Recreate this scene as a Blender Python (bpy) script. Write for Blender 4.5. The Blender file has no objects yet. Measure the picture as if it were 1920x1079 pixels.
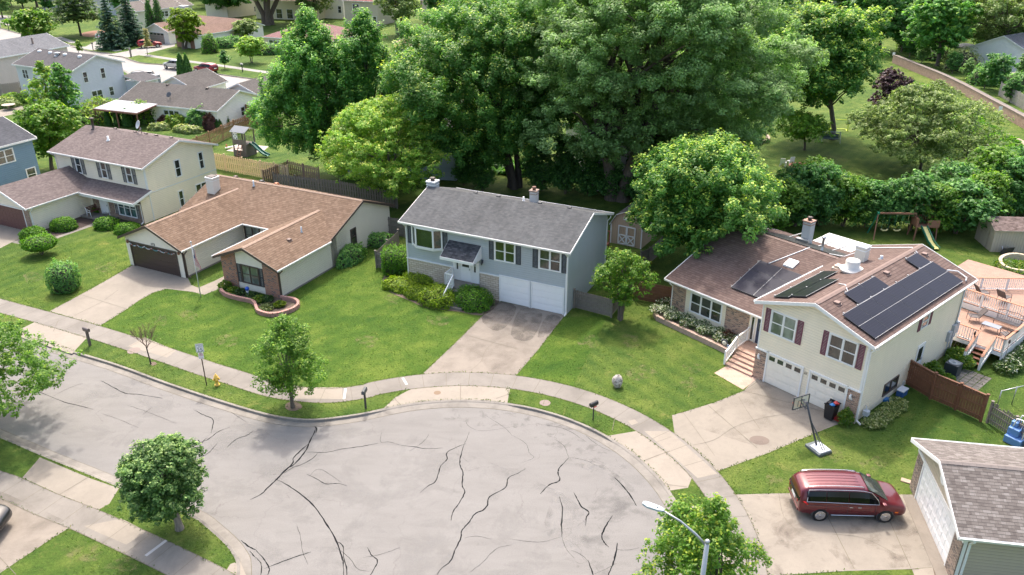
import bpy, math, random
import numpy as np
from mathutils import Vector, Matrix
from mathutils.geometry import delaunay_2d_cdt
PI = math.pi
R = math.radians
sc = bpy.context.scene
COL = sc.collection
# ------------------------------------------------------------------ camera
CAM_H = 26.9
PITCH = 25.38
FPX = 1515.0            # focal length in pixels of the 1920 wide photograph
cd = bpy.data.cameras.new('camera'); cam = bpy.data.objects.new('camera', cd); COL.objects.link(cam)
cam.location = (0, 0, CAM_H); cam.rotation_euler = (R(90 - PITCH), 0, 0)
cd.sensor_width = 36.0; cd.lens = FPX / 1920.0 * 36.0; cd.clip_start = 0.5; cd.clip_end = 3000
sc.camera = cam
# ------------------------------------------------------------------ light
SUN_EL, SUN_AZ = 58.0, 97.0      # degrees; azimuth counter-clockwise from +X
w = bpy.data.worlds.new("World"); sc.world = w; w.use_nodes = True
nt = w.node_tree; nt.nodes.clear()
sky = nt.nodes.new('ShaderNodeTexSky'); sky.sky_type = 'NISHITA'; sky.sun_disc = False
sky.sun_elevation = R(SUN_EL); sky.sun_rotation = R(90 - SUN_AZ)
sky.air_density = 1.2; sky.dust_density = 6.0; sky.ozone_density = 0.4
bg = nt.nodes.new('ShaderNodeBackground'); bg.inputs[1].default_value = 0.15
wo = nt.nodes.new('ShaderNodeOutputWorld')
nt.links.new(sky.outputs[0], bg.inputs[0]); nt.links.new(bg.outputs[0], wo.inputs[0])
sl = bpy.data.lights.new('sun', 'SUN'); sl.energy = 1.5; sl.angle = R(3.0); sl.color = (1.0, 0.95, 0.88)
so = bpy.data.objects.new('sun', sl); COL.objects.link(so)
sd = Vector((math.cos(R(SUN_EL)) * math.cos(R(SUN_AZ)), math.cos(R(SUN_EL)) * math.sin(R(SUN_AZ)), math.sin(R(SUN_EL))))
so.rotation_euler = (-sd).to_track_quat('-Z', 'Y').to_euler(); so.location = (0, 0, 80)
sc.view_settings.view_transform = 'Standard'; sc.view_settings.look = 'None'
sc.view_settings.exposure = 1.45; sc.view_settings.gamma = 1.0
sc.render.resolution_x = 1024; sc.render.resolution_y = 575
sc.cycles.max_bounces = 10; sc.cycles.diffuse_bounces = 5; sc.cycles.transmission_bounces = 10; sc.cycles.transparent_max_bounces = 8
# ------------------------------------------------------------------ survey: photo pixel -> metres on a level plane
_c, _s = math.cos(R(PITCH)), math.sin(R(PITCH))
def G(x, y, z=0.0):
    a = (x - 960.0) / FPX; b = -(y - 539.5) / FPX
    dy, dz = _c + b * _s, -_s + b * _c
    t = (z - CAM_H) / dz
    return Vector((a * t, dy * t, z))
def Gs(pts, z=0.0): return [G(x, y, z) for x, y in pts]
def hgt(x, y, p):
    "height of the photo pixel straight above ground point p"
    b = -(y - 539.5) / FPX
    return CAM_H + (-_s + b * _c) * p[1] / (_c + b * _s)
def srgb(r, g, b): 
    f = lambda c: (c/255/12.92) if c/255 <= .04045 else ((c/255+.055)/1.055)**2.4
    return (f(r), f(g), f(b), 1)
# ------------------------------------------------------------------ tagging
def tag(o, label=None, cat=None, group=None, kind=None):
    if label: o['label'] = label
    if cat: o['category'] = cat
    if group: o['group'] = group
    if kind: o['kind'] = kind
    return o
def empty(name, label, cat, loc=(0, 0, 0), rz=0.0, group=None):
    o = bpy.data.objects.new(name, None); COL.objects.link(o)
    o.location = loc; o.rotation_euler = (0, 0, rz); o.empty_display_size = .3
    return tag(o, label, cat, group)
def copy_tree(o, parent=None):
    c = o.copy(); COL.objects.link(c); c.parent = parent
    for ch in list(o.children): copy_tree(ch, c)
    return c
# ------------------------------------------------------------------ materials
MATS = {}
class N:
    "tiny node-graph writer"
    def __init__(s, name):
        s.m = bpy.data.materials.new(name); s.m.use_nodes = True; s.t = s.m.node_tree; s.t.nodes.clear()
        s.out = s.add('ShaderNodeOutputMaterial'); s.b = s.add('ShaderNodeBsdfPrincipled')
        s.t.links.new(s.b.outputs[0], s.out.inputs[0])
    def add(s, ty, **kw):
        n = s.t.nodes.new(ty)
        for k, v in kw.items():
            if k.startswith('i_'):
                k = k[2:]; k = int(k) if k.isdigit() else k.replace('_', ' ')
                s.set(n, k, v)
            else: setattr(n, k, v)
        return n
    def set(s, n, k, v):
        if isinstance(v, bpy.types.NodeSocket): s.t.links.new(v, n.inputs[k])
        else: n.inputs[k].default_value = v
    def co(s, kind='UV'): return s.add('ShaderNodeTexCoord').outputs[kind]
    def mapp(s, v, scale=(1, 1, 1), rot=(0, 0, 0), loc=(0, 0, 0)):
        return s.add('ShaderNodeMapping', i_Vector=v, i_Scale=scale, i_Rotation=rot, i_Location=loc).outputs[0]
    def noise(s, v, scale, detail=3, rough=.55, dist=0.0):
        return s.add('ShaderNodeTexNoise', i_Vector=v, i_Scale=scale, i_Detail=detail, i_Roughness=rough, i_Distortion=dist).outputs[0]
    def vor(s, v, scale, feature='F1', out=0):
        return s.add('ShaderNodeTexVoronoi', feature=feature, i_Vector=v, i_Scale=scale).outputs[out]
    def wave(s, v, scale, dist=0, prof='SAW', d='Y'):
        return s.add('ShaderNodeTexWave', wave_type='BANDS', bands_direction=d, wave_profile=prof, i_Vector=v, i_Scale=scale, i_Distortion=dist).outputs[1]
    def ramp(s, f, *stops):
        n = s.add('ShaderNodeValToRGB', i_0=f); e = n.color_ramp.elements
        while len(e) < len(stops): e.new(.5)
        for el, (p, c) in zip(e, stops):
            el.position = p; el.color = c if hasattr(c, '__len__') else (c, c, c, 1)
        return n.outputs[0]
    def mix(s, f, a, b, mode='MIX'):
        n = s.add('ShaderNodeMix', data_type='RGBA', blend_type=mode)
        s.set(n, 0, f); s.set(n, 6, a); s.set(n, 7, b); return n.outputs[2]
    def math(s, op, a, b=0.0, cl=False):
        n = s.add('ShaderNodeMath', operation=op, use_clamp=cl); s.set(n, 0, a); s.set(n, 1, b); return n.outputs[0]
    def bump(s, h, strength=.3, dist=.02):
        n = s.add('ShaderNodeBump', i_Strength=strength, i_Distance=dist, i_Height=h)
        s.t.links.new(n.outputs[0], s.b.inputs['Normal'])
    def fin(s, col, rough=.8, metal=0.0, spec=None):
        s.set(s.b, 'Base Color', col); s.set(s.b, 'Roughness', rough); s.set(s.b, 'Metallic', metal)
        if spec is not None: s.b.inputs['Specular IOR Level'].default_value = spec
        return s.m
def c4(c): return tuple(c) if len(c) == 4 else (c[0], c[1], c[2], 1)
def sc3(c, k): return (min(1, c[0] * k), min(1, c[1] * k), min(1, c[2] * k), 1)
def plain(name, col, rough=.5, metal=0.0, var=.08, scale=3.0, spec=None):
    if name in MATS: return MATS[name]
    n = N(name); v = n.co('Object'); f = n.noise(v, scale, 4)
    m = n.fin(n.mix(f, sc3(col, 1 - var), sc3(col, 1 + var)), rough, metal, spec); MATS[name] = m; return m
def siding(name, col, lap=.17, vertical=False, dirt=.1):
    n = N(name); uv = n.co('UV'); k = 1 / lap / 2 / PI * PI
    v = n.wave(uv, 1 / lap * .31416, d='X' if vertical else 'Y')      # wave scale: one band per lap
    edge = n.ramp(v, (0, 0.0), (.12, 1.0), (1, .82)) if not vertical else n.ramp(v, (0, 0.0), (.1, 1.0), (.9, 1), (1, 0))
    d = n.noise(n.mapp(uv, (1.0, .35, 1)), 1.2, 4)
    c = n.mix(d, sc3(col, 1 - dirt), sc3(col, 1 + dirt * .6))
    c = n.mix(n.math('MULTIPLY', n.math('SUBTRACT', 1.0, edge), .55), c, sc3(col, .5))  # contact shadow line at each lap, painted into the colour
    n.bump(edge, 1.0, .03); MATS[name] = n.fin(c, .55); return n.m
def brick(name, c1, c2, mortar, w_=.22, h_=.075, dark=None, ms=.011, bias=0.0):
    n = N(name); uv = n.co('UV')
    b = n.add('ShaderNodeTexBrick', i_Vector=uv, i_Color1=c4(c1), i_Color2=c4(c2), i_Mortar=c4(mortar), i_Scale=1.0, i_Mortar_Size=ms, i_Mortar_Smooth=.2, i_Bias=bias, i_Brick_Width=w_, i_Row_Height=h_)
    col = b.outputs[0]
    if dark is not None:
        wn = n.add('ShaderNodeTexWhiteNoise', noise_dimensions='3D', i_Vector=n.add('ShaderNodeVectorMath', operation='FLOOR', i_0=n.mapp(uv, (1 / w_, 1 / h_, 1))).outputs[0]).outputs[0]
        col = n.mix(n.math('MULTIPLY', n.ramp(wn, (.78, 0.0), (.8, 1.0)), n.math('SUBTRACT', 1.0, b.outputs[1])), col, c4(dark))
    nz = n.noise(uv, 1.3, 4); col = n.mix(nz, n.mix(1.0, col, (.8, .8, .8, 1), 'MULTIPLY'), col)
    n.bump(n.math('SUBTRACT', 1.0, b.outputs[1]), .6, .012)
    MATS[name] = n.fin(col, .85); return n.m
def shingle(name, ca, cb, cc, stain=(.5, .5), w_=.3, h_=.145, blotch=.25, lines=.5):
    "asphalt shingles: tabs of three tones in courses, weathering blotches"
    n = N(name); uv = n.co('UV')
    b = n.add('ShaderNodeTexBrick', i_Vector=uv, i_Color1=(0, 0, 0, 1), i_Color2=(1, 1, 1, 1), i_Mortar=(.5, .5, .5, 1), i_Scale=1.0, i_Mortar_Size=.008, i_Mortar_Smooth=.3, i_Bias=0.0, i_Brick_Width=w_, i_Row_Height=h_, offset=.5, offset_frequency=2, squash=1.0)
    r1 = n.add('ShaderNodeTexWhiteNoise', noise_dimensions='3D', i_Vector=n.add('ShaderNodeVectorMath', operation='FLOOR', i_0=n.mapp(uv, (1 / w_ * 1.37, 1 / h_, 1))).outputs[0]).outputs[0]
    tone = n.math('ADD', n.math('MULTIPLY', b.outputs[0], .5), n.math('MULTIPLY', r1, .5))
    col = n.ramp(tone, (.15, c4(ca)), (.5, c4(cb)), (.85, c4(cc)))
    bl = n.noise(n.mapp(uv, (.35, .22, 1)), 1.0, 6, .62)
    bl2 = n.noise(n.mapp(uv, (2.5, .25, 1)), 1.0, 4, .6)
    k = n.ramp(n.math('ADD', n.math('MULTIPLY', bl, .65), n.math('MULTIPLY', bl2, .35)), (.38, 1 - blotch), (.62, 1.0 + 0.0))
    col = n.mix(1.0, col, k, 'MULTIPLY')
    g = n.noise(uv, 60, 2, .7); col = n.mix(1.0, col, n.ramp(g, (.3, .82), (.7, 1.0)), 'MULTIPLY')
    row = n.wave(uv, 1 / h_ * .31416, d='Y')
    edge = n.ramp(row, (0, 0.0), (.16, 1.0), (1, .75))
    col = n.mix(n.math('MULTIPLY', n.math('SUBTRACT', 1.0, edge), lines), col, sc3(ca, .45))
    col = n.mix(n.math('MULTIPLY', b.outputs[1], lines), col, sc3(ca, .45))
    n.bump(n.math('ADD', edge, n.math('MULTIPLY', n.math('SUBTRACT', 1.0, b.outputs[1]), .4)), .7, .012)
    MATS[name] = n.fin(col, .95, spec=.2); return n.m
# ------------------------------------------------------------------ mesh builder
SPLIT = {'brick_facing', 'stone_base', 'corner_trim', 'wall_lamp', 'side_wing_wall', 'play_panel', 'foundation', 'fascia', 'door_light', 'flower_panel'}
class MB:
    def __init__(s, f=None): s.v = []; s.f = []; s.mi = []; s.fn = f; s.cur = 0; s.smooth = []; s.sm = False
    def P(s, p):
        p = Vector(p); s.v.append(s.fn(p) if s.fn else p); return len(s.v) - 1
    def face(s, pts, mi=None):
        s.f.append([s.P(p) for p in pts]); s.mi.append(s.cur if mi is None else mi); s.smooth.append(s.sm); return s
    def facei(s, idx, mi=None): s.f.append(list(idx)); s.mi.append(s.cur if mi is None else mi); s.smooth.append(s.sm)
    def box(s, a, b, mi=None):
        (x0, y0, z0), (x1, y1, z1) = a, b
        if x0 > x1: x0, x1 = x1, x0
        if y0 > y1: y0, y1 = y1, y0
        if z0 > z1: z0, z1 = z1, z0
        i = [s.P(p) for p in ((x0,y0,z0),(x1,y0,z0),(x1,y1,z0),(x0,y1,z0),(x0,y0,z1),(x1,y0,z1),(x1,y1,z1),(x0,y1,z1))]
        for q in ((3,2,1,0),(4,5,6,7),(0,1,5,4),(1,2,6,5),(2,3,7,6),(3,0,4,7)): s.facei([i[k] for k in q], mi)
        return s
    def prism(s, poly, d, mi=None):
        "extrude a polygon (3D points) by the vector d"
        d = Vector(d); a = [s.P(p) for p in poly]; b = [s.P(Vector(p) + d) for p in poly]; n = len(a)
        s.facei(a[::-1], mi); s.facei(b, mi)
        for i in range(n): s.facei((a[i], a[(i+1)%n], b[(i+1)%n], b[i]), mi)
        return s
    def bar(s, p, q, w_, h_=None, mi=None, up=(0, 0, 1)):
        p, q = Vector(p), Vector(q); h_ = w_ if h_ is None else h_; d = (q - p).normalized(); u = Vector(up)
        if abs(d.dot(u)) > .95: u = Vector((1, 0, 0))
        x = d.cross(u).normalized(); y = x.cross(d).normalized()
        return s.prism([p + x*sx*w_/2 + y*sy*h_/2 for sx, sy in ((-1,-1),(1,-1),(1,1),(-1,1))], q - p, mi)
    def tube(s, pts, rad, n=8, mi=None, caps=True):
        pts = [Vector(p) for p in pts]; rad = rad if hasattr(rad, '__len__') else [rad] * len(pts)
        rings = []; x = None
        for k, p in enumerate(pts):
            d = (pts[min(k+1, len(pts)-1)] - pts[max(k-1, 0)]).normalized()
            if x is None:
                u = Vector((0, 0, 1)) if abs(d.z) < .9 else Vector((1, 0, 0)); x = d.cross(u).normalized()
            x = (x - d * x.dot(d)).normalized(); y = d.cross(x)
            rings.append([s.P(p + (x*math.cos(2*PI*j/n) + y*math.sin(2*PI*j/n)) * rad[k]) for j in range(n)])
        sm = s.sm; s.sm = n > 5
        for a, b in zip(rings, rings[1:]):
            for j in range(n): s.facei((a[j], a[(j+1)%n], b[(j+1)%n], b[j]), mi)
        s.sm = False
        if caps: s.facei(rings[0][::-1], mi); s.facei(rings[-1], mi)
        s.sm = sm; return s
    def lathe(s, prof, c=(0, 0, 0), n=16, mi=None):
        "prof = [(radius, z)...]"
        c = Vector(c); rings = [[s.P(c + Vector((r*math.cos(2*PI*j/n), r*math.sin(2*PI*j/n), z))) for j in range(n)] for r, z in prof]
        sm = s.sm; s.sm = True
        for a, b in zip(rings, rings[1:]):
            for j in range(n): s.facei((a[j], a[(j+1)%n], b[(j+1)%n], b[j]), mi)
        s.sm = False; s.facei(rings[0][::-1], mi); s.facei(rings[-1], mi); s.sm = sm
        return s
    def strip(s, a, b, mi=None):
        for i in range(len(a) - 1): s.face((a[i], a[i+1], b[i+1], b[i]), mi)
        return s
    def islands(s):
        par = list(range(len(s.v)))
        def find(a):
            while par[a] != a: par[a] = par[par[a]]; a = par[a]
            return a
        for f in s.f:
            for i in f[1:]: par[find(i)] = find(f[0])
        out = {}
        for k, f in enumerate(s.f): out.setdefault(find(f[0]), []).append(k)
        return list(out.values())
    def build(s, name, mats, parent=None, bevel=0.0, uvs=None):
        if name in SPLIT and not getattr(s, 'whole', False):
            isl = s.islands()
            if len(isl) > 1:
                for ks in isl:
                    q = MB(); q.whole = True; mp = {}
                    for k in ks:
                        for i in s.f[k]:
                            if i not in mp: mp[i] = len(q.v); q.v.append(s.v[i])
                        q.f.append([mp[i] for i in s.f[k]]); q.mi.append(s.mi[k]); q.smooth.append(s.smooth[k])
                    o = q.build(name, mats, parent, bevel)
                return o
        me = bpy.data.meshes.new(name)
        mats = mats if isinstance(mats, (list, tuple)) else [mats]
        me.from_pydata([tuple(v) for v in s.v], [], s.f)
        for m in mats: me.materials.append(m)
        me.polygons.foreach_set('material_index', s.mi); me.polygons.foreach_set('use_smooth', s.smooth)
        uv = me.uv_layers.new(name='UVMap'); vs = me.vertices
        for p in me.polygons:                      # box projection in metres: u level, v up the slope
            nrm = p.normal
            if abs(nrm.z) > .985: ax = Vector((1, 0, 0)); ay = Vector((0, 1, 0))
            else:
                ax = Vector((-nrm.y, nrm.x, 0)).normalized(); ay = nrm.cross(ax)
                if ay.z < 0: ay = -ay
                if (ax.x + ax.y * .01) < 0: ax = -ax
            for li in p.loop_indices:
                co = vs[me.loops[li].vertex_index].co; uv.data[li].uv = (co.dot(ax), co.dot(ay))
        me.update()
        o = bpy.data.objects.new(name, me); COL.objects.link(o); o.parent = parent
        if bevel:
            md = o.modifiers.new('bevel', 'BEVEL'); md.width = bevel; md.segments = 2; md.limit_method = 'ANGLE'
        return o
def catmull(pts, n=6, closed=False):
    pts = [Vector(p) for p in pts]; out = []; L = len(pts)
    for i in range(L if closed else L - 1):
        g = (lambda k: pts[k % L]) if closed else (lambda k: pts[max(0, min(L-1, k))])
        p0, p1, p2, p3 = g(i-1), g(i), g(i+1), g(i+2)
        for k in range(n):
            t = k / n
            out.append(.5*((2*p1)+(p2-p0)*t+(2*p0-5*p1+4*p2-p3)*t*t+(3*p1-p0-3*p2+p3)*t**3))
    if not closed: out.append(pts[-1])
    return out
def offset(pts, d, closed=False):
    "shift a level polyline to its left by d"
    out = []; L = len(pts)
    for i in range(L):
        a = pts[(i-1) % L] if closed else pts[max(0, i-1)]; b = pts[(i+1) % L] if closed else pts[min(L-1, i+1)]
        t = (b - a); t.z = 0; t.normalize(); out.append(pts[i] + Vector((-t.y, t.x, 0)) * (d[i] if hasattr(d, '__len__') else d))
    return out
# ================================================================== SETTING: ground, road, kerb, walks, drives
def grass_mat(name='grass', k=(1, 1, 1), dryk=.5, rot=40, stripe=.18):
    n = N(name); g = n.co('Object')
    big = n.noise(g, .09, 4, .6, .6); mid = n.noise(g, .55, 5, .65); fine = n.noise(g, 7.0, 4, .75)
    dry = n.noise(g, .8, 4, .7, 1.0)
    f = n.math('ADD', n.math('MULTIPLY', big, .45), n.math('MULTIPLY', mid, .55))
    col = n.ramp(f, (.38, (.038, .088, .014, 1)), (.5, (.070, .122, .020, 1)), (.6, (.128, .17, .036, 1)))
    mow = n.wave(n.mapp(g, (1, 1, 1), (0, 0, R(rot))), .26, 1.2, 'SIN', 'X')
    col = n.mix(n.math('MULTIPLY', mow, stripe), col, (.15, .21, .035, 1))
    col = n.mix(n.math('MULTIPLY', n.ramp(dry, (.6, 0.0), (.74, 1.0)), dryk), col, (.26, .24, .08, 1))
    col = n.mix(1.0, col, n.ramp(fine, (.3, .68), (.7, 1.22)), 'MULTIPLY')
    col = n.mix(1.0, col, (k[0], k[1], k[2], 1), 'MULTIPLY'); vf = n.noise(g, 30, 2, .8); col = n.mix(1.0, col, n.ramp(vf, (.3, .8), (.7, 1.15)), 'MULTIPLY')
    n.bump(n.math('ADD', fine, n.math('MULTIPLY', vf, .5)), 1.0, .09)
    return n.fin(col, .9, spec=.15)
def asphalt_mat():
    n = N('asphalt'); g = n.co('Object')
    a = n.noise(g, .12, 5, .6, .4); b = n.noise(n.mapp(g, (1, 3.2, 1), (0, 0, R(24))), .5, 5, .6, .6); f = n.noise(g, 22, 3, .8); ff = n.vor(g, 60)
    t = n.math('ADD', n.math('MULTIPLY', a, .5), n.math('MULTIPLY', b, .5))
    col = n.ramp(t, (.34, (.160, .152, .144, 1)), (.5, (.186, .177, .168, 1)), (.66, (.202, .193, .184, 1)))
    st = n.noise(g, 1.6, 5, .7, .3); col = n.mix(n.math('MULTIPLY', n.ramp(st, (.58, 0.0), (.75, 1.0)), .35), col, (.13, .125, .12, 1))
    col = n.mix(1.0, col, n.ramp(f, (.3, .80), (.7, 1.16)), 'MULTIPLY')
    # hairline cracks
    wv = n.add('ShaderNodeVectorMath', operation='ADD', i_0=g, i_1=n.mix(1.0, n.add('ShaderNodeTexNoise', i_Vector=g, i_Scale=.9, i_Detail=4.0).outputs[1], (1.6, 1.6, 1.6, 1), 'MULTIPLY')).outputs[0]
    cr = n.vor(wv, .22, 'DISTANCE_TO_EDGE'); msk = n.ramp(n.noise(g, .2, 2), (.43, 0.0), (.56, 1.0))
    col = n.mix(n.math('MULTIPLY', n.math('MULTIPLY', n.ramp(cr, (0.0, 1.0), (.005, 0.0)), msk), .6), col, (.11, .1, .095, 1))
    n.bump(n.math('ADD', f, ff), .35, .006)
    return n.fin(col, .9, spec=.25)
def concrete_mat(name, col, stain=.22, sscale=.5, slab=None):
    n = N(name); g = n.co('Object')
    a = n.noise(g, sscale, 6, .68, .5); b = n.noise(g, 3.0, 5, .7); f = n.noise(g, 35, 3, .8)
    c = n.mix(n.ramp(a, (.36, 1.0), (.58, 0.0)), c4(col), sc3(col, 1 - stain))
    c = n.mix(n.math('MULTIPLY', n.ramp(b, (.5, 0.0), (.75, 1.0)), .4), c, sc3(col, .72))
    c = n.mix(1.0, c, n.ramp(f, (.3, .88), (.7, 1.07)), 'MULTIPLY')
    n.bump(f, .3, .004); MATS[name] = n.fin(c, .85, spec=.3); return n.m
M_GRASS = grass_mat(); M_GRASS2 = grass_mat('lawn_green', (.93, 1.02, .75), .35, 50, .12); M_GRASS3 = grass_mat('lawn_yellowish', (1.12, 1.06, 1.1), .5, -35, .25); M_GRASS4 = grass_mat('lawn_left', (1.02, 1.03, .85), .45, 30, .2); M_ASPH = asphalt_mat()
M_WALK = concrete_mat('walk_concrete', (.215, .195, .172), .25, .35)
M_DRIVE = concrete_mat('drive_concrete', (.25, .22, .183), .14, .4)
M_OLD = concrete_mat('old_drive_concrete', (.235, .203, .170), .25, .3)
M_KERB = concrete_mat('kerb_concrete', (.232, .212, .187), .3, .8)
M_APRON = concrete_mat('apron_concrete', (.27, .236, .196), .10, .5)
M_TAR = plain('tar', (.012, .0125, .014, 1), .95, spec=.05)
M_JOINT = plain('joint', (.13, .115, .085, 1), .9, var=.4, scale=5)
M_SOIL = plain('soil', (.13, .095, .07, 1), .95, var=.45, scale=6)
M_MULCH = plain('dark_mulch', (.045, .03, .026, 1), .95, var=.6, scale=25)
M_PATCH = concrete_mat('dark_patch', (.088, .091, .096), .3, .9)
def struct(name, mb, mat): return tag(mb.build(name, mat), kind='structure')
# --- road outline (back of kerb), from the photograph, the turning circle fitted as a circle
CC = Vector((-3.06, 29.47, 0)); CR = 11.52
nor = [Vector(p + (0,)) for p in ((-330,178.0),(-120,86.5),(-80,69.0),(-60,60.2),(-38.97,51.2),(-28.2,46.4),(-24.96,44.85),(-22.02,43.25),(-18.99,41.7),(-16.5,40.5),(-14.7,39.7),(-13.4,39.25),(-12.2,39.02),(-11.2,39.02),(-10.0,39.25),(-8.74,39.6))]
arc = [CC + Vector((math.cos(R(a)), math.sin(R(a)), 0)) * CR for a in range(112, -128, -6)]
sou = [Vector(p + (0,)) for p in ((-10.9,21.3),(-11.5,22.8),(-11.95,24.6),(-12.12,26.3),(-12.45,27.6),(-12.83,28.22),(-13.42,28.9),(-14.49,29.87),(-15.44,30.61),(-17.3,31.6),(-20.17,32.95),(-21.99,33.85),(-25.5,35.56),(-28.6,37.15),(-40,42.9),(-60,52.1),(-80,60.7),(-120,78),(-330,169.5))]
road_loop = catmull(nor, 4) + arc + catmull(sou, 4)
SKEW = road_loop
HOLES = [road_loop]
# far street beyond the back yards (photo survey of its kerbs)
far_n = Gs([(-260,-10),(-60,38),(0,52),(35,62),(80,72),(130,83),(165,95),(215,101),(262,117),(310,121),(360,131),(420,140),(500,151),(600,165),(720,184)])
far_s = Gs([(720,212),(600,190),(520,182),(440,168),(350,158),(258,152),(225,130),(150,112),(100,100),(40,88),(0,79),(-60,66),(-260,20)])
far_loop = catmull(far_n, 3) + catmull(far_s, 3)
HOLES.append(far_loop)
def dedupe(l):
    o = []
    for p in l:
        if not o or (p - o[-1]).length > .02: o.append(p)
    if (o[0] - o[-1]).length < .02: o.pop()
    return o
HOLES = [dedupe(h) for h in HOLES]
def sheet_with_holes(outer, holes, z):
    vs = [p.to_2d() for p in outer]; ed = [(i, (i+1) % len(outer)) for i in range(len(outer))]
    for h in holes:
        b = len(vs); vs += [p.to_2d() for p in h]; ed += [(b+i, b+(i+1) % len(h)) for i in range(len(h))]
    ov, oe, of, *_ = delaunay_2d_cdt(vs, ed, [], 0, 1e-4)
    def inside(p, poly):
        c = False; n = len(poly); j = n - 1
        for i in range(n):
            a, b = poly[i], poly[j]
            if (a.y > p.y) != (b.y > p.y) and p.x < (b.x - a.x) * (p.y - a.y) / (b.y - a.y) + a.x: c = not c
            j = i
        return c
    m = MB()
    for v in ov: m.P((v.x, v.y, z))
    for f in of:
        c = sum((ov[i] for i in f), Vector((0, 0))) / len(f)
        if any(inside(c, h) for h in holes): continue
        if len(f) > 2: m.facei(f)
    return m
OUT = [Vector((x, y, 0)) for x, y in ((-900, -60), (900, -60), (900, 1500), (-900, 1500))]
m = sheet_with_holes(OUT, HOLES, 0.0); me_dummy = None
gr = struct('ground', m, M_GRASS)
def poly_sheet(name, pts, z, mat):
    vs = [p.to_2d() for p in pts]; ov, oe, of, *_ = delaunay_2d_cdt(vs, [(i, (i+1) % len(vs)) for i in range(len(vs))], [], 1, 1e-4)
    m = MB()
    for v in ov: m.P((v.x, v.y, z))
    for f in of: m.facei(f)
    return struct(name, m, mat)
poly_sheet('road', HOLES[0], -.135, M_ASPH)
M_FAR = concrete_mat('far_road_concrete', (.30, .285, .268), .2, .15)
poly_sheet('far_road', HOLES[1], -.135, M_FAR)
# --- kerb and gutter: swept profile, dropped where a drive crosses
def lowered(p):
    "0 = full kerb, 1 = dropped kerb"
    zones = [(Vector((-4.0, 40.8, 0)), 4.3), (Vector((7.3, 34.0, 0)), 3.6), (Vector((-32.5, 48.3, 0)), 3.4), (Vector((-23.2, 34.3, 0)), 3.2), (Vector((8.4, 28.3, 0)), 3.2), (Vector((-44.5, 53.8, 0)), 3.3), (Vector((-11.9, 25.3, 0)), 1.0)]
    k = 0
    for c, r in zones: k = max(k, min(1, max(0, (r - (p - c).length) / .5 + .5)))
    return k
def kerb(name, line, inward):
    prof_f = [(0.0, .002), (.13, .02), (.17, .012), (.2, -.115), (.62, -.128), (.62, -.15)]
    prof_d = [(0.0, .006), (.13, -.02), (.17, -.04), (.2, -.06), (.62, -.125), (.62, -.15)]
    m = MB(); rows = []
    for j in range(len(prof_f)):
        o = offset(line, inward * prof_f[j][0]); rows.append([Vector((p.x, p.y, (1-k) * prof_f[j][1] + k * prof_d[j][1])) for p, k in zip(o, [lowered(q) for q in line])])
    for a, b in zip(rows, rows[1:]): m.strip(a, b)
    return struct(name, m, M_KERB)
main_line = dedupe(catmull(nor, 5) + [CC + Vector((math.cos(R(a)), math.sin(R(a)), 0)) * CR for a in range(112, -128, -3)] + catmull(sou, 6))
kerb('kerb', main_line, -1.0)
kerb('far_kerb', dedupe(catmull(far_n, 3)), -1.0)
kerb('far_kerb', dedupe(catmull(far_s, 3)), -1.0)
# joint line between gutter and asphalt, and kerb joints
def ribbon(m, line, w_, z, wig=0.0, rnd=None, taper=False):
    L = len(line); ws = [w_ * (1 if not taper else min(1, .35 + 3 * min(i, L-1-i) / L)) * (1 + (rnd.uniform(-wig, wig) if rnd else 0)) for i in range(L)]
    a = offset(line, [x/2 for x in ws]); b = offset(line, [-x/2 for x in ws])
    m.strip([Vector((p.x, p.y, z)) for p in b], [Vector((p.x, p.y, z)) for p in a])
rnd = random.Random(5)
m = MB(); ribbon(m, offset(main_line, -.635), .035, -.1305, .5, rnd)
struct('gutter_joint', m, M_JOINT)
# --- sidewalks
walk_o = [Vector(p + (0,)) for p in ((-330,186.0),(-120,92.0),(-80,74.0),(-60,64.6),(-45,57.7),(-37.61,54.25),(-33.82,52.55),(-29.09,50.35),(-23.75,47.65),(-19.34,45.3),(-16.85,44.05),(-14.7,42.95),(-12.89,42.38),(-10.85,42.2),(-8.83,42.75))]
walk_o = catmull(walk_o, 4)[:-1] + [CC + Vector((math.cos(R(a)), math.sin(R(a)), 0)) * 14.62 for a in range(114, -70, -3)]
def walk(name, outer, width, z=.0095, mat=M_WALK, inward=-1):
    inner = offset(outer, inward * width); m = MB()
    m.strip([Vector((p.x, p.y, z)) for p in inner], [Vector((p.x, p.y, z)) for p in outer])
    return struct(name, m, mat), inner
wk, walk_i = walk('sidewalk', walk_o, 1.55)
south_o = catmull(Gs([(-700,610),(-300,765),(-90,850),(0,883),(40,897),(110,928),(185,957),(275,997),(350,1032),(428,1071),(520,1125)]), 5)
ws, south_i = walk('sidewalk', south_o, 1.5)
# joints every 1.5 m, some pale replacement slabs
def joints(name, outer, inner, step, z, mat, w_=.025, first=0.0):
    m = MB(); d = first; last = outer[0]
    for i in range(1, len(outer)):
        seg = (outer[i] - outer[i-1]).length; d += seg
        while d > step:
            d -= step; t = 1 - d / seg; a = outer[i-1].lerp(outer[i], t); b = inner[i-1].lerp(inner[i], t)
            if -60 < a.x < 60: ribbon(m, [a, b], w_, z)
    ribbon(m, outer, w_ * 1.4, z); ribbon(m, inner, w_ * 1.6, z)
    return struct(name, m, mat)
joints('walk_joint', walk_o, walk_i, 1.52, .0135, M_JOINT)
joints('walk_joint', south_o, south_i, 1.52, .0135, M_JOINT)
_zz = [.0035]
def sheet(name, px, mat, z=None, n=0, world=False):
    if z is None: _zz[0] += .00015; z = _zz[0]
    pts = px if world else Gs(px)
    if n: pts = catmull(pts, n, True)
    return poly_sheet(name, dedupe([Vector((p.x, p.y, 0)) for p in pts]), z, mat)
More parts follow.
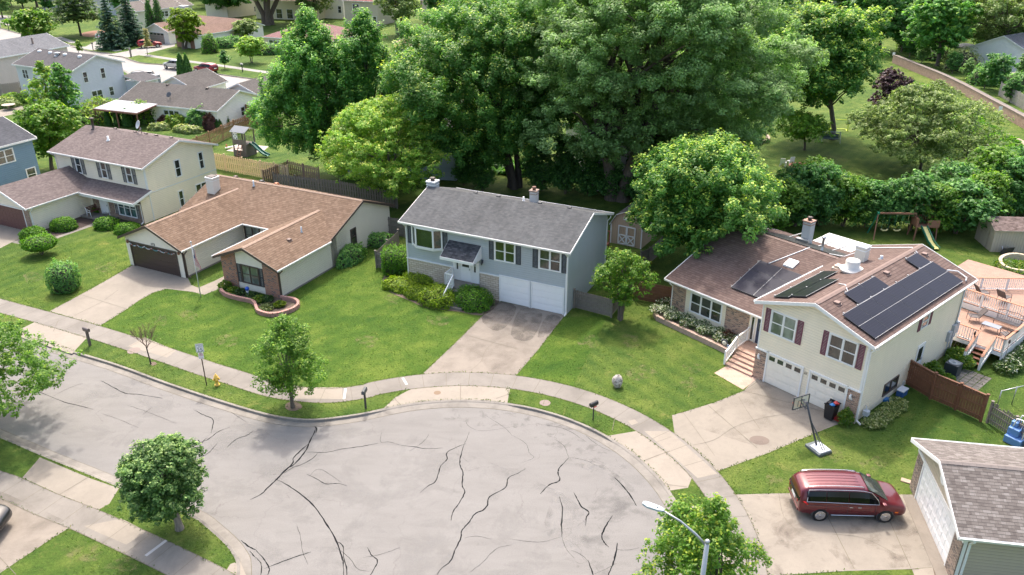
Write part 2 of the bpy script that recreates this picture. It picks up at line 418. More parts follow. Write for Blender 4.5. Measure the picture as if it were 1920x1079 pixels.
S = sheet
S('sidewalk_slab', [(240,650),(271,633),(331,658),(313,671)], M_APRON, .0115)
S('sidewalk_slab', [(550,727),(641,727),(643,749),(552,748)], M_APRON, .0115)
S('sidewalk_slab', [(1208,809),(1256,809),(1345,889),(1308,897)], M_APRON, .0115)
S('sidewalk_slab', [(157,987),(228,973),(275,997),(237,1022)], M_DRIVE, .0115)
# drives (nearest things first)
def arcpts(r, a0, a1, step=3):
    s = 1 if a1 > a0 else -1
    return [CC + Vector((math.cos(R(a)), math.sin(R(a)), 0)) * r for a in np.arange(a0, a1 + s*.01, s*step)]
S('driveway', Gs([(935,565),(1060,590),(1010,655)]) + Gs([(967,705)]) + arcpts(14.64, 77.5, 100) + Gs([(793,701),(852,645),(905,592)]), M_OLD, world=True)
S('driveway_apron', arcpts(13.05, 77.0, 104.5) + Gs([(742,745),(719,766)]) + arcpts(11.5, 112, 73.5) , M_APRON, world=True)
drvD = Gs([(1418,707),(1608,790),(1568,797),(1535,810),(1440,850),(1343,885)]) + arcpts(14.64, 18.5, 34.5) + Gs([(1260,779),(1285,772),(1340,755),(1395,733)])
S('driveway', drvD, M_DRIVE, world=True)
S('driveway_apron', arcpts(13.05, 39.5, 18.5) + Gs([(1290,915)]) + arcpts(11.5, 16, 44), M_APRON, world=True)
S('driveway', Gs([(1373,928),(1440,926),(1500,925),(1716,928),(1775,1062),(1700,1068),(1590,1071),(1460,1079),(1438,1082)]), M_DRIVE, .007, world=True)
S('driveway_apron', arcpts(13.05, 9, -9) + arcpts(11.5, -11, 12), M_APRON, world=True)
S('driveway', [(253,495),(352,521),(359,536),(313,542),(290,548),(262,563),(238,580),(188,611),(93,584),(175,540)], M_DRIVE)
S('driveway_apron', [(78,598),(170,629),(160,637),(143,655),(135,664),(20,627),(50,612)], M_APRON)
S('front_walk', [(313,542),(345,530),(372,540),(403,527),(440,508),(455,515),(424,537),(383,553),(362,548)], M_DRIVE, .0072)
S('driveway', Gs([(-60,412),(-5,417),(42,431),(47,442),(0,466),(-80,505),(-190,470)]), M_DRIVE, world=True)
S('front_walk', [(22,455),(48,443),(98,446),(142,424),(178,410),(215,418),(186,420),(100,450),(52,462)], M_WALK, .0072)
S('driveway', Gs([(-190,900),(0,921),(70,952),(138,985),(90,1015),(0,1075),(-150,1180),(-420,1080)]), M_OLD, world=True)
S('driveway_apron', Gs([(75,858),(168,897),(223,916),(205,945),(185,956),(110,927),(42,896)]), M_DRIVE, world=True)
S('driveway_apron', [(425,1069),(432,1058),(450,1052),(470,1100),(440,1100)], M_APRON)
S('front_walk', [(1710,1068),(1775,1062),(1790,1100),(1722,1100)], M_APRON, .0085)
S('gravel_strip', [(1749,1066),(1772,1063),(1782,1082),(1753,1084)], M_SOIL, .0095)
# expansion joints and cracks in the drives
m = MB()
def jl(m, px, w_=.03, z=.0142, n=1):
    ribbon(m, catmull(Gs(px), n) if n > 1 else Gs(px), w_, z)
for px in ([(864,719),(863,751)],[(870,628),(970,655)],[(739,747),(751,760)],[(930,748),(958,738)],[(1153,782),(1148,808)],[(1208,864),(1256,846)],[(1327,760),(1420,841)],[(1250,909),(1288,914)],
           [(1393,733),(1605,788)],[(193,566),(140,592)],[(155,554),(238,580)],[(110,600),(100,622)],[(1552,970),(1602,1068)],[(1667,975),(1708,1066)],[(110,929),(168,894)],[(222,544),(196,563)],[(1700,1068),(1723,1068)],[(30,1078),(0,1046)],[(1420,716),(1393,735)]):
    jl(m, px)
struct('slab_joint', m, M_JOINT)
m = MB()
for px in ([(1280,773),(1300,800),(1340,855)],[(1300,835),(1340,825),(1380,800),(1440,782),(1500,775)],[(1385,745),(1400,770),(1425,805)],[(905,670),(912,655),(930,640)],[(883,695),(905,672),(880,655)],[(1460,925),(1470,970),(1500,1000)],[(1560,1002),(1620,1010),(1680,1040)],[(1230,830),(1258,820)]):
    jl(m, px, .018, .0145, 4)
struct('slab_crack', m, M_JOINT)
m = MB()
for px in ([(273,1043),(312,1014)],[(648,729),(645,749)],[(755,709),(763,722)]): jl(m, px, .16, .0150)
struct('pale_joint_filler', m, plain('white_mortar', (.4, .39, .38, 1), .9))
# tar-sealed cracks in the asphalt
cr = MB()
def crack(px, w_=.055, n=5, seed=0, z=-.1295):
    r = random.Random(len(px) * 7 + int(px[0][0]) + seed); L = catmull(Gs(px, -.13), n)
    L = [p + Vector((r.uniform(-.014, .014), r.uniform(-.014, .014), 0)) for p in L]
    ribbon(cr, L, w_ * .85 * r.uniform(.85, 1.15), z, .45, r, True)
B6 = lambda *p: [(480 + x / 3.996, 809 + y / 3.996) for x, y in p]
B7 = lambda *p: [(960 + x / 3.996, 809 + y / 3.996) for x, y in p]
B1 = lambda *p: [(x / 3.996, 540 + y / 3.996) for x, y in p]
B5 = lambda *p: [(x / 3.996, 809 + y / 3.996) for x, y in p]
crack(B6((445,-50),(440,0),(400,80),(370,150),(290,245),(230,280),(150,365),(80,430),(40,470),(-40,510)), .075)
crack(B6((390,95),(340,140),(280,200),(275,240),(200,315)), .06)
crack(B6((465,160),(420,205),(340,250),(280,270),(210,315)), .045)
crack(B6((375,155),(460,157),(530,158),(650,132),(780,115),(850,102),(910,90)), .05)
crack(B6((1090,108),(1180,115),(1270,130),(1400,125)), .045)
crack(B6((380,322),(460,360),(525,395),(610,390),(680,410)), .045)
crack(B6((140,355),(230,400),(320,460),(420,545),(520,680),(600,820),(640,930),(655,1000),(655,1090)), .075)
crack(B6((600,820),(650,860),(658,950),(680,1020),(680,1090)), .06)
crack(B6((0,890),(60,960),(100,1035),(80,1090)), .055); crack(B6((0,945),(40,1000),(35,1090)), .045)
crack(B6((60,1030),(200,975),(330,930),(410,905)), .05)
crack(B6((835,868),(860,920),(910,970),(890,1020),(850,1090)), .06)
crack(B6((1568,75),(1540,160),(1527,245),(1550,310),(1545,400),(1562,460),(1520,540),(1478,600),(1460,670)), .065)
crack(B6((1575,92),(1500,120),(1430,160),(1430,210),(1385,260),(1365,320),(1340,380),(1290,410),(1230,460)), .055)
crack(B6((2020,280),(1960,315),(1890,350),(1870,420),(1750,490),(1735,550),(1700,590),(1640,620),(1590,690),(1540,745),(1535,800),(1490,890),(1455,975),(1385,1030),(1350,1090)), .065)
crack(B7((425,200),(360,270),(345,310),(355,370),(280,400),(212,470)), .07)
crack(B7((355,490),(378,590),(370,700),(375,790)), .07)
crack(B7((462,455),(495,520),(520,565),(575,605),(555,650),(552,710)), .065)
crack(B7((752,630),(710,700),(672,780),(690,830),(725,870)), .065)
crack(B7((768,345),(830,410),(880,470),(935,560)), .065)
crack(B7((790,835),(775,930),(750,1010),(715,1090)), .06); crack(B7((567,965),(590,1020),(610,1090)), .06)
crack(B1((205,748),(330,795),(480,855),(600,885),(700,912)), .05)
crack(B1((760,698),(850,745),(940,790),(1050,800),(1220,828)), .05)
crack(B1((1450,912),(1530,955),(1595,985),(1590,1050),(1580,1090)), .05)
crack(B5((1390,150),(1420,130),(1500,85),(1560,60),(1640,0),(1720,-30)), .05); crack(B5((1500,105),(1530,65),(1555,50)), .04)
crack(B5((1500,198),(1570,155),(1625,92)), .05); crack(B5((1700,120),(1770,60),(1850,30),(1900,-5)), .05)
crack(B5((1805,818),(1860,860),(1918,890)), .06); crack(B5((1870,895),(1918,950)), .05)
crack([(545,795),(590,800),(592,812)], .07)
struct('tar_crack_seal', cr, M_TAR)
cr = MB()
for px in (B6((-250,-180),(-150,-120),(-60,-60)), B6((300,690),(330,780),(350,900),(390,1000)), B6((600,870),(700,950),(760,1030),(850,1050)), B6((1560,800),(1650,785),(1770,810)), B6((1918,850),(1800,880),(1700,980),(1600,1060)), B6((800,945),(900,930),(1000,900),(1080,870)),
           B7((0,30),(100,90),(130,160),(160,200),(60,240)), B7((-20,805),(120,825),(230,828),(370,790)), B7((375,790),(400,870),(470,955)), B7((440,890),(510,920),(565,965)), B7((425,200),(390,110),(320,60)), B7((430,195),(540,215),(640,260)), B7((550,30),(640,100),(740,150)), B7((780,885),(860,890),(960,872)), B7((610,1070),(700,1035),(780,990)),
           B6((1600,0),(1570,80)), B6((940,0),(935,80),(1000,80),(1100,110)), B7((-200,-120),(-60,-30),(0,30)), B6((1300,20),(1250,80),(1150,150)), B1((950,880),(1050,910),(1180,960),(1330,1020)), B1((1070,950),(1140,895)), B1((400,810),(520,750),(620,715)), B1((760,940),(900,990),(1040,1050)),
           [(640,905),(600,880),(580,893)], [(873,790),(880,800),(905,808),(965,800)], [(1010,795),(1060,805),(1100,830)]):
    crack(px, .02, 7, 3)
struct('fine_crack', cr, plain('crack_dark', (.035, .033, .032, 1), .95, spec=.05))
S2 = [(468,795),(478,786),(520,792),(545,795),(590,800),(586,815),(572,835),(555,852),(535,862),(505,852),(486,846),(470,838),(480,815)]
# manholes / utility lids in the verge, damp spots
def disc(name, px, r, mat, z=.012, n=18, sx=1.0):
    c = G(*px); m = MB(); m.face([c + Vector((math.cos(2*PI*i/n)*r*sx, math.sin(2*PI*i/n)*r, z)) for i in range(n)]); return struct(name, m, mat)
disc('utility_cover', (251,658), .42, plain('pinkish_concrete', (.21, .165, .145, 1), .9))
disc('utility_cover', (1022,756), .33, plain('pinkish_concrete', (.21, .165, .145, 1), .9))
disc('stain', (820,737), .22, plain('rust_stain', (.19, .13, .085, 1), .9), .0095); disc('stain', (1424,826), .42, plain('wet_stain', (.15, .115, .095, 1), .8), .0095, sx=1.3)
S('utility_cover', [(1177,790),(1190,787),(1197,794),(1184,798)], M_APRON, .016)
# brick paver pad by the steps of the right house
M_PAVER = brick('pavers', (.42, .29, .23), (.50, .36, .28), (.33, .24, .2), .4, .3, ms=.006)
S('paver_pad', [(1360,688),(1339,700),(1393,731),(1420,710),(1388,690)], M_PAVER, .011)
# bed soils
S('mulch_bed', [(52,440),(86,424),(142,405),(179,411),(181,416),(140,433),(98,446),(60,450)], M_MULCH, .010)
S('mulch_bed', [(178,412),(200,405),(290,428),(300,440),(262,445),(235,436),(205,428)], M_MULCH, .010)
S('mulch_bed', [(718,530),(740,515),(900,535),(935,560),(925,580),(900,592),(860,585),(800,578),(770,565),(735,550)], M_SOIL, .010, 3)
S('bare_ring', [(536,758),(550,753),(562,757),(566,765),(552,771),(537,768)], M_SOIL, .008, 3)
S('bare_ring', [(280,681),(290,679),(294,683),(286,686)], M_SOIL, .008, 3)

sheet('front_lawn', [(188,612),(238,581),(262,564),(290,549),(313,543),(345,545),(383,554),(403,541),(430,535),(520,560),(600,470),(720,430),(760,520),(900,590),(851,644),(793,700),(693,720),(630,725),(568,725),(463,698),(400,682),(300,647)], M_GRASS2, .0018)
sheet('front_lawn', [(1138,594),(1200,560),(1256,590),(1370,680),(1395,735),(1285,771),(1233,789),(1208,782),(1138,749),(1074,727)], M_GRASS3, .0018)
sheet('front_lawn', [(1057,596),(1138,594),(1074,727),(1018,715),(968,704)], M_GRASS2, .0019)
sheet('front_lawn', [(20,563),(93,583),(174,540),(245,500),(230,440),(60,470),(-60,520)], M_GRASS4, .0018)
sheet('back_lawn', [(1480,440),(1700,450),(1860,470),(1990,470),(1960,560),(1850,530),(1740,470),(1560,460)], M_GRASS3, .0018)

def stain_mat(name, c, lo=.42, hi=.6, scale=1.1, am=.55):
    n = N(name); g = n.co('Object'); f = n.noise(g, scale, 6, .65, .4); n.set(n.b, 'Alpha', n.ramp(f, (lo, 0.0), (hi, am))); return n.fin(c4(c), .85)
ST1 = stain_mat('tyre_grime', (.085, .072, .062), .3, .62, .7, .34); ST2 = stain_mat('weathering', (.12, .10, .085), .44, .7, .7, .22); ST4 = stain_mat('light_wear', (.15, .125, .10), .48, .75, .5, .35); ST3 = stain_mat('pale_wear', (.30, .265, .225), .5, .68, .8)
for px in ([(902,595),(936,566),(968,577),(950,612),(925,620)],[(976,580),(1016,588),(1004,628),(985,640),(958,628)],[(1026,592),(1052,597),(1030,625),(1008,632)]): sheet('driveway_stain', px, ST1, .0128, 3)
sheet('driveway_stain', [(905,592),(940,566),(1056,592),(1010,655),(967,703),(880,697),(800,697)], ST2, .0124)
sheet('driveway_stain', [(1395,735),(1432,712),(1603,788),(1565,797),(1535,809),(1440,845),(1300,800)], ST4, .0125); sheet('driveway_stain', [(1373,930),(1716,930),(1773,1060),(1590,1070),(1440,1079)], stain_mat('oil_wear', (.15, .12, .098), .52, .72, .55), .0125)
sheet('driveway_stain', [(0,921),(70,952),(138,985),(90,1015),(0,1075),(-100,1110),(-100,960)], ST4, .0125)
sheet('road_wear', [p for p in Gs([(850,760),(1030,775),(1180,850),(1150,900),(1040,850),(960,800),(840,800)], -.13)], stain_mat('crazing', (.11, .10, .095), .52, .78, 1.6, .35), -.1325, 3, world=True)
sheet('road_wear', [p for p in Gs([(100,690),(520,810),(700,800),(900,860),(1100,960),(1000,1079),(500,1079),(300,870),(60,790)], -.13)], stain_mat('road_dust', (.235, .225, .215), .5, .75, .35), -.1328, 3, world=True)
sheet('road_wear', [p for p in Gs([(1100,860),(1230,960),(1240,1079),(1100,1079),(1020,980)], -.13)], stain_mat('road_dark', (.12, .115, .112), .52, .75, .45), -.1328, 3, world=True)
# far street: drives and walks
sheet('driveway', [(202,103),(240,96),(268,88),(300,80),(328,81),(328,87),(265,103),(240,108)], M_FAR, .006); sheet('driveway', [(130,87),(160,88),(180,77),(194,77),(204,85),(175,95)], M_FAR, .006); sheet('driveway', [(-20,40),(20,38),(20,30),(-20,28)], M_FAR, .006)
for px in ([(108,70),(140,81)],[(193,87),(222,96)],[(262,102),(313,110),(425,125),(500,136),(600,150)],[(-40,38),(5,42),(22,48)]):
    L_ = Gs(px); m = MB(); ribbon(m, L_, 1.5, .008); struct('sidewalk', m, M_FAR)
sheet('mulch_bed', [(150,64),(175,58),(200,58),(190,66),(165,70)], plain('red_mulch', (.22, .11, .07, 1), .95, var=.4, scale=1), .007, 3)

DRY = stain_mat('dry_grass', (.20, .18, .075), .46, .66, 2.2, .4); rp = random.Random(31)
for cx_, cy_, w__ in ((735,560,16),(742,566,10),(880,660,22),(560,640,25),(690,640,22),(300,600,20),(430,640,24),(1100,640,26),(1200,700,30),(1290,720,22),(1180,640,24),(1300,690,20),(1400,760,10),(1560,850,30),(1640,870,24),(1450,900,22),(110,520,20),(60,520,18),(200,500,20),(350,590,20),(160,1040,40),(230,1060,30),(1900,600,30),(1560,300,26),(1480,330,30),(820,600,22),(1000,650,16),(480,500,10)):
    pts = [(cx_ + w__*math.cos(a)*rp.uniform(.6, 1.3), cy_ + w__*.5*math.sin(a)*rp.uniform(.6, 1.3)) for a in [2*PI*k/9 for k in range(9)]]; sheet('dry_patch', pts, DRY, .0028, 3)
# ================================================================== HOUSE KIT
WHITE = plain('white_trim', (.74, .74, .73, 1), .45, var=.05); WHITE2 = plain('white_gloss', (.80, .80, .80, 1), .3, var=.03)
DKTRIM = plain('dark_brown_trim', (.07, .05, .042, 1), .5); METAL = plain('galvanised', (.45, .46, .47, 1), .35, .7)
SOFFIT = plain('soffit', (.62, .61, .58, 1), .6)
def glass_mat(name, dark, light, seed):
    n = N(name); g = n.co('Object')
    f = n.noise(n.mapp(g, (1.1, 1.1, .7), loc=(seed, seed, 0)), 1.0, 3)
    n.set(n.b, 'Coat Weight', .6); n.set(n.b, 'Coat Roughness', .03)
    return n.fin(n.ramp(f, (.42, c4(dark)), (.6, c4(light))), .12, spec=.8)
GLASS = glass_mat('window_glass', (.018, .022, .022), (.055, .06, .055), 0)
GLASS_G = glass_mat('green_painted_reflection_glass', (.012, .026, .013), (.03, .05, .028), 3)  # green reflection painted into the glass as mottled base colour
GLASS_B = glass_mat('blinds_glass', (.10, .12, .10), (.24, .27, .24), 7)
SCREEN = plain('window_screen', (.07, .08, .08, 1), .5)
FLAT = lambda v0: (lambda p: Vector((p.x, v0 - p.z, p.y)))              # wall facing -v : local (a, height, outward)
SIDE_R = lambda u0: (lambda p: Vector((u0 + p.z, p.x, p.y)))            # wall facing +u
SIDE_L = lambda u0: (lambda p: Vector((u0 - p.z, p.x, p.y)))
BACK = lambda v0: (lambda p: Vector((p.x, v0 + p.z, p.y)))
def window(par, wall, a0, a1, z0, z1, cols=1, hung=True, frame=WHITE, glass=GLASS, trim=.09, mull=.07, label=None, sill=False):
    "one window: frame (casing, sashes, mullions) with its panes as a child"
    a0, a1 = min(a0, a1), max(a0, a1); m = MB(wall)
    m.box((a0, z0, .0), (a0+trim, z1, .06)); m.box((a1-trim, z0, .0), (a1, z1, .06))
    m.box((a0+trim, z0, .0), (a1-trim, z0+trim, .063)); m.box((a0+trim, z1-trim, .0), (a1-trim, z1, .063))
    wd = (a1 - a0 - 2*trim - (cols-1)*mull) / cols
    for i in range(1, cols):
        x = a0 + trim + i*wd + (i-1)*mull; m.box((x, z0+trim, .0), (x+mull, z1-trim, .055))
    mid = (z0 + z1) / 2
    for i in range(cols):
        x = a0 + trim + i*(wd+mull); s = .035
        if hung: m.box((x, mid-.025, .0), (x+wd, mid+.03, .042))
        m.box((x, z0+trim, .0), (x+s, z1-trim, .032)); m.box((x+wd-s, z0+trim, .0), (x+wd, z1-trim, .032))
    if sill: m.box((a0-.05, z0-.06, .0), (a1+.05, z0, .1))
    w_ = m.build('window', frame, par)
    if label: w_['label'] = label
    g = MB(wall)
    for i in range(cols):
        x = a0 + trim + i*(wd+mull)
        g.face([(x, z0+trim, .015), (x+wd, z0+trim, .015), (x+wd, z1-trim, .015), (x, z1-trim, .015)])
    g.build('pane', glass, w_); return w_
def shutter(par, wall, a0, a1, z0, z1, mat):
    m = MB(wall); t = .05; m.box((a0, z0, .0), (a0+t, z1, .05)); m.box((a1-t, z0, .0), (a1, z1, .05))
    for z in (z0, (z0+z1)/2 - t/2, z1 - t): m.box((a0+t, z, .0), (a1-t, z+t, .048))
    k = max(4, int((z1 - z0) / .09))
    for i in range(k):
        z = z0 + (z1-z0) * (i+.2) / k; m.box((a0+t, z, .0), (a1-t, z+(z1-z0)/k*.6, .035))
    return m.build('shutter', mat, par)
def garage_door(par, wall, a0, a1, z1, mat, trimmat=WHITE, lights=0, cols=8, z0=.02, rows=4, panelled=True, inset=True):
    m = MB(wall); t = .1
    m.box((a0-t, z0-.02, .0), (a0, z1+t, .07)); m.box((a1, z0-.02, .0), (a1+t, z1+t, .07)); m.box((a0, z1, .0), (a1, z1+t, .072))
    fr = m.build('garage_door', trimmat, par); h = (z1 - z0) / rows; d = MB(wall)
    for r in range(rows):
        za, zb = z0 + r*h + .008, z0 + (r+1)*h - .008; d.box((a0, za, .0), (a1, zb, .025))
        if lights and r == rows - 1: continue
        if panelled:
            cw = (a1 - a0) / cols
            for c in range(cols): d.box((a0 + c*cw + .07, za + .09, .025), (a0 + (c+1)*cw - .07, zb - .09, .037))
    d.build('door_panel', mat, fr)
    if lights:
        g = MB(wall); cw = (a1 - a0) / lights; za, zb = z1 - h + .1, z1 - .12
        for c in range(lights): g.box((a0 + c*cw + cw*.16, za, .024), (a0 + (c+1)*cw - cw*.16, zb, .032))
        g.build('door_light', GLASS, fr)
    return fr
def slabroof(par, planes, th=.12, mat=None, name='roof', mi_soff=1, soff=None):
    "planes = list of polygons (top surface); each gets thickness downwards"
    m = MB()
    for poly in planes:
        P_ = [Vector(p) for p in poly]; n = (P_[1]-P_[0]).cross(P_[2]-P_[1]).normalized()
        if n.z < 0: P_ = P_[::-1]
        Q = [p - Vector((0, 0, th)) for p in P_]; k = len(P_)
        m.face(P_, 0); m.face(Q[::-1], 1)
        for i in range(k): m.face((Q[i], Q[(i+1) % k], P_[(i+1) % k], P_[i]), 1)
    return m.build(name, [mat, soff or SOFFIT], par)
def gable_planes(axis, a0, a1, b0, b1, ze, zr, bm=None):
    "axis 'u': ridge along u from a0..a1, eaves at v=b0,b1. axis 'v': ridge along v from a0..a1, eaves at u=b0,b1"
    bm = (b0+b1)/2 if bm is None else bm
    f = (lambda a, b, z: (a, b, z)) if axis == 'u' else (lambda a, b, z: (b, a, z))
    z1 = zr - (zr - ze) / abs(bm - b0) * abs(b1 - bm)
    return [[f(a0, b0, ze), f(a1, b0, ze), f(a1, bm, zr), f(a0, bm, zr)], [f(a0, b1, z1), f(a0, bm, zr), f(a1, bm, zr), f(a1, b1, z1)]]
def gable_body(m, axis, a0, a1, b0, b1, zw, ze, zr, ov, bm=None, z0=0.0, mi=None):
    "solid walls whose gable tops follow just under the roof surface"
    bm = (b0+b1)/2 if bm is None else bm
    sl_ = (zr - ze) / (bm - b0 + ov); top = zr - .1; e0 = zr - sl_*(bm-b0) - .1; e1 = zr - sl_*(b1-bm) - .1
    f = (lambda a, b, z: (a, b, z)) if axis == 'u' else (lambda a, b, z: (b, a, z))
    prof = [(b0, z0), (b1, z0), (b1, e1), (bm, top), (b0, e0)]
    d = (a1 - a0, 0, 0) if axis == 'u' else (0, a1 - a0, 0)
    m.prism([f(a0, b, z) for b, z in prof], d, mi)
def rake(m, pts, w_=.14, t=.035):
    "fascia board hung just below the roof edge along the given 3D points"
    for a, b in zip(pts, pts[1:]):
        a, b = Vector(a), Vector(b); m.prism([a + Vector((0,0,.015)), b + Vector((0,0,.015)), b - Vector((0,0,w_)), a - Vector((0,0,w_))], (b-a).cross(Vector((0,0,1))).normalized() * t)
def gutter(par, pts, mat=WHITE, outs=None, size=.11):
    m = MB()
    for a, b in zip(pts, pts[1:]):
        a, b = Vector(a), Vector(b); d = (b-a).normalized(); o = Vector((d.y, -d.x, 0)) if outs is None else Vector(outs)
        s = size; z = Vector((0,0,1))
        m.prism([a - z*.13, a - z*.13 + o*s*.7, a - z*.01 + o*s, a - z*.01 + o*(s-.02), a - z*.10 + o*s*.6, a - z*.1 + o*.02, a - z*.01 + o*.02, a - z*.01], b - a)
    return m.build('gutter', mat, par)
def downspout(par, p, ztop, mat=WHITE, out=(0, -1, 0), kick=.3, z0=.12, jog=.35):
    x, y = p; o = Vector(out); m = MB(); b = Vector((x, y, 0)) + o * .05
    pts = [b + o*jog + Vector((0,0,ztop-.05)), b + o*jog + Vector((0,0,ztop-.18)), b + Vector((0,0,ztop-.5)), b + Vector((0,0,z0+.1)), b + o*kick + Vector((0,0,z0-.04))]
    for a, c in zip(pts, pts[1:]): m.bar(a, c, .09, .07)
    return m.build('downspout', mat, par)
def box_vent(par, u, v, z, slope=.3, mat=None, s=.3, name='roof_vent', axis='v', sgn=-1):
    m = MB(); m.prism([(u-s/2, v-s/2, z-.1), (u+s/2, v-s/2, z-.1), (u+s/2, v-s/2, z+.13), (u-s/2, v-s/2, z+.13)], (0, s, 0)); m.box((u-s*.7, v-s*.7, z-.12), (u+s*.7, v+s*.7, z-.02))
    return m.build(name, mat or plain('brown_vent', (.14, .09, .075, 1), .5), par, .01)
def pipe_vent(par, u, v, z, h=.45, r=.06, mat=METAL, cap=False, name='vent_pipe'):
    m = MB(); m.lathe([(r*2.4, z-.08), (r*1.6, z+.05), (r, z+.08), (r, z+h)] + ([(r*1.9, z+h), (r*1.9, z+h+.08), (r*.6, z+h+.14)] if cap else []), (u, v, 0), 10)
    return m.build(name, mat, par)
def ridge_cap(par, a, b, slope, mat, w_=.17):
    a, b = Vector(a), Vector(b); d = (b-a).normalized(); x = Vector((-d.y, d.x, 0)); m = MB(); n = max(1, int((b-a).length/.3)); z = Vector((0, 0, 1))
    for i in range(n):
        p, q = a.lerp(b, i/n), a.lerp(b, (i+.97)/n); e = .004 if i % 2 else .0
        for s in (-1, 1): m.prism([p + z*(.012+e), q + z*(.018+e), q + x*s*w_ - z*(slope*w_ - .018 - e), p + x*s*w_ - z*(slope*w_ - .012 - e)], (0, 0, .012))
    return m.build('ridge_cap', mat, par)
def chimney(par, u, v, z, h, su=.6, sv=.6, mat=None, capmat=None, flue=True, fmat=DKTRIM):
    m = MB(); m.box((u-su/2, v-sv/2, z-.8), (u+su/2, v+sv/2, z+h))
    c = m.build('chimney', mat, par); k = MB()
    k.box((u-su/2-.05, v-sv/2-.05, z+h), (u+su/2+.05, v+sv/2+.05, z+h+.1)); k.box((u-su/2-.02, v-sv/2-.02, z+h-.22), (u+su/2+.02, v+sv/2+.02, z+h-.16)); k.build('chimney_cap', capmat or mat, c)
    if flue:
        f = MB(); f.lathe([(su*.24, z+h+.1), (su*.24, z+h+.22), (su*.32, z+h+.24), (su*.32, z+h+.34), (su*.2, z+h+.37)], (u, v, 0), 12); f.build('flue', fmat, c)
    return c
def panel_door(par, wall, a0, a1, z0, z1, mat, glass=None, label=None, frame=WHITE, light=(.55, .85), knob=True):
    m = MB(wall); t = .08; m.box((a0-t, z0, 0), (a0, z1+t, .06)); m.box((a1, z0, 0), (a1+t, z1+t, .06)); m.box((a0, z1, 0), (a1, z1+t, .062))
    fr = m.build('door', frame, par); d = MB(wall); d.box((a0, z0+.01, 0), (a1, z1, .03)); w_ = a1 - a0; h = z1 - z0
    for i in (0, 1): d.box((a0 + w_*(.12+.42*i), z0+h*.1, .03), (a0 + w_*(.46+.42*i), z0+h*.46, .042))
    d.build('door_leaf', mat, fr)
    if glass:
        g = MB(wall); g.box((a0+w_*.15, z0+h*light[0], .03), (a1-w_*.15, z0+h*light[1], .04)); g.build('door_light', glass, fr)
    if knob:
        k = MB(wall); k.box((a1-.12, z0+h*.45, .03), (a1-.06, z0+h*.52, .08)); k.build('door_handle', METAL, fr)
    if label: fr['label'] = label
    return fr
def block_text(par, wall, txt, a, z, size, mat, name='house_number'):
    cu = bpy.data.curves.new(name, 'FONT'); cu.body = txt; cu.size = size; cu.extrude = .012; cu.align_x = 'CENTER'
    o = bpy.data.objects.new(name, cu); COL.objects.link(o); bpy.context.view_layer.update()
    dg = bpy.context.evaluated_depsgraph_get(); me = bpy.data.meshes.new_from_object(o.evaluated_get(dg)); bpy.data.objects.remove(o)
    for v in me.vertices:
        c = v.co.copy(); v.co = wall(Vector((a + c.x, z + c.y, .02 + c.z)))
    me.materials.clear(); me.materials.append(mat); ob = bpy.data.objects.new(name, me); COL.objects.link(ob); ob.parent = par; return ob
SH_BLACK = plain('charcoal_shutter', (.045, .05, .06, 1), .5)
A26 = R(-26.0)
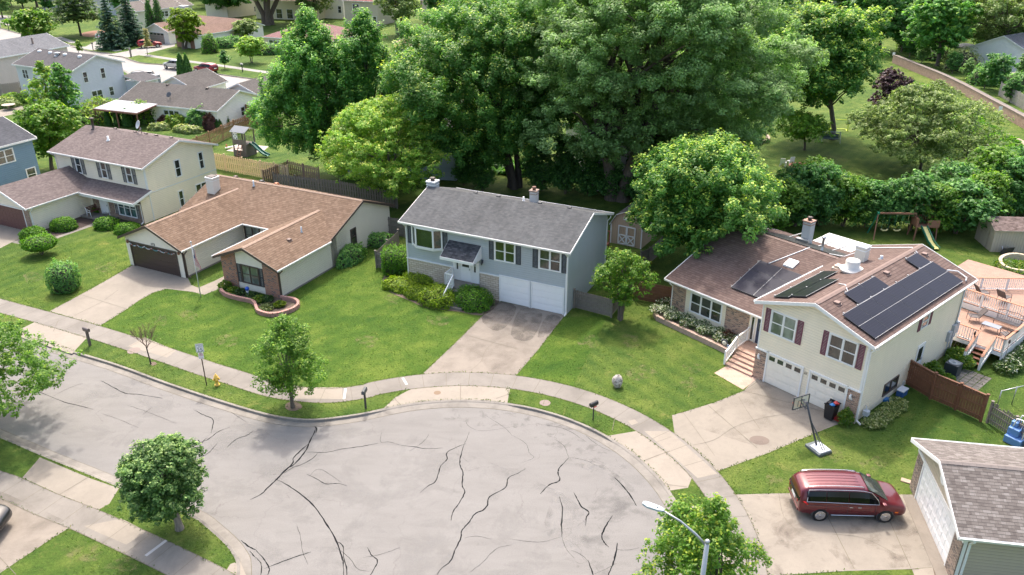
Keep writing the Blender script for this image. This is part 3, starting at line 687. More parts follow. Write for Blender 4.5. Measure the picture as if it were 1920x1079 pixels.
# ------------------------------------------------------------------ HOUSE C: blue-grey bi-level
def house_c():
    h = empty('split_level_house', 'blue-grey sided split-level house with grey shingle roof, bay window and two white garage doors', 'house', (3.90, 52.03, 0), A26)
    sid = siding('blue_grey_siding', (.43, .47, .495)); roof = shingle('grey_shingle', (.095, .098, .102), (.115, .118, .122), (.136, .138, .141), blotch=.3, lines=.25)
    stone = brick('pale_stone', (.50, .42, .33), (.62, .54, .45), (.34, .28, .22), .42, .17, ms=.02)
    W_, D_ = 13.4, 8.05; zr, ze = 6.6, 5.12
    m = MB(); gable_body(m, 'u', -W_, 0, 0, D_, 4.95, ze, zr, .42, z0=0.0); m.build('wall', sid, h)
    s = MB(); s.box((-W_-.02, -.06, 0), (-9.35, 0, 2.0)); s.box((-7.0, -.06, 0), (-5.42, 0, 2.0)); s.build('stone_base', stone, h)
    t = MB(); t.box((-W_-.03, -.09, 2.0), (-9.3, 0, 2.06)); t.box((-7.02, -.09, 2.0), (-5.3, 0, 2.06))
    t.box((-W_, -.03, 2.06), (-W_+.1, 0, 4.9)); t.box((-.1, -.03, 0), (.03, 0, 4.85)); t.box((0, 0, 0), (.03, .1, 4.9)); t.box((0, D_-.1, 0), (.03, D_, 4.9)); t.build('corner_trim', WHITE, h)
    slabroof(h, gable_planes('u', -W_-.35, .33, -.42, D_+.42, ze, zr), mat=roof)
    f = MB(); rake(f, [(.33, -.42, ze-.02), (.33, D_/2, zr-.02), (.33, D_+.42, ze-.02)], .16); rake(f, [(-W_-.385, -.42, ze-.02), (-W_-.385, D_/2, zr-.02), (-W_-.385, D_+.42, ze-.02)], .16)
    f.box((-W_-.35, -.40, ze-.2), (.33, -.37, ze-.03)); f.build('fascia', WHITE, h)
    gutter(h, [(-W_-.38, -.42, ze), (.36, -.42, ze)]); gutter(h, [(.36, D_+.42, ze), (-W_-.38, D_+.42, ze)])
    downspout(h, (.02, -.0), ze, jog=.36); downspout(h, (-W_+.05, 0), ze, jog=.36); downspout(h, (.03, D_-.15), ze, out=(1, 0, 0), jog=.25)
    wl = FLAT(0)
    garage_door(h, wl, -2.68, -.26, 2.06, WHITE2, cols=4, rows=4); garage_door(h, wl, -5.28, -2.94, 2.06, WHITE2, cols=4, rows=4)
    window(h, wl, -2.22, -.46, 3.28, 4.87, 2, label='right upper window with two sashes'); shutter(h, wl, -2.68, -2.28, 3.3, 4.86, SH_BLACK); shutter(h, wl, -.42, -.06, 3.3, 4.86, SH_BLACK)
    window(h, wl, -5.78, -4.05, 3.26, 4.86, 2, glass=GLASS_G); shutter(h, wl, -6.2, -5.83, 3.28, 4.86, SH_BLACK); shutter(h, wl, -4.0, -3.62, 3.28, 4.86, SH_BLACK)
    # bay window: a shallow three-sided box
    b = MB(); L0, L1, z0, z1, dp = -12.82, -10.2, 3.28, 4.92, .42
    base = [(L0, 0), (L0+.55, -dp), (L1-.55, -dp), (L1, 0)]
    b.prism([(x, y, z0-.1) for x, y in base], (0, 0, .12)); b.prism([(x, y, z1-.02) for x, y in base], (0, 0, .14))
    for x, y in base[1:3]: b.box((x-.06, y-.03, z0), (x+.06, y+.06, z1))
    b.box((L0-.06, -.07, z0-.1), (L0+.06, 0, z1+.1)); b.box((L1-.06, -.07, z0-.1), (L1+.06, 0, z1+.1))
    for (p, q) in zip(base, base[1:]):
        for zz in (z0+.03, z1-.1): b.bar((p[0], p[1], zz+.03), (q[0], q[1], zz+.03), .06, .1)
    bay = b.build('window', WHITE, h); bay['label'] = 'white three-sided bay window'
    g = MB()
    for (p, q) in zip(base, base[1:]): g.face([(p[0], p[1]+.02, z0), (q[0], q[1]+.02, z0), (q[0], q[1]+.02, z1), (p[0], p[1]+.02, z1)])
    g.build('pane', GLASS_G, bay); shutter(h, wl, -13.22, -12.9, 3.32, 4.9, SH_BLACK); shutter(h, wl, -10.12, -9.72, 3.32, 4.9, SH_BLACK)
    # entry: white surround, door with sidelights, little roof, landing with railing
    e = MB(); e.box((-9.3, -.05, 1.0), (-7.05, 0, 3.5)); e.build('entry_surround', WHITE, h)
    panel_door(h, FLAT(-.05), -8.6, -7.75, 1.15, 3.15, WHITE2, GLASS)
    for a in (-9.05, -7.55): window(h, FLAT(-.05), a, a+.32, 1.9, 3.1, 1, True, trim=.05)
    zr2, ze2 = 4.2, 3.45
    slabroof(h, [[(-9.6, -1.35, ze2-.1), (-6.85, -1.35, ze2-.1), (-6.85, 0.02, zr2), (-9.6, 0.02, zr2)]], .08, shingle('dark_porch_shingle', (.05, .053, .06), (.08, .083, .09), (.12, .12, .13), lines=.3), 'porch_roof', soff=WHITE)
    e = MB(); e.box((-9.62, -1.4, ze2-.32), (-6.83, -1.36, ze2-.11))
    for x in (-9.62, -6.87): e.prism([(x, -1.36, ze2-.3), (x, 0, ze2-.3), (x, 0, zr2-.02), (x, -1.36, ze2-.12)], (.04, 0, 0))
    for x in (-9.45, -7.0): e.bar((x, -.05, 2.75), (x, -1.2, ze2-.28), .07)
    e.build('porch_trim', WHITE, h)
    st = MB(); st.box((-9.35, -1.3, 0), (-7.0, -.05, 1.05))
    for i in range(5): st.box((-8.6, -1.3-.3*(i+1), 0), (-7.1, -1.3-.3*i, .88-.175*i))
    st.build('steps', M_WALK, h)
    rl = MB()
    def rail(p, q, n):
        p, q = Vector(p), Vector(q); rl.bar(p+Vector((0,0,.95)), q+Vector((0,0,.95)), .07, .06); rl.bar(p+Vector((0,0,.12)), q+Vector((0,0,.12)), .05)
        for i in range(n+1):
            a = p.lerp(q, i/n); rl.bar(a+Vector((0,0,.1 if i % n else 0)), a+Vector((0,0,.95)), .035 if i % n else .09)
    rail((-9.3, -.1, 1.05), (-9.3, -1.25, 1.05), 9); rail((-9.3, -1.25, 1.05), (-8.6, -1.25, 1.05), 6); rail((-8.6, -1.25, 1.05), (-8.6, -2.7, .1), 11)
    rl.build('railing', WHITE2, h)
    l = MB(); l.box((-6.82, -.12, 2.85), (-6.7, 0, 3.1)); l.lathe([(.04, 2.72), (.07, 2.85), (.05, 3.15)], (-6.76, -.16, 0), 8); l.build('wall_lamp', SH_BLACK, h)
    chim = brick('painted_brick', (.60, .58, .56), (.68, .66, .64), (.5, .48, .46)); 
    chimney(h, -W_-.1, 4.35, 6.45, .45, .75, .7, siding('grey_chimney_siding', (.5, .53, .56)), WHITE, True, DKTRIM)
    chimney(h, -4.95, 5.1, 6.2, .95, .52, .52, chim, plain('rusty_cap', (.3, .22, .18, 1), .8), True, plain('clay_flue', (.2, .11, .08, 1), .8))
    for u in (-9.6, -7.6, -4.1, -1.7): box_vent(h, u, 4.3, 6.5, mat=SH_BLACK, s=.26)
    pipe_vent(h, -5.6, 4.6, 6.4, .35, .07, WHITE)
    p = MB(); p.box((-.9, -.06, .9), (-.86, -.02, .95)); dn = MB()
    # red stained deck rail behind
    dk = MB(); 
    for i in range(26): dk.box((-9.9+i*.34, 11.9, 1.2), (-9.86+i*.34, 11.94, 2.1))
    dk.box((-10, 11.86, 2.1), (-1, 11.98, 2.16)); dk.box((-10, 8.1, 1.0), (-1, 12, 1.14)); dk.box((-10, 11.9, 0), (-9.9, 12, 2.1)); dk.box((-1.1, 11.9, 0), (-1, 12, 2.1)); dk.build('back_deck', plain('red_deck_stain', (.22, .085, .05, 1), .7), h)
    return h
# ------------------------------------------------------------------ HOUSE B: tan ranch with two front wings
def house_b():
    h = empty('ranch_house', 'long beige ranch house with tan shingle roof, brown garage door and brick-faced front wing', 'house', (-17.43, 54.82, 0), A26)
    sid = siding('beige_siding', (.74, .675, .57)); roof = shingle('tan_shingle', (.17, .112, .078), (.212, .142, .10), (.252, .174, .126), blotch=.22, lines=.8, w_=.36, h_=.21)
    red = brick('red_brick', (.34, .12, .07), (.42, .17, .10), (.42, .35, .28), .21, .08, dark=(.10, .07, .08), ms=.012)
    stucco = plain('cream_panel', (.78, .72, .61, 1), .7)
    m = MB(); gable_body(m, 'u', -15.8, 0, 6.3, 14.8, 2.4, 2.55, 4.5, .45, 10.7); gable_body(m, 'v', 0, 8.5, -5.5, 0, 2.4, 2.55, 3.76, .4); gable_body(m, 'v', -.42, 8.5, -15.4, -9.22, 2.4, 2.55, 4.06, .4)
    m.build('wall', sid, h)
    slabroof(h, gable_planes('u', -16.1, .3, 5.85, 15.2, 2.55, 4.5, 10.7), mat=roof, soff=DKTRIM)
    slabroof(h, [[(.42, -.5, 2.55), (.42, 6.0, 2.55), (-2.75, 9.0, 3.83), (-2.75, -.5, 3.8)], [(-5.92, -.5, 2.55), (-5.92, 6.0, 2.55), (-2.75, 9.0, 3.83), (-2.75, -.5, 3.8)]], mat=roof, name='wing_roof', soff=DKTRIM)
    slabroof(h, [[(-8.8, -.85, 2.55), (-8.8, 6.0, 2.55), (-12.31, 9.7, 4.1), (-12.31, -.85, 4.07)], [(-15.82, -.85, 2.55), (-15.82, 6.0, 2.55), (-12.31, 9.7, 4.1), (-12.31, -.85, 4.07)]], mat=roof, name='wing_roof', soff=DKTRIM)
    f = MB()
    rake(f, [(-5.92, -.5, 2.54), (-2.75, -.5, 3.79), (.42, -.5, 2.54)], .2); rake(f, [(-15.82, -.85, 2.54), (-12.31, -.85, 4.06), (-8.8, -.85, 2.54)], .2)
    rake(f, [(.3, 5.85, 2.54), (.3, 10.7, 4.49), (.3, 15.2, 2.62)], .18); rake(f, [(-16.14, 5.85, 2.54), (-16.14, 10.7, 4.49), (-16.14, 15.2, 2.62)], .18)
    f.build('fascia', DKTRIM, h)
    gutter(h, [(.42, -.5, 2.56), (.42, 5.9, 2.56)], outs=(1, 0, 0), size=.1); gutter(h, [(-5.92, 5.8, 2.56), (-5.92, -.5, 2.56)], outs=(-1, 0, 0)); gutter(h, [(-8.8, -.85, 2.56), (-8.8, 5.8, 2.56)], outs=(1, 0, 0)); gutter(h, [(-8.8, 5.85, 2.56), (-5.9, 5.85, 2.56)])
    RCM = plain('tan_ridge', (.29, .205, .155, 1), .95, var=.2, scale=4)
    for a, b, sl_ in (((-16, 10.7, 4.5), (.25, 10.7, 4.5), .41), ((-2.75, -.45, 3.8), (-2.75, 8.6, 3.83), .39), ((-12.31, -.8, 4.07), (-12.31, 9.4, 4.1), .43)): ridge_cap(h, a, b, sl_, RCM)
    b = MB(); b.box((-5.53, -.07, 0), (-4.06, 0, 2.48)); b.box((-1.42, -.07, 0), (.03, 0, 2.48))
    b.prism([(-5.53, -.07, 2.48), (-4.06, -.07, 2.48), (-4.06, -.07, 3.1)], (0, .07, 0)); b.prism([(-1.42, -.07, 2.48), (.03, -.07, 2.48), (-1.42, -.07, 3.1)], (0, .07, 0)); b.build('brick_facing', red, h)
    p = MB(); p.box((-4.04, -.03, .05), (-1.44, 0, 3.0)); p.prism([(-4.04, -.03, 3.0), (-1.44, -.03, 3.0), (-2.74, -.03, 3.5)], (0, .03, 0)); p.build('front_panel', stucco, h)
    wl = FLAT(-.03); window(h, wl, -3.62, -1.85, .62, 2.16, 2, frame=DKTRIM, glass=GLASS_B, trim=.1); shutter(h, wl, -4.0, -3.66, .62, 2.14, SH_BLACK); shutter(h, wl, -1.8, -1.46, .62, 2.14, SH_BLACK)
    gp = MB(); gp.box((-15.42, -.48, 0), (-9.2, -.42, 2.5)); gp.prism([(-15.42, -.48, 2.5), (-9.2, -.48, 2.5), (-12.31, -.48, 3.85)], (0, .06, 0)); gp.build('garage_front', stucco, h)
    gd = FLAT(-.48); garage_door(h, gd, -14.84, -9.86, 2.1, plain('brown_door', (.058, .038, .032, 1), .45), DKTRIM, cols=8, panelled=False, rows=4)
    block_text(h, gd, '173', -12.28, 2.26, .3, SH_BLACK)
    lt = MB()
    for x in (-15.1, -9.45): lt.lathe([(.03, 2.0), (.09, 2.06), (.11, 2.2), (.03, 2.32)], (x, -.58, 0), 10)
    lt.build('wall_lamp', plain('copper', (.25, .12, .08, 1), .4, .5), h)
    gl = MB(); r = random.Random(3)                                     # string of lights along the door head
    for i in range(46):
        x = -14.8 + i * .108; z = 2.04 - .14 * abs(math.sin(i * .42)); gl.lathe([(.02, z-.05), (.045, z), (.02, z+.05)], (x, -.6, 0), 6, r.choice((0, 0, 1, 2)))
    gl.build('garland', [plain('clear_bulb', (.65, .65, .7, 1), .2), plain('red_bulb', (.4, .1, .08, 1), .3), plain('teal_bulb', (.1, .3, .32, 1), .3)], h)
    window(h, SIDE_R(0), 8.95, 9.72, .9, 2.4, 1, frame=DKTRIM, trim=.07)
    cw = FLAT(6.3); window(h, cw, -9.1, -7.35, .45, 2.35, 2, frame=DKTRIM, glass=GLASS_B, trim=.12); panel_door(h, cw, -6.85, -6.0, .1, 2.15, stucco, GLASS)
    tr = MB(); tr.box((-.0, -.075, 0), (.05, .06, 2.45)); tr.box((-9.24, -.49, 0), (-9.17, -.35, 2.45)); tr.build('corner_trim', DKTRIM, h)
    downspout(h, (.05, -.02), 2.5, DKTRIM, (1, 0, 0), jog=.33); downspout(h, (-9.17, -.38), 2.5, DKTRIM, (1, 0, 0), jog=.33)
    fd = MB(); fd.box((.0, -.0, 0), (.035, 14.8, .12)); fd.box((-9.22, -.4, 0), (-9.19, 6.3, .12)); fd.build('foundation', M_WALK, h)
    chimney(h, -14.55, 8.75, 3.75, 1.2, .85, .8, plain('cream_brick_paint', (.66, .63, .57, 1), .8), WHITE, False)
    k = MB(); k.box((-14.9, 8.42, 4.98), (-14.2, 9.08, 5.12)); k.build('chimney_hood', DKTRIM, h)
    pipe_vent(h, -11.0, 10.05, 4.3, .5, .07, METAL); pipe_vent(h, -1.6, 4.9, 3.35, .45, .06, METAL); box_vent(h, -1.45, 3.2, 3.28); box_vent(h, -10.9, 10.95, 4.45, mat=SH_BLACK); box_vent(h, -9.2, 10.95, 4.45, mat=plain('orange_vent', (.42, .16, .08, 1), .5)); box_vent(h, -13.9, 10.9, 4.45)
    return h
# ------------------------------------------------------------------ HOUSE A: cream two-storey
def house_a():
    h = empty('two_storey_house', 'cream two-storey house with mauve-brown roof, grey shutters and attached garage', 'house', (-34.17, 70.49, 0), R(-26.5))
    sid = siding('cream_siding', (.93, .83, .66)); roof = shingle('mauve_shingle', (.135, .108, .104), (.17, .136, .13), (.205, .168, .16), blotch=.15, lines=.45)
    pbr = brick('mixed_brick', (.22, .13, .10), (.42, .30, .22), (.3, .25, .2), .22, .08)
    m = MB(); gable_body(m, 'u', -12.3, 0, 1.05, 9.5, 5.1, 5.25, 6.75, .4); m.box((-7.1, 0.0, 0), (-.0, 1.1, 2.45)); gable_body(m, 'v', -6.1, 1.5, -13.8, -7.1, 2.4, 2.5, 3.93, .35)
    m.build('wall', sid, h)
    slabroof(h, gable_planes('u', -12.6, .33, .6, 9.95, 5.22, 6.75), mat=roof)
    slabroof(h, [[(.45, -1.15, 2.42), (-7.0, -1.15, 2.42), (-8.2, 1.06, 3.05), (.45, 1.06, 3.05)]], .12, roof, 'porch_roof')
    slabroof(h, gable_planes('v', -6.5, 1.04, -14.15, -6.75, 2.5, 3.93), mat=roof, name='garage_roof')
    f = MB(); rake(f, [(.33, .6, 5.2), (.33, 5.28, 6.73), (.33, 9.95, 5.2)], .16); f.box((-12.6, .62, 5.02), (.33, .66, 5.2)); rake(f, [(-14.15, -6.5, 2.48), (-10.45, -6.5, 3.91), (-6.75, -6.5, 2.48)], .2); rake(f, [(.45, -1.15, 2.4), (.45, 1.06, 3.03)], .2); f.box((-6.9, -1.15, 2.1), (.45, -1.05, 2.4))
    f.build('fascia', WHITE, h)
    gutter(h, [(-12.6, .6, 5.22), (.36, .6, 5.22)]); gutter(h, [(-6.9, -1.15, 2.42), (.45, -1.15, 2.42)]); gutter(h, [(-6.75, -6.5, 2.5), (-6.75, -1.2, 2.5)], outs=(1, 0, 0))
    downspout(h, (-12.2, 1.05), 5.2, jog=.4); downspout(h, (-.05, .0), 2.4, jog=.9); downspout(h, (-7.1, -6.0), 2.45, out=(1, 0, 0))
    up = FLAT(1.05); GS = plain('grey_shutter', (.12, .12, .13, 1), .6)
    for a in (-9.95, -6.4, -3.0):                                         # three matching upper windows with shutters
        window(h, up, a+.48, a+1.32, 3.35, 5.02, 1); shutter(h, up, a, a+.42, 3.35, 5.02, GS); shutter(h, up, a+1.38, a+1.8, 3.35, 5.02, GS)
    lo = FLAT(0.0); b = MB(); b.box((-6.6, -.05, 0), (.02, 0, .45)); b.box((-6.6, -.05, .45), (-5.8, 0, 2.2)); b.box((-4.4, -.05, .45), (-3.75, 0, 2.2)); b.box((-.35, -.05, .45), (.02, 0, 2.2)); b.build('brick_facing', pbr, h)
    window(h, lo, -3.2, -.75, .42, 2.1, 3, glass=glass_mat('teal_curtain_glass', (.02, .05, .05), (.07, .15, .14), 5)); shutter(h, lo, -3.62, -3.24, .42, 2.1, GS); shutter(h, lo, -.7, -.38, .42, 2.1, GS)
    panel_door(h, FLAT(-.02), -5.55, -4.6, .15, 2.1, WHITE2, GLASS, light=(.8, .95))
    st = MB(); st.box((-7.0, -1.4, 0), (-3.4, -.05, .14)); st.build('porch_slab', M_WALK, h)
    r = SIDE_R(0); window(h, r, 4.45, 5.2, 3.2, 4.92, 1); window(h, r, 7.45, 8.12, 3.2, 4.92, 1); window(h, r, 4.3, 4.95, .2, 1.9, 1); window(h, r, 6.5, 8.0, .5, 1.9, 2, False)
    bd = MB(); bd.box((0, .0, 2.62), (.03, 9.5, 2.7)); bd.box((0, 1.05, 0), (.04, 1.15, 5.1)); bd.box((-12.3, 1.01, 2.9), (-12.2, 1.05, 5.1)); bd.box((-.1, 1.01, 2.9), (0, 1.05, 5.1)); bd.build('corner_trim', WHITE, h)
    gd = FLAT(-6.1); b = MB(); b.box((-7.75, -6.15, 0), (-7.08, -6.1, 2.3)); b.build('brick_facing', pbr, h)
    garage_door(h, gd, -13.0, -7.85, 2.1, plain('maroon_door', (.13, .06, .055, 1), .5), WHITE, cols=10, rows=4)
    pipe_vent(h, -11.0, 4.9, 6.6, 1.0, .13, DKTRIM, True, 'flue'); pipe_vent(h, -7.4, 3.6, 6.2, .4, .1, WHITE)
    for u in (-8.9, -6.1, -4.6, -3.2, -1.2): box_vent(h, u, 5.75, 6.62, mat=plain('mauve_vent', (.17, .12, .11, 1), .5), s=.26)
    d = MB(); d.tube([(-5.0, 5.6, 6.6), (-5.05, 5.6, 7.2), (-4.6, 5.3, 7.3)], .035, 6); d.tube([(-5.5, 5.4, 6.6), (-5.05, 5.5, 7.1)], .03, 5); dd = d.build('satellite_dish', METAL, h)
    k = MB(lambda p: Vector((-5.2, 5.5, 7.55)) + Matrix.Rotation(R(65), 3, 'X') @ Matrix.Rotation(R(-18), 3, 'Y') @ p); k.lathe([(.02, -.12), (.3, -.07), (.42, .02), (.4, .03), (.28, -.04), (.01, -.09)], n=18); k.build('reflector', plain('dish_grey', (.5, .51, .52, 1), .4), dd)
    return h
HC = house_c(); HB = house_b(); HA = house_a()
# ------------------------------------------------------------------ HOUSE D: cream house with solar panels
PANEL = None
def solar_mat(name, c, edge, ro=.28):
    n = N(name); g = n.co('UV'); f = n.noise(g, .6, 3)
    gl = n.add('ShaderNodeTexBrick', i_Vector=g, i_Color1=(0, 0, 0, 1), i_Color2=(.3, .3, .3, 1), i_Mortar=(1, 1, 1, 1), i_Scale=1.0, i_Mortar_Size=.006, i_Brick_Width=.16, i_Row_Height=.16, offset=0.0)
    col = n.mix(f, sc3(c, .8), sc3(c, 1.25)); col = n.mix(n.math('MULTIPLY', gl.outputs[1], .35), col, c4(edge)); MATS[name] = n.fin(col, ro, spec=.1 if ro < .3 else .06); return n.m
def solar_row(par, u0, v0, du, dv, nu, nv, zf, mat, lift=.13, label=None):
    "nu x nv modules; zf(u, v) = roof height"
    m = MB(); g = .012
    fr = MB()
    for i in range(nu):
        for j in range(nv):
            a0, a1 = u0 + du*i + g, u0 + du*(i+1) - g; b0, b1 = v0 + dv*j + g, v0 + dv*(j+1) - g
            P_ = [Vector((a, b, zf(a, b) + lift)) for a, b in ((a0, b0), (a1, b0), (a1, b1), (a0, b1))]
            fr.prism([p - Vector((0, 0, .04)) for p in P_], (0, 0, .038)); e = .02
            c = sum(P_, Vector()) / 4; Q = [p + (c - p) * .02 + Vector((0, 0, .002)) for p in P_]; m.face(Q)
    s = fr.build('solar_panel', SH_BLACK, par)
    m.build('solar_cells', mat, s)
    if label: s['label'] = label
    rl = MB()
    for i in range(nu + 1):
        a = u0 + du*i; rl.bar((a, v0, zf(a, v0)+lift+.004), (a, v0+dv*nv, zf(a, v0+dv*nv)+lift+.004), .022, .012)
    rl.build('panel_rail', plain('rail_alu', (.3, .3, .31, 1), .6), s)
    ft = MB()
    for k in range(nv + 1):
        b = v0 + dv*nv*(k+.15)/(nv+.3)
        for a in (u0 - .05, ): ft.box((a-.05, b-.03, zf(a, b)), (a+.03, b+.03, zf(a, b)+lift+.02))
    ft.build('mounting_foot', METAL, s); return s
def house_d():
    h = empty('solar_house', 'cream split-level house with maroon shutters, rust-brown roof and black solar panels', 'house', (19.62, 38.55, 0), R(-49))
    sid = siding('pale_cream_siding', (.88, .785, .62)); roof = shingle('rust_shingle', (.145, .099, .087), (.172, .12, .104), (.2, .143, .125), blotch=.2, lines=.9, w_=.36, h_=.21)
    br = brick('speckled_brick', (.24, .11, .07), (.50, .30, .20), (.50, .44, .38), .2, .075, dark=(.09, .05, .04), ms=.012)
    W_, D_ = 6.75, 12.6; ze, zr = 5.29, 6.53; sl_ = .33
    m = MB(); gable_body(m, 'v', 0, D_, -W_, 0, 5.1, ze, zr, .4); gable_body(m, 'u', -15.6, -W_+.3, 2.85, 16.5, 2.7, 2.8, 5.2, .4, 9.7, z0=0); m.build('wall', sid, h)
    slabroof(h, gable_planes('v', -.35, D_+.38, -W_-.4, .37, ze, zr), mat=roof, soff=WHITE)
    slabroof(h, [[(-16.1, 2.45, 2.8), (-6.8, 2.45, 2.8), (-4.9, 9.7, 5.2), (-16.1, 9.7, 5.2)], [(-16.1, 16.95, 2.8), (-16.1, 9.7, 5.2), (-6.0, 9.7, 5.2), (-6.0, 16.95, 2.8)]], mat=roof, name='wing_roof', soff=WHITE)
    f = MB(); rake(f, [(-W_-.4, -.35, ze-.01), (-3.375, -.35, zr-.01), (.37, -.35, ze-.01)], .2); rake(f, [(.37, D_+.42, ze-.01), (-3.375, D_+.42, zr-.01), (-W_-.4, D_+.42, ze-.01)], .2); rake(f, [(-16.14, 16.95, 2.79), (-16.14, 9.7, 5.19), (-16.14, 2.45, 2.79)], .17); f.build('fascia', WHITE, h)
    gutter(h, [(.37, -.35, ze), (.37, D_+.38, ze)], outs=(1, 0, 0)); gutter(h, [(-W_-.4, 7.6, ze), (-W_-.4, -.35, ze)], outs=(-1, 0, 0)); gutter(h, [(-16.1, 2.45, 2.8), (-7.0, 2.45, 2.8)])
    RCM = plain('rust_ridge', (.2, .142, .122, 1), .95, var=.2, scale=4); ridge_cap(h, (-3.375, -.3, zr), (-3.375, D_+.3, zr), .33, RCM); ridge_cap(h, (-16, 9.7, 5.2), (-6.8, 9.7, 5.2), .33, RCM)
    lw = MB(); lw.box((-W_-.02, -.06, 0), (-5.98, .0, 2.05)); lw.box((-.74, -.06, 0), (.02, .0, 2.05)); lw.build('brick_facing', br, h)
    lb = MB(); lb.box((-15.62, 2.79, 0), (-14.45, 2.86, 2.62)); lb.box((-11.05, 2.79, 0), (-9.25, 2.86, 2.62)); lb.build('brick_facing', br, h)
    t = MB(); t.box((-W_-.05, -.1, 2.05), (-5.9, 0, 2.13)); t.box((-.8, -.1, 2.05), (.04, 0, 2.13)); t.box((-.1, -.03, 2.13), (.03, 0, 5.1)); t.box((0, -.03, 0), (.04, .09, 5.1)); t.box((-W_, -.03, 2.13), (-W_+.08, 0, 5.1)); t.box((0, D_-.1, 0), (.03, D_, 5.0)); t.build('corner_trim', WHITE, h)
    wl = FLAT(0); gdm = plain('cream_door', (.80, .75, .66, 1), .5)
    garage_door(h, wl, -5.92, -3.62, 2.03, gdm, lights=4, cols=4); garage_door(h, wl, -3.05, -.8, 2.03, gdm, lights=4, cols=4)
    MAR = plain('maroon_shutter', (.17, .055, .085, 1), .6)
    window(h, wl, -6.14, -4.4, 3.4, 4.96, 2, glass=GLASS_B); shutter(h, wl, -6.5, -6.18, 3.42, 4.96, MAR); shutter(h, wl, -4.36, -4.0, 3.42, 4.96, MAR)
    window(h, wl, -2.38, -.62, 3.4, 4.96, 2, label='upper window right of the middle'); shutter(h, wl, -2.74, -2.42, 3.42, 4.96, MAR); shutter(h, wl, -.58, -.24, 3.42, 4.96, MAR)
    block_text(h, wl, '67', -3.36, 1.72, .2, plain('tan_letter', (.3, .24, .17, 1), .6))
    rs = SIDE_R(0); window(h, rs, 6.5, 7.45, 3.75, 4.65, 1, True, trim=.07); shutter(h, rs, 6.1, 6.42, 3.75, 4.65, MAR); shutter(h, rs, 7.53, 7.85, 3.75, 4.65, MAR)
    panel_door(h, rs, 6.95, 7.8, .35, 2.4, WHITE2, GLASS, light=(.1, .92)); window(h, rs, 3.1, 4.9, .45, 1.3, 2, False, frame=DKTRIM, trim=.05)
    lf = FLAT(2.85); window(h, lf, -14.05, -11.35, .88, 2.4, 3)
    window(h, lf, -9.12, -8.76, .65, 2.45, 1, False, trim=.06); panel_door(h, lf, -8.6, -7.75, .6, 2.5, plain('navy_door', (.03, .05, .10, 1), .35), GLASS, light=(.5, .9))
    stp = brick('step_pavers', (.40, .26, .2), (.5, .34, .27), (.25, .18, .15), .32, .15, ms=.006)
    st = MB(); st.box((-9.2, 1.25, 0), (-6.76, 2.78, .6))
    for i in range(4): st.box((-8.75, 1.25-.36*(i+1), 0), (-6.76, 1.25-.36*i, .5-.125*i))
    st.build('steps', stp, h)
    rl = MB()
    def rail(p, q, n):
        p, q = Vector(p), Vector(q); rl.bar(p+Vector((0,0,.9)), q+Vector((0,0,.9)), .08, .06); rl.bar(p+Vector((0,0,.1)), q+Vector((0,0,.1)), .05)
        for i in range(n+1):
            a = p.lerp(q, i/n); e = i in (0, n); rl.bar(a+Vector((0,0,0)), a+Vector((0,0,1.0 if e else .9)), .11 if e else .04)
    rail((-9.1, 2.7, .6), (-8.95, 1.25, .6), 8); rail((-8.95, 1.25, .6), (-8.8, -.15, .02), 9); rl.build('railing', WHITE2, h)
    downspout(h, (-15.6, 2.85), 2.75, jog=.35); downspout(h, (.03, .02), 5.2, out=(1, 0, 0), jog=.33)
    # white egret-shaped wall plaques
    for a in (-6.5, -.45):
        k = MB(FLAT(-.06)); k.tube([(a+.05, 1.45, .03), (a-.02, 1.55, .04), (a-.05, 1.66, .04), (a+.02, 1.74, .04), (a-.06, 1.78, .04)], [.05, .09, .06, .04, .015], 6); k.box((a-.09, 1.4, 0), (a+.1, 1.5, .02)); k.build('wall_plaque', WHITE2, h)
    # solar arrays
    SP = solar_mat('solar_black', (.015, .016, .026), (.055, .058, .075)); SP2 = solar_mat('solar_painted_glare', (.035, .034, .046), (.07, .07, .085), .5); SP3 = solar_mat('solar_green', (.012, .016, .016), (.04, .046, .046))  # SP2: sky glare on the front slope put into a greyer cell colour
    zB = lambda u, v: zr - sl_*(u+3.375); zL = lambda u, v: ze + sl_*(u+7.15); zF = lambda u, v: 2.8 + sl_*(v-2.45)
    solar_row(h, -1.95, .15, 1.02, 1.62, 2, 7, zB, SP, label='long lower bank of black panels, right slope'); solar_row(h, -2.97, 2.1, 1.0, 1.82, 1, 2, zB, SP); solar_row(h, -2.97, 9.7, 1.0, 1.62, 1, 1, zB, SP)
    solar_row(h, -6.3, .2, .95, 1.9, 1, 3, zL, SP3); solar_row(h, -5.35, .45, .95, 1.85, 1, 2, zL, SP3); solar_row(h, -11.5, 3.75, 1.73, 1.08, 2, 3, zF, SP2, label='six panels on the front slope with grey sky glare painted into their colour')
    # roof fittings
    cs = siding('grey_clapboard', (.55, .57, .58), .1); c1 = chimney(h, -11.35, 12.7, 4.2, 1.75, .62, .62, cs, plain('terracotta_cap', (.42, .26, .2, 1), .8), True, DKTRIM)
    chimney(h, -5.35, 8.75, 5.75, 1.15, .68, .6, plain('cream_chimney', (.66, .63, .56, 1), .7), plain('white_cap', (.75, .77, .78, 1), .4), False)
    f = MB(); f.box((-11.85, 12.0, 4.1), (-10.85, 12.3, 4.7)); f.build('flashing', METAL, h)
    tb = MB(); tb.lathe([(.5, 5.85), (.62, 6.05), (.75, 6.2), (.72, 6.25), (.42, 6.3), (.44, 6.75), (.40, 6.82), (.05, 6.86)], (-4.75, 6.4, 0), 20); tb.build('roof_fan', plain('cream_fan', (.66, .63, .58, 1), .5), h)
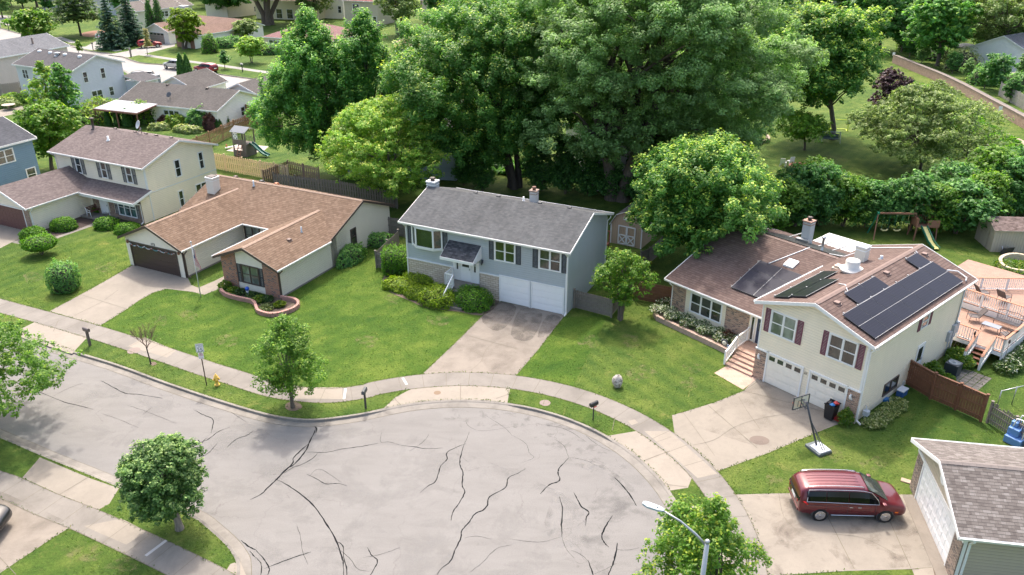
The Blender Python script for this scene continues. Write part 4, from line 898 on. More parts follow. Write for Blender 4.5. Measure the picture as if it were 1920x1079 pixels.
    pipe_vent(h, -9.0, 10.6, 4.9, 1.0, .09, METAL, True); pipe_vent(h, -4.3, 9.3, 6.2, .25, .1, METAL); box_vent(h, -5.9, 7.1, 5.75, mat=plain('tan_box', (.55, .45, .35, 1), .6), s=.5); box_vent(h, -5.1, 7.4, 6.0, mat=METAL, s=.4)
    box_vent(h, -2.75, .95, 6.32, mat=plain('rust_vent', (.2, .13, .11, 1), .6), s=.32); box_vent(h, -2.85, 7.0, 6.36, mat=plain('rust_vent', (.2, .13, .11, 1), .6), s=.32); box_vent(h, -2.7, 11.9, 6.3, mat=plain('rust_vent', (.2, .13, .11, 1), .6), s=.32)
    sk = MB(); 
    P_ = [Vector((a, b, zF(a, b)+.12)) for a, b in ((-9.95, 7.35), (-9.2, 7.35), (-9.2, 8.1), (-9.95, 8.1))]; sk.prism([p - Vector((0,0,.12)) for p in P_], (0, 0, .12)); so_ = sk.build('skylight', WHITE, h)
    g = MB(); c = sum(P_, Vector())/4; g.face([p + (c-p)*.15 + Vector((0,0,.006)) for p in P_]); g.build('pane', plain('skylight_dome', (.72, .72, .70, 1), .25), so_)
    cd_ = MB(); cd_.tube([(-9.5, 9.8, 5.25), (-11.2, 5.2+1.2, zF(0, 6.4)+.05)], .035, 6)
    cd_.tube([(-8.0, 9.75, 5.27), (-7.0, 9.9, 5.35), (-6.3, 12.0, 5.63), (-3.6, 12.0, 6.5), (-3.0, 11.5, 6.45)], .03, 6); cd_.tube([(-4.0, 3.4, 6.38), (-3.5, 3.2, 6.55), (-3.0, 2.6, 6.44)], .03, 6)
    cd_.tube([(-1.0, 11.5, 5.9), (-.6, 12.2, 5.75), (.0, 12.2, 5.5), (.15, 11.7, 5.5)], .04, 6); cd_.build('conduit', WHITE2, h)
    pm = MB()                                                          # black solar pool mats on the rear slope
    for i in range(9): 
        z0_ = lambda v: 5.2 - sl_*(v-9.7) + .04
        v = 10.0 + i*.38; pm.prism([(-13.6, v, z0_(v)), (-6.4, v, z0_(v)), (-6.4, v+.3, z0_(v+.3)), (-13.6, v+.3, z0_(v+.3))], (0, 0, .05))
    pm.build('pool_heater_mat', plain('black_mat', (.025, .027, .027, 1), .5), h)
    r = MB()
    for u in (-12.8, -10.4, -9.3): r.bar((u, 12.8, 4.25), (u+.3, 14.3, 4.3), .07)
    r.build('pipe_rack', METAL, h)
    ac = MB()
    for (a, z0, z1, w_) in ((11.9, 1.3, 2.2, .45), (11.35, 1.2, 1.9, .35), (12.35, 1.5, 2.3, .3)): ac.box((0, a, z0), (.18, a+w_, z1))
    ac.tube([(.08, 11.6, .1), (.08, 11.6, 1.3)], .03, 6); ac.tube([(.08, 12.1, .1), (.08, 12.1, 1.3)], .04, 6); ac.tube([(.05, 12.2, 2.2), (.05, 12.3, 5.1)], .03, 6); ac.build('meter_box', plain('meter_grey', (.36, .38, .40, 1), .5), h)
    gm = MB(); gm.box((.1, .6, .35), (.4, .9, .65)); gm.tube([(.2, .7, 0), (.2, .7, .4)], .025, 6); gm.tube([(.25, .75, .6), (.1, .95, .8), (.0, 1.0, .8)], .025, 6); gm.build('gas_meter', plain('gas_grey', (.40, .44, .48, 1), .5), h)
    return h
# ------------------------------------------------------------------ HOUSE E: garage wing at the right edge
def house_e():
    P0 = Vector((20.37 - 6.4*.1564, 32.9 - 6.4*.9877, 0)); h = empty('garage_house', 'house with mottled shingle roof, white double garage door and khaki siding, beside the red minivan', 'house', P0, R(-99))
    sid = siding('khaki_siding', (.50, .425, .33)); gsid = siding('khaki_gable', (.54, .46, .35), vertical=True)
    roof = shingle('architectural_shingle', (.125, .108, .10), (.18, .158, .146), (.255, .232, .218), blotch=.12, lines=.6, w_=.33, h_=.16)
    br = brick('variegated_brick', (.10, .07, .06), (.36, .25, .2), (.40, .34, .28), .2, .075, dark=(.05, .04, .045), ms=.012)
    L, ze, zr = 16.0, 2.75, 4.05
    m = MB(); gable_body(m, 'v', 0, L, -6.4, 0, 2.6, ze, zr, .3); m.build('wall', sid, h)
    slabroof(h, gable_planes('v', -.42, L+.4, -6.72, .32, ze, zr), mat=roof, soff=WHITE)
    g = MB(); g.prism([(-6.4, -.03, 2.3), (0, -.03, 2.3), (0, -.03, 2.6), (-3.2, -.03, 3.9), (-6.4, -.03, 2.6)], (0, .03, 0)); g.build('gable_facing', gsid, h)
    t = MB(); t.box((-6.5, -.08, 2.2), (.06, -.01, 2.36)); t.box((0, -.02, 0), (.05, .12, 2.7)); t.build('corner_trim', WHITE, h)
    f = MB(); rake(f, [(-6.72, -.42, ze-.01), (-3.2, -.42, zr-.01), (.32, -.42, ze-.01)], .18); f.build('fascia', WHITE, h)
    gutter(h, [(.32, -.42, ze), (.32, L, ze)], outs=(1, 0, 0)); gutter(h, [(-6.72, L, ze), (-6.72, -.42, ze)], outs=(-1, 0, 0))
    b = MB(); b.box((-6.43, -.07, 0), (-5.62, 0, 2.2)); b.build('brick_facing', br, h); b = MB(); b.box((-.86, -.07, 0), (.03, 0, 2.2)); b.build('brick_facing', br, h)
    garage_door(h, FLAT(0), -5.5, -.96, 2.1, WHITE2, cols=9, rows=4)
    v = MB(lambda p: Vector((-3.2 + p.x, -.03 - p.z, 3.1 + p.y))); v.lathe([(.2, 0), (.34, 0), (.36, .05), (.3, .07), (.2, .05)], n=10); v.lathe([(.01, .02), (.26, .02), (.25, .05), (.01, .05)], n=10); v.build('gable_vent', WHITE2, h)
    ridge_cap(h, (-3.2, -.4, zr), (-3.2, L+.3, zr), .37, plain('arch_ridge', (.175, .15, .138, 1), .95, var=.25, scale=4), .16)
    box_vent(h, -3.75, 5.6, 3.95, mat=plain('grey_vent', (.25, .23, .24, 1), .5), s=.3); downspout(h, (.05, .2), ze, out=(1, 0, 0), jog=.28)
    st = MB(); st.box((-5.6, -.6, 0), (.1, -.0, .012+.01)); st.build('door_apron', M_OLD, h)
    return h
# ------------------------------------------------------------------ background houses
def bg_house(name, label, loc, az, axis, L, D_, zw, zr, wallc, roofc, ov=.35, wins=(), chim=None, vents=3, extra=None, trim=WHITE, sidename=None):
    """origin at the front right corner of the walls; body spans u -L..0 and v 0..D.  wins = (side, a0, a1, z0, z1, cols)"""
    h = empty(name, label, 'house', loc, R(az)); sid = MATS.get(sidename or name+str(wallc)) or siding(sidename or name+str(wallc), sc3(wallc, 1.2)[:3], .2)
    roof = MATS.get('roof'+str(roofc)) or shingle('roof'+str(roofc), sc3(roofc, .82), sc3(roofc, 1), sc3(roofc, 1.2), blotch=.2, lines=.3)
    ze = zw + .12; m = MB()
    if axis == 'u': gable_body(m, 'u', -L, 0, 0, D_, zw, ze, zr, ov); pl_ = gable_planes('u', -L-ov, ov, -ov, D_+ov, ze, zr)
    elif axis == 'v': gable_body(m, 'v', 0, D_, -L, 0, zw, ze, zr, ov); pl_ = gable_planes('v', -ov, D_+ov, -L-ov, ov, ze, zr)
    else:
        m.box((-L, 0, 0), (0, D_, zw)); k = min(L, D_)/2 + ov
        A_ = [(-L-ov, -ov, ze), (ov, -ov, ze), (ov, D_+ov, ze), (-L-ov, D_+ov, ze)]
        if L >= D_: r0, r1 = (-L-ov+k, D_/2, zr), (ov-k, D_/2, zr); pl_ = [[A_[0], A_[1], r1, r0], [A_[2], A_[3], r0, r1], [A_[1], A_[2], r1], [A_[3], A_[0], r0]]
        else: r0, r1 = (-L/2, -ov+k, zr), (-L/2, D_+ov-k, zr); pl_ = [[A_[0], A_[1], r0], [A_[1], A_[2], r1, r0], [A_[2], A_[3], r1], [A_[3], A_[0], r0, r1]]
    m.build('wall', sid, h); slabroof(h, pl_, mat=roof, soff=trim)
    f = MB()
    if axis == 'u':
        for u in (ov, -L-ov-.035): rake(f, [(u, -ov, ze-.01), (u, D_/2, zr-.01), (u, D_+ov, ze-.01)], .18)
        f.box((-L-ov, -ov-.03, ze-.17), (ov, -ov, ze+.01)); f.box((-L-ov, D_+ov, ze-.17), (ov, D_+ov+.03, ze+.01))
    elif axis == 'v':
        for v in (-ov-.0, D_+ov): rake(f, [(-L-ov, v, ze-.01), (-L/2, v, zr-.01), (ov, v, ze-.01)], .18)
        f.box((ov, -ov, ze-.17), (ov+.03, D_+ov, ze+.01)); f.box((-L-ov-.03, -ov, ze-.17), (-L-ov, D_+ov, ze+.01))
    else:
        f.box((-L-ov, -ov-.03, ze-.17), (ov, -ov, ze+.005)); f.box((ov, -ov, ze-.17), (ov+.03, D_+ov, ze+.005)); f.box((-L-ov, D_+ov, ze-.17), (ov, D_+ov+.03, ze+.005)); f.box((-L-ov-.03, -ov, ze-.17), (-L-ov, D_+ov, ze+.005))
    f.build('fascia', trim, h)
    for w_ in wins:
        side, a0, a1, z0, z1, cols = w_[:6]; wl = {'f': FLAT(0), 'r': SIDE_R(0), 'l': SIDE_L(-L), 'b': BACK(D_)}[side]
        if len(w_) > 6 and w_[6] == 'door': panel_door(h, wl, a0, a1, z0, z1, WHITE2, GLASS)
        elif len(w_) > 6 and w_[6] == 'garage': garage_door(h, wl, a0, a1, z1, w_[7], trim, cols=8, lights=4)
        else: window(h, wl, a0, a1, z0, z1, cols)
    for i in range(vents):
        t = (i + .7) / (vents + .4)
        if axis == 'v': box_vent(h, -L/2+.4, D_*t, zr-.12, s=.3, mat=DKTRIM)
        else: box_vent(h, -L*t, D_/2-.4, zr-.12, s=.3, mat=DKTRIM)
    if chim: chimney(h, chim[0], chim[1], chim[2], chim[3], .7, .7, plain('brick_like', (.45, .36, .3, 1), .8), WHITE, True)
    if extra: extra(h, roof, sid)
    return h
def add_wing(h, roof, sid, u0, u1, v0, v1, zw, zr, axis='v', ov=.35, door=None, front=None, trim=WHITE):
    ze = zw + .12; m = MB(); L_ = (v0, v1, u0, u1) if axis == 'v' else (u0, u1, v0, v1)
    gable_body(m, axis, L_[0], L_[1], L_[2], L_[3], zw, ze, zr, ov); m.build('wall', sid, h)
    slabroof(h, gable_planes(axis, L_[0]-ov, L_[1]+ov, L_[2]-ov, L_[3]+ov, ze, zr), mat=roof, name='wing_roof', soff=trim)
    f = MB(); g = (lambda a, b, z: (b, a, z)) if axis == 'v' else (lambda a, b, z: (a, b, z)); mid = (L_[2]+L_[3])/2
    for a in (L_[0]-ov-.01, L_[1]+ov): rake(f, [g(a, L_[2]-ov, ze-.01), g(a, mid, zr-.01), g(a, L_[3]+ov, ze-.01)], .18)
    for b in (L_[2]-ov-.02, L_[3]+ov): f.bar(g(L_[0]-ov, b, ze-.08), g(L_[1]+ov, b, ze-.08), .03, .17)
    f.build('fascia', trim, h)
    if door: garage_door(h, FLAT(v0), door[0], door[1], 2.1, door[2], trim, cols=8, lights=4, panelled=False)
HD = house_d(); HE = house_e()
def xg(h, roof, sid):
    t = MB(); p = [Vector(a) for a in ((-9.2, 0, 5.0), (-9.2, 0, 5.0))]
    add_wing(h, roof, sid, -9.1, -3.0, -5.2, .5, 2.5, 3.7)
g_ = bg_house('two_storey_house', 'pale lavender-grey two-storey house with dark roof and white-framed windows', (-63.4, 118.3, 0), -27, 'u', 12.6, 8.6, 5.1, 6.9, (.58, .57, .62), (.105, .10, .105), wins=(('r', 1.6, 2.45, 3.2, 4.8, 1), ('r', 4.6, 5.45, 3.3, 4.9, 1), ('r', 2.4, 4.3, .3, 1.9, 2), ('r', 5.4, 6.3, .6, 2.0, 1), ('f', -11.4, -10.0, 3.2, 4.6, 2), ('f', -6.5, -5.5, 3.2, 4.6, 1), ('f', -2.0, -.8, 3.0, 4.6, 1)), vents=0)
for u, v in ((-11.5, 3.6), (-8.9, 3.5), (-5.4, 3.4), (-2.0, 3.3)):
    k = MB(); k.lathe([(.3, 6.3), (.3, 6.72), (.24, 6.8), (.04, 6.85)], (u, v, 0), 12); k.build('sun_tunnel', WHITE2, g_)
pipe_vent(g_, -6.9, 3.2, 6.4, .35, .25, METAL, True)
def xgarage(h, roof, sid): pass
k = MB(); k.box((.0, 8.6, 0), (3.2, 12.0, 2.4)); k.build('side_wing_wall', MATS['two_storey_house(0.58, 0.57, 0.62)'], g_)
slabroof(g_, [[(-.2, 8.3, 3.2), (3.6, 8.3, 2.5), (3.6, 12.3, 2.5), (-.2, 12.3, 3.2)]], mat=MATS['roof(0.105, 0.1, 0.105)'], name='side_wing_roof', soff=WHITE)
bg_house('grey_house', 'long taupe two-storey house with grey gable roof at the left edge', (-80.6, 130.4, 0), 67, 'u', 0.1, 9.0, 5.1, 7.0, (.50, .44, .41), (.165, .168, .18)) if False else None
h_ = bg_house('two_storey_house', 'taupe two-storey house with light grey gable roof at far left', (-75.6, 141.5, 0), 67, 'u', 22.0, 9.2, 5.1, 7.0, (.50, .44, .41), (.165, .168, .18), wins=(('f', -9.3, -8.0, 3.7, 4.7, 2), ('f', -16, -14.6, 3.3, 4.7, 2)), vents=1)
pipe_vent(h_, -4.6, 2.0, 5.9, 1.1, .16, DKTRIM)
i_ = bg_house('two_storey_house', 'slate-blue two-storey house cut by the left edge', (-49.4, 81.6, 0), 64, 'u', 14.0, 8.5, 5.1, 6.9, (.13, .215, .30), (.085, .088, .10), wins=(('f', -4.1, -2.2, 3.35, 4.75, 2), ('f', -1.5, -.4, .9, 2.3, 1)), vents=1)
chimney(i_, -3.4, 5.2, 6.4, 1.6, .8, .8, siding('blue_chimney', (.30, .36, .42)), WHITE, False)
def xf(h, roof, sid):
    add_wing(h, roof, sid, -6.9, -.3, 9.6, 16.5, 2.45, 4.1, 'v')
    add_wing(h, roof, sid, -18.5, -11.6, 9.6, 16.2, 2.45, 4.3, 'v')
    p = MB(); p.prism([(-16.9, -3.9, 2.25), (-9.6, -3.9, 2.25), (-9.6, .0, 2.62), (-16.9, .0, 2.62)], (0, 0, .06)); p.build('patio_cover', plain('white_cover', (.27, .285, .31, 1), .6), h)
    p = MB(); p.box((-17.0, -4.0, 2.05), (-9.5, -3.9, 2.26)); p.prism([(-9.6, -3.95, 2.1), (-9.6, 0, 2.46), (-9.6, 0, 2.66), (-9.6, -3.95, 2.3)], (.07, 0, 0))
    for u in (-16.9, -13.2, -9.75): p.box((u, -3.95, 0), (u+.14, -3.82, 2.1))
    p.build('patio_frame', plain('rust_beam', (.22, .10, .07, 1), .6), h)
    k = MB(); k.tube([(-8.6, 1.4, 3.0), (-8.6, 1.3, 3.6)], .04, 6); kk = k.build('satellite_dish', METAL, h)
    k = MB(lambda p: Vector((-8.6, 1.2, 3.75)) + Matrix.Rotation(R(55), 3, 'X') @ p); k.lathe([(.02, -.1), (.28, -.05), (.4, .02), (.38, .03), (.02, -.06)], n=14); k.build('reflector', SH_BLACK, kk)
bg_house('ranch_house', 'white ranch house with long dark brown roof and white patio cover', (-38.6, 105.2, 0), -21, 'u', 16.2, 9.4, 2.45, 4.35, (.78, .74, .67), (.115, .104, .098), wins=(('f', -8.9, -6.2, .6, 2.0, 3), ('f', -3.6, -1.7, 1.0, 2.1, 1), ('r', 4.7, 5.6, .75, 2.0, 1)), vents=2, extra=xf)
def xj(h, roof, sid): add_wing(h, roof, sid, -17.5, -9.0, -3.6, 4.0, 5.1, 6.7, 'v')
bg_house('two_storey_house', 'pale cream two-storey house behind the blue spruces and arborvitae', (-76.5, 203.2, 0), 61, 'u', 10.5, 8.5, 5.1, 7.0, (.62, .60, .54), (.19, .165, .15), wins=(('f', -9.2, -7.0, 3.3, 4.6, 2),), vents=2)
bg_house('two_storey_house', 'cream house with a front gable directly behind the left blue spruce', (-84.2, 190.3, 0), -32, 'v', 7.6, 12, 5.1, 6.9, (.66, .62, .52), (.19, .165, .15), wins=(('f', -5.6, -2.8, 3.0, 4.6, 2), ('f', -5.4, -3.2, .6, 2.1, 2)), vents=1)
def xk(h, roof, sid):
    add_wing(h, roof, sid, -16.6, -9.6, -8.0, 5, 2.45, 4.1, 'v', door=(-15.6, -11.0, plain('taupe_door', (.33, .27, .24, 1), .6)))
    add_wing(h, roof, sid, -5.4, 0, -9.5, 5, 2.45, 3.9, 'v')
    b = MB(); b.box((-5.44, -9.56, 0), (-3.9, -9.5, 2.4)); b.box((-1.2, -9.56, 0), (.02, -9.5, 2.4)); b.build('brick_facing', plain('dull_brick', (.25, .14, .1, 1), .8), h)
    chimney(h, -17.5, 3.5, 2.6, 3.6, 1.5, 1.5, plain('grey_metal_chimney', (.4, .42, .46, 1), .6), WHITE, False)
bg_house('ranch_house', 'ranch house with reddish-brown roof, white siding and brick pier across the far street', (-60.4, 179.5, 0), -30, 'u', 17.5, 9.6, 2.45, 4.3, (.72, .68, .62), (.23, .15, .118), wins=(('r', 3, 4.2, .8, 2.0, 1),), vents=0, extra=xk)
def xl(h, roof, sid): add_wing(h, roof, sid, -8.0, -2.5, -3.5, 4, 2.5, 4.0, 'v')
bg_house('ranch_house', 'house with mauve-red hip roof behind the tall maples', (-35.5, 164.0, 0), -22, 'hip', 16, 13, 2.5, 5.0, (.60, .50, .38), (.26, .145, .14), wins=(('f', -15.0, -11.6, .7, 2.1, 3),), vents=0, extra=xl)
bg_house('two_storey_house', 'pale yellow house with two dark patio doors behind the spreading tree', (-50.0, 216.0, 0), -14, 'u', 17, 9, 4.6, 6.4, (.62, .58, .42), (.30, .19, .15), wins=(('f', -11.2, -9.4, .2, 2.6, 1), ('f', -8.2, -6.4, .2, 2.6, 1), ('f', -5.0, -4.0, 1.2, 2.3, 1)), vents=0)
bg_house('two_storey_house', 'beige two-storey house with dull red roof at the top edge', (-32.6, 205.8, 0), -24, 'u', 9.6, 9, 5.5, 7.4, (.48, .42, .33), (.24, .11, .10), wins=(('f', -7.2, -5.2, 3.4, 4.9, 1), ('f', -1.6, -.4, .8, 2.2, 1)), vents=0)
bg_house('two_storey_house', 'white-walled two-storey house between two tree crowns at top', (-43.5, 219, 0), -18, 'u', 6.0, 9, 6.0, 7.6, (.66, .62, .54), (.28, .18, .15), wins=(('f', -1.6, -.5, 1.4, 3.2, 1),), vents=0)
bg_house('pink_house', 'pink-sided house gable showing between two tree crowns', (-13.8, 151.5, 0), 8, 'v', 7.2, 11, 2.6, 4.1, (.55, .24, .22), (.36, .2, .16), wins=(('f', -2.6, -1.6, 1.0, 2.0, 1),), vents=0)
bg_house('split_level_house', 'blue-grey house half hidden behind the centre trees', (-6.0, 83.5, 0), -10, 'u', 13, 8.5, 4.9, 6.6, (.27, .34, .40), (.16, .16, .17), wins=(('f', -11.5, -9.5, 3.2, 4.6, 2), ('f', -8, -6.6, .3, 2.2, 1), ('f', -4, -2.2, 3.2, 4.6, 2)), vents=2)
bg_house('white_house', 'white house behind the big cottonwood with red flowers in front', (24.0, 85.0, 0), 18, 'u', 16, 9, 4.6, 6.5, (.66, .63, .6), (.22, .18, .165), wins=(('f', -14.5, -13.3, .5, 2.2, 1), ('f', -9.3, -7.8, .8, 2.2, 2), ('f', -4.3, -3.0, .8, 2.2, 1)), vents=2)
bg_house('brown_roofed_house', 'taupe-roofed house glimpsed through the big cottonwood', (14.0, 118.0, 0), -12, 'u', 15, 9, 4.6, 6.6, (.66, .62, .58), (.28, .24, .22), wins=(('f', -12, -10.4, 2.8, 4.2, 2),), vents=1)
bg_house('grey_roofed_house', 'large house with slate-grey roof behind the feathery tree at top right', (104.0, 153.0, 0), 35, 'u', 17, 11, 3.2, 6.0, (.68, .68, .67), (.21, .21, .25), wins=(('f', -6, -4.6, 1.0, 2.3, 2), ('f', -12, -10.6, .8, 2.3, 1)), vents=0)
bg_house('white_house', 'white-walled house cut by the right edge behind patio furniture', (103.0, 128.0, 0), 30, 'u', 14, 9, 3.0, 4.8, (.72, .71, .68), (.25, .24, .25), wins=(('f', -9, -7.6, 1.0, 2.3, 2),), vents=0)
for (x, y, az, rc, wc, lb) in ((-118, 232, -25, (.19, .2, .22), (.5, .5, .5), 'grey-roofed house at top left behind the pine'), (-152, 250, 40, (.25, .24, .24), (.6, .6, .6), 'white house at the top left corner beyond the street'), (54, 205, 10, (.22, .22, .24), (.6, .6, .6), 'pale house seen through trees at the top, right of centre'), (26, 212, -6, (.3, .25, .22), (.6, .55, .5), 'tan house top hidden above the cottonwood crown'), (98, 230, 20, (.23, .23, .25), (.62, .62, .62), 'grey-roofed house behind the top right woods')):
    bg_house('distant_house', lb, (x, y, 0), az, 'u', 15, 9, 5.0, 7.0, wc, rc, wins=(('f', -12.5, -10.8, 3.2, 4.6, 2), ('f', -5.5, -4.0, 3.2, 4.6, 2), ('f', -9.0, -7.0, .6, 2.2, 2)), vents=0)

for (x, y, az, rc, wc, lb) in ((-98, 222, -30, (.2, .21, .24), (.45, .47, .52), 'grey-blue gabled house behind the tall pine at the top edge'), (-66, 232, 55, (.28, .17, .13), (.6, .56, .48), 'brown-roofed house behind the dark trees at top left'), (-128, 196, -28, (.22, .2, .2), (.58, .56, .52), 'house half hidden behind the light green tree at far left'), (-10, 214, -20, (.27, .15, .13), (.6, .54, .46), 'brown house fragment behind the feathery tree at top centre')):
    bg_house('distant_house', lb, (x, y, 0), az, 'u', 14, 9, 4.6, 6.6, wc, rc, wins=(('f', -12.0, -10.4, 3.0, 4.2, 2), ('f', -5.5, -4.0, .8, 2.2, 2)), vents=0)
# ================================================================== TREES AND SHRUBS
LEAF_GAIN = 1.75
def leaf_mat():
    n = N('foliage'); a = n.add('ShaderNodeAttribute', attribute_name='lc').outputs[0]
    t = n.add('ShaderNodeBsdfTranslucent'); n.set(t, 0, n.mix(1.0, a, (1.25, 1.35, .7, 1), 'MULTIPLY')); mx = n.add('ShaderNodeMixShader', i_0=.46)
    n.fin(a, .5, spec=.35); n.t.links.new(n.b.outputs[0], mx.inputs[1]); n.t.links.new(t.outputs[0], mx.inputs[2]); n.t.links.new(mx.outputs[0], n.out.inputs[0]); return n.m
LEAF = leaf_mat()
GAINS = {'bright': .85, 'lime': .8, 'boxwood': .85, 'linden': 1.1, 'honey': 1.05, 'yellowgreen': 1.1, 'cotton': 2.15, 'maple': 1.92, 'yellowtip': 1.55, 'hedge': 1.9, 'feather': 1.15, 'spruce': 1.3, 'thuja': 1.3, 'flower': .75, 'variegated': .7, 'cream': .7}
def bark_mat(name, c):
    n = N(name); g = n.co('Object'); f = n.noise(n.mapp(g, (6, 6, 1.2)), 1.5, 5, .7); n.bump(f, .8, .03); return n.fin(n.ramp(f, (.3, sc3(c, .55)), (.7, sc3(c, 1.3))), .9)
BARK = bark_mat('bark', (.13, .105, .085)); BARK_L = bark_mat('pale_bark', (.24, .20, .165)); BARK_D = bark_mat('dark_bark', (.06, .048, .04))
def leaves_mesh(name, pos, nrm, size, col, parent, rng, aspect=1.5, mat=None):
    "kite-shaped leaves: pos (n,3), nrm (n,3), size (n,), col (n,3)"
    n = len(pos); nrm = nrm / (np.linalg.norm(nrm, axis=1, keepdims=True) + 1e-9)
    a = rng.normal(size=(n, 3)); t = np.cross(nrm, a); t /= (np.linalg.norm(t, axis=1, keepdims=True) + 1e-9); b = np.cross(nrm, t); s = size[:, None]
    v = np.empty((n, 4, 3)); v[:, 0] = pos - t*s*.5*aspect; v[:, 1] = pos + b*s*.42 + nrm*s*.1; v[:, 2] = pos + t*s*.5*aspect; v[:, 3] = pos - b*s*.42 + nrm*s*.1
    me = bpy.data.meshes.new(name); me.vertices.add(n*4); me.vertices.foreach_set('co', v.reshape(-1).astype(np.float32))
    me.loops.add(n*4); me.loops.foreach_set('vertex_index', np.arange(n*4, dtype=np.int32)); me.polygons.add(n); me.polygons.foreach_set('loop_start', np.arange(0, n*4, 4, dtype=np.int32))
    me.polygons.foreach_set('loop_total', np.full(n, 4, dtype=np.int32)); me.update(calc_edges=True)
    at = me.attributes.new('lc', 'FLOAT_COLOR', 'FACE'); c = np.ones((n, 4), np.float32); c[:, :3] = np.clip(col, 0, 1); at.data.foreach_set('color', c.reshape(-1))
    me.materials.append(mat or LEAF); o = bpy.data.objects.new(name, me); COL.objects.link(o); o.parent = parent; return o
def dirs(rng, n):
    d = rng.normal(size=(n, 3)); return d / np.linalg.norm(d, axis=1, keepdims=True)
PAL = {  # dark, light, tip
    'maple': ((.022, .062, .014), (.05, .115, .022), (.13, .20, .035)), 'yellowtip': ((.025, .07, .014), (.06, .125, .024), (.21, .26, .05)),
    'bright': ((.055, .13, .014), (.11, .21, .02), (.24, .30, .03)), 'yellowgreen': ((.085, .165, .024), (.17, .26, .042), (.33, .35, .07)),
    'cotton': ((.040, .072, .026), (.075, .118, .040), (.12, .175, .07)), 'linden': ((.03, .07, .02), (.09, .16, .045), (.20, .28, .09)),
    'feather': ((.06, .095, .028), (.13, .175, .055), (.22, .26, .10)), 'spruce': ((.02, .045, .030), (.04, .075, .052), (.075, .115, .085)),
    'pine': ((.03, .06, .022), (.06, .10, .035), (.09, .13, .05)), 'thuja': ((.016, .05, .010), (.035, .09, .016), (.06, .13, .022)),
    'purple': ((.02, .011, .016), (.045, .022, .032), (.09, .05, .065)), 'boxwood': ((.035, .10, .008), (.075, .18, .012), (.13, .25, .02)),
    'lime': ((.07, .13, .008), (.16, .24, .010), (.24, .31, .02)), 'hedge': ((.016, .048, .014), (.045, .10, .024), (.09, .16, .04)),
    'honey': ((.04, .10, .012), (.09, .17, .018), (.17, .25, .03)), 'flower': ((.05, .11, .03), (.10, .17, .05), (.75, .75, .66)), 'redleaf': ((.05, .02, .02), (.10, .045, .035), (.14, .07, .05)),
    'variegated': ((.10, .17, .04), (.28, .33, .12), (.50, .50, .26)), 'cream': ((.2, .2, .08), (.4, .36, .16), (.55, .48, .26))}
def crown_leaves(rng, clumps, per, size, pal, tipf=.35, flat=1.0, updir=.5, shell=.35, jit=.12, up=0.0):
    "clumps: list of (centre, (rx,ry,rz)); each is a bunch of leafy tufts with gaps between them"
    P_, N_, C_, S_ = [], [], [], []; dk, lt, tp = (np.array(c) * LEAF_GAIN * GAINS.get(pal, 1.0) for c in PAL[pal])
    for c, r in clumps:
        r = np.array(r); nt = rng.integers(7, 12); td = dirs(rng, nt); td[:, 2] = np.where(td[:, 2] < -.3, -td[:, 2], td[:, 2]); cb = rng.uniform(.8, 1.2); sr = (r[0]*r[1]*r[2]) ** (1/3)
        for d0 in td:
            reach = rng.uniform(.45, 1.12); tc = np.array(c) + d0 * r * reach; tr_ = sr * rng.uniform(.24, .44); k = max(5, int(per * tr_ ** 2 * 1.15)); d = dirs(rng, k); rad = rng.random(k) ** .5
            p = tc + d * rad[:, None] * tr_ * np.array((1, 1, .75 + up)) ; p[:, 2] += up * tr_ * rad * .6; rel = d[:, 2] * rad
            nn = d*.5 + d0*.45 + np.array((0, 0, updir + .35)) + rng.normal(size=(k, 3)) * .45
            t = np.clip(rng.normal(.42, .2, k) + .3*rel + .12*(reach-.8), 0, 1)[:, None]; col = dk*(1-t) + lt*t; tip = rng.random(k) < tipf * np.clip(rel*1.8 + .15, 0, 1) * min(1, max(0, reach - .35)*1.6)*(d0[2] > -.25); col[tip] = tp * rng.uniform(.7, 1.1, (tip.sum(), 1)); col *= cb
            P_.append(p); N_.append(nn); C_.append(col); S_.append(size * rng.uniform(.6, 1.3, k))
    return np.concatenate(P_), np.concatenate(N_), np.concatenate(S_), np.concatenate(C_)
def envelope(kind, t):
    "relative crown radius at relative height t (0 bottom .. 1 top)"
    if kind == 'round': return math.sqrt(max(0, 1 - (2*t - 1) ** 2)) ** .8
    if kind == 'egg': return math.sin(PI * min(1, t ** .62)) ** .75 if t < 1 else 0
    if kind == 'vase': return math.sin(PI * min(1, t ** 1.25 * .93 + .05)) ** .8
    if kind == 'wide': return (1 - (abs(t - .35) / .68) ** 2.2) if abs(t - .35) < .66 else .1
    if kind == 'cone': return (1 - t) ** .8 * .97 + .03
    return 1
def limb(m, a, b, r0, r1, rng, sag=.12, n=5):
    a, b = Vector(a), Vector(b); L = (b - a).length; pts = []
    for i in range(n + 1):
        t = i / n; p = a.lerp(b, t); p.z += math.sin(PI * t) * L * sag; j = L * .03 * (0 < i < n); pts.append(p + Vector((rng.uniform(-j, j), rng.uniform(-j, j), rng.uniform(-j, j))))
    m.tube(pts, [r0 + (r1 - r0) * i / n for i in range(n + 1)], 6, caps=False); return pts
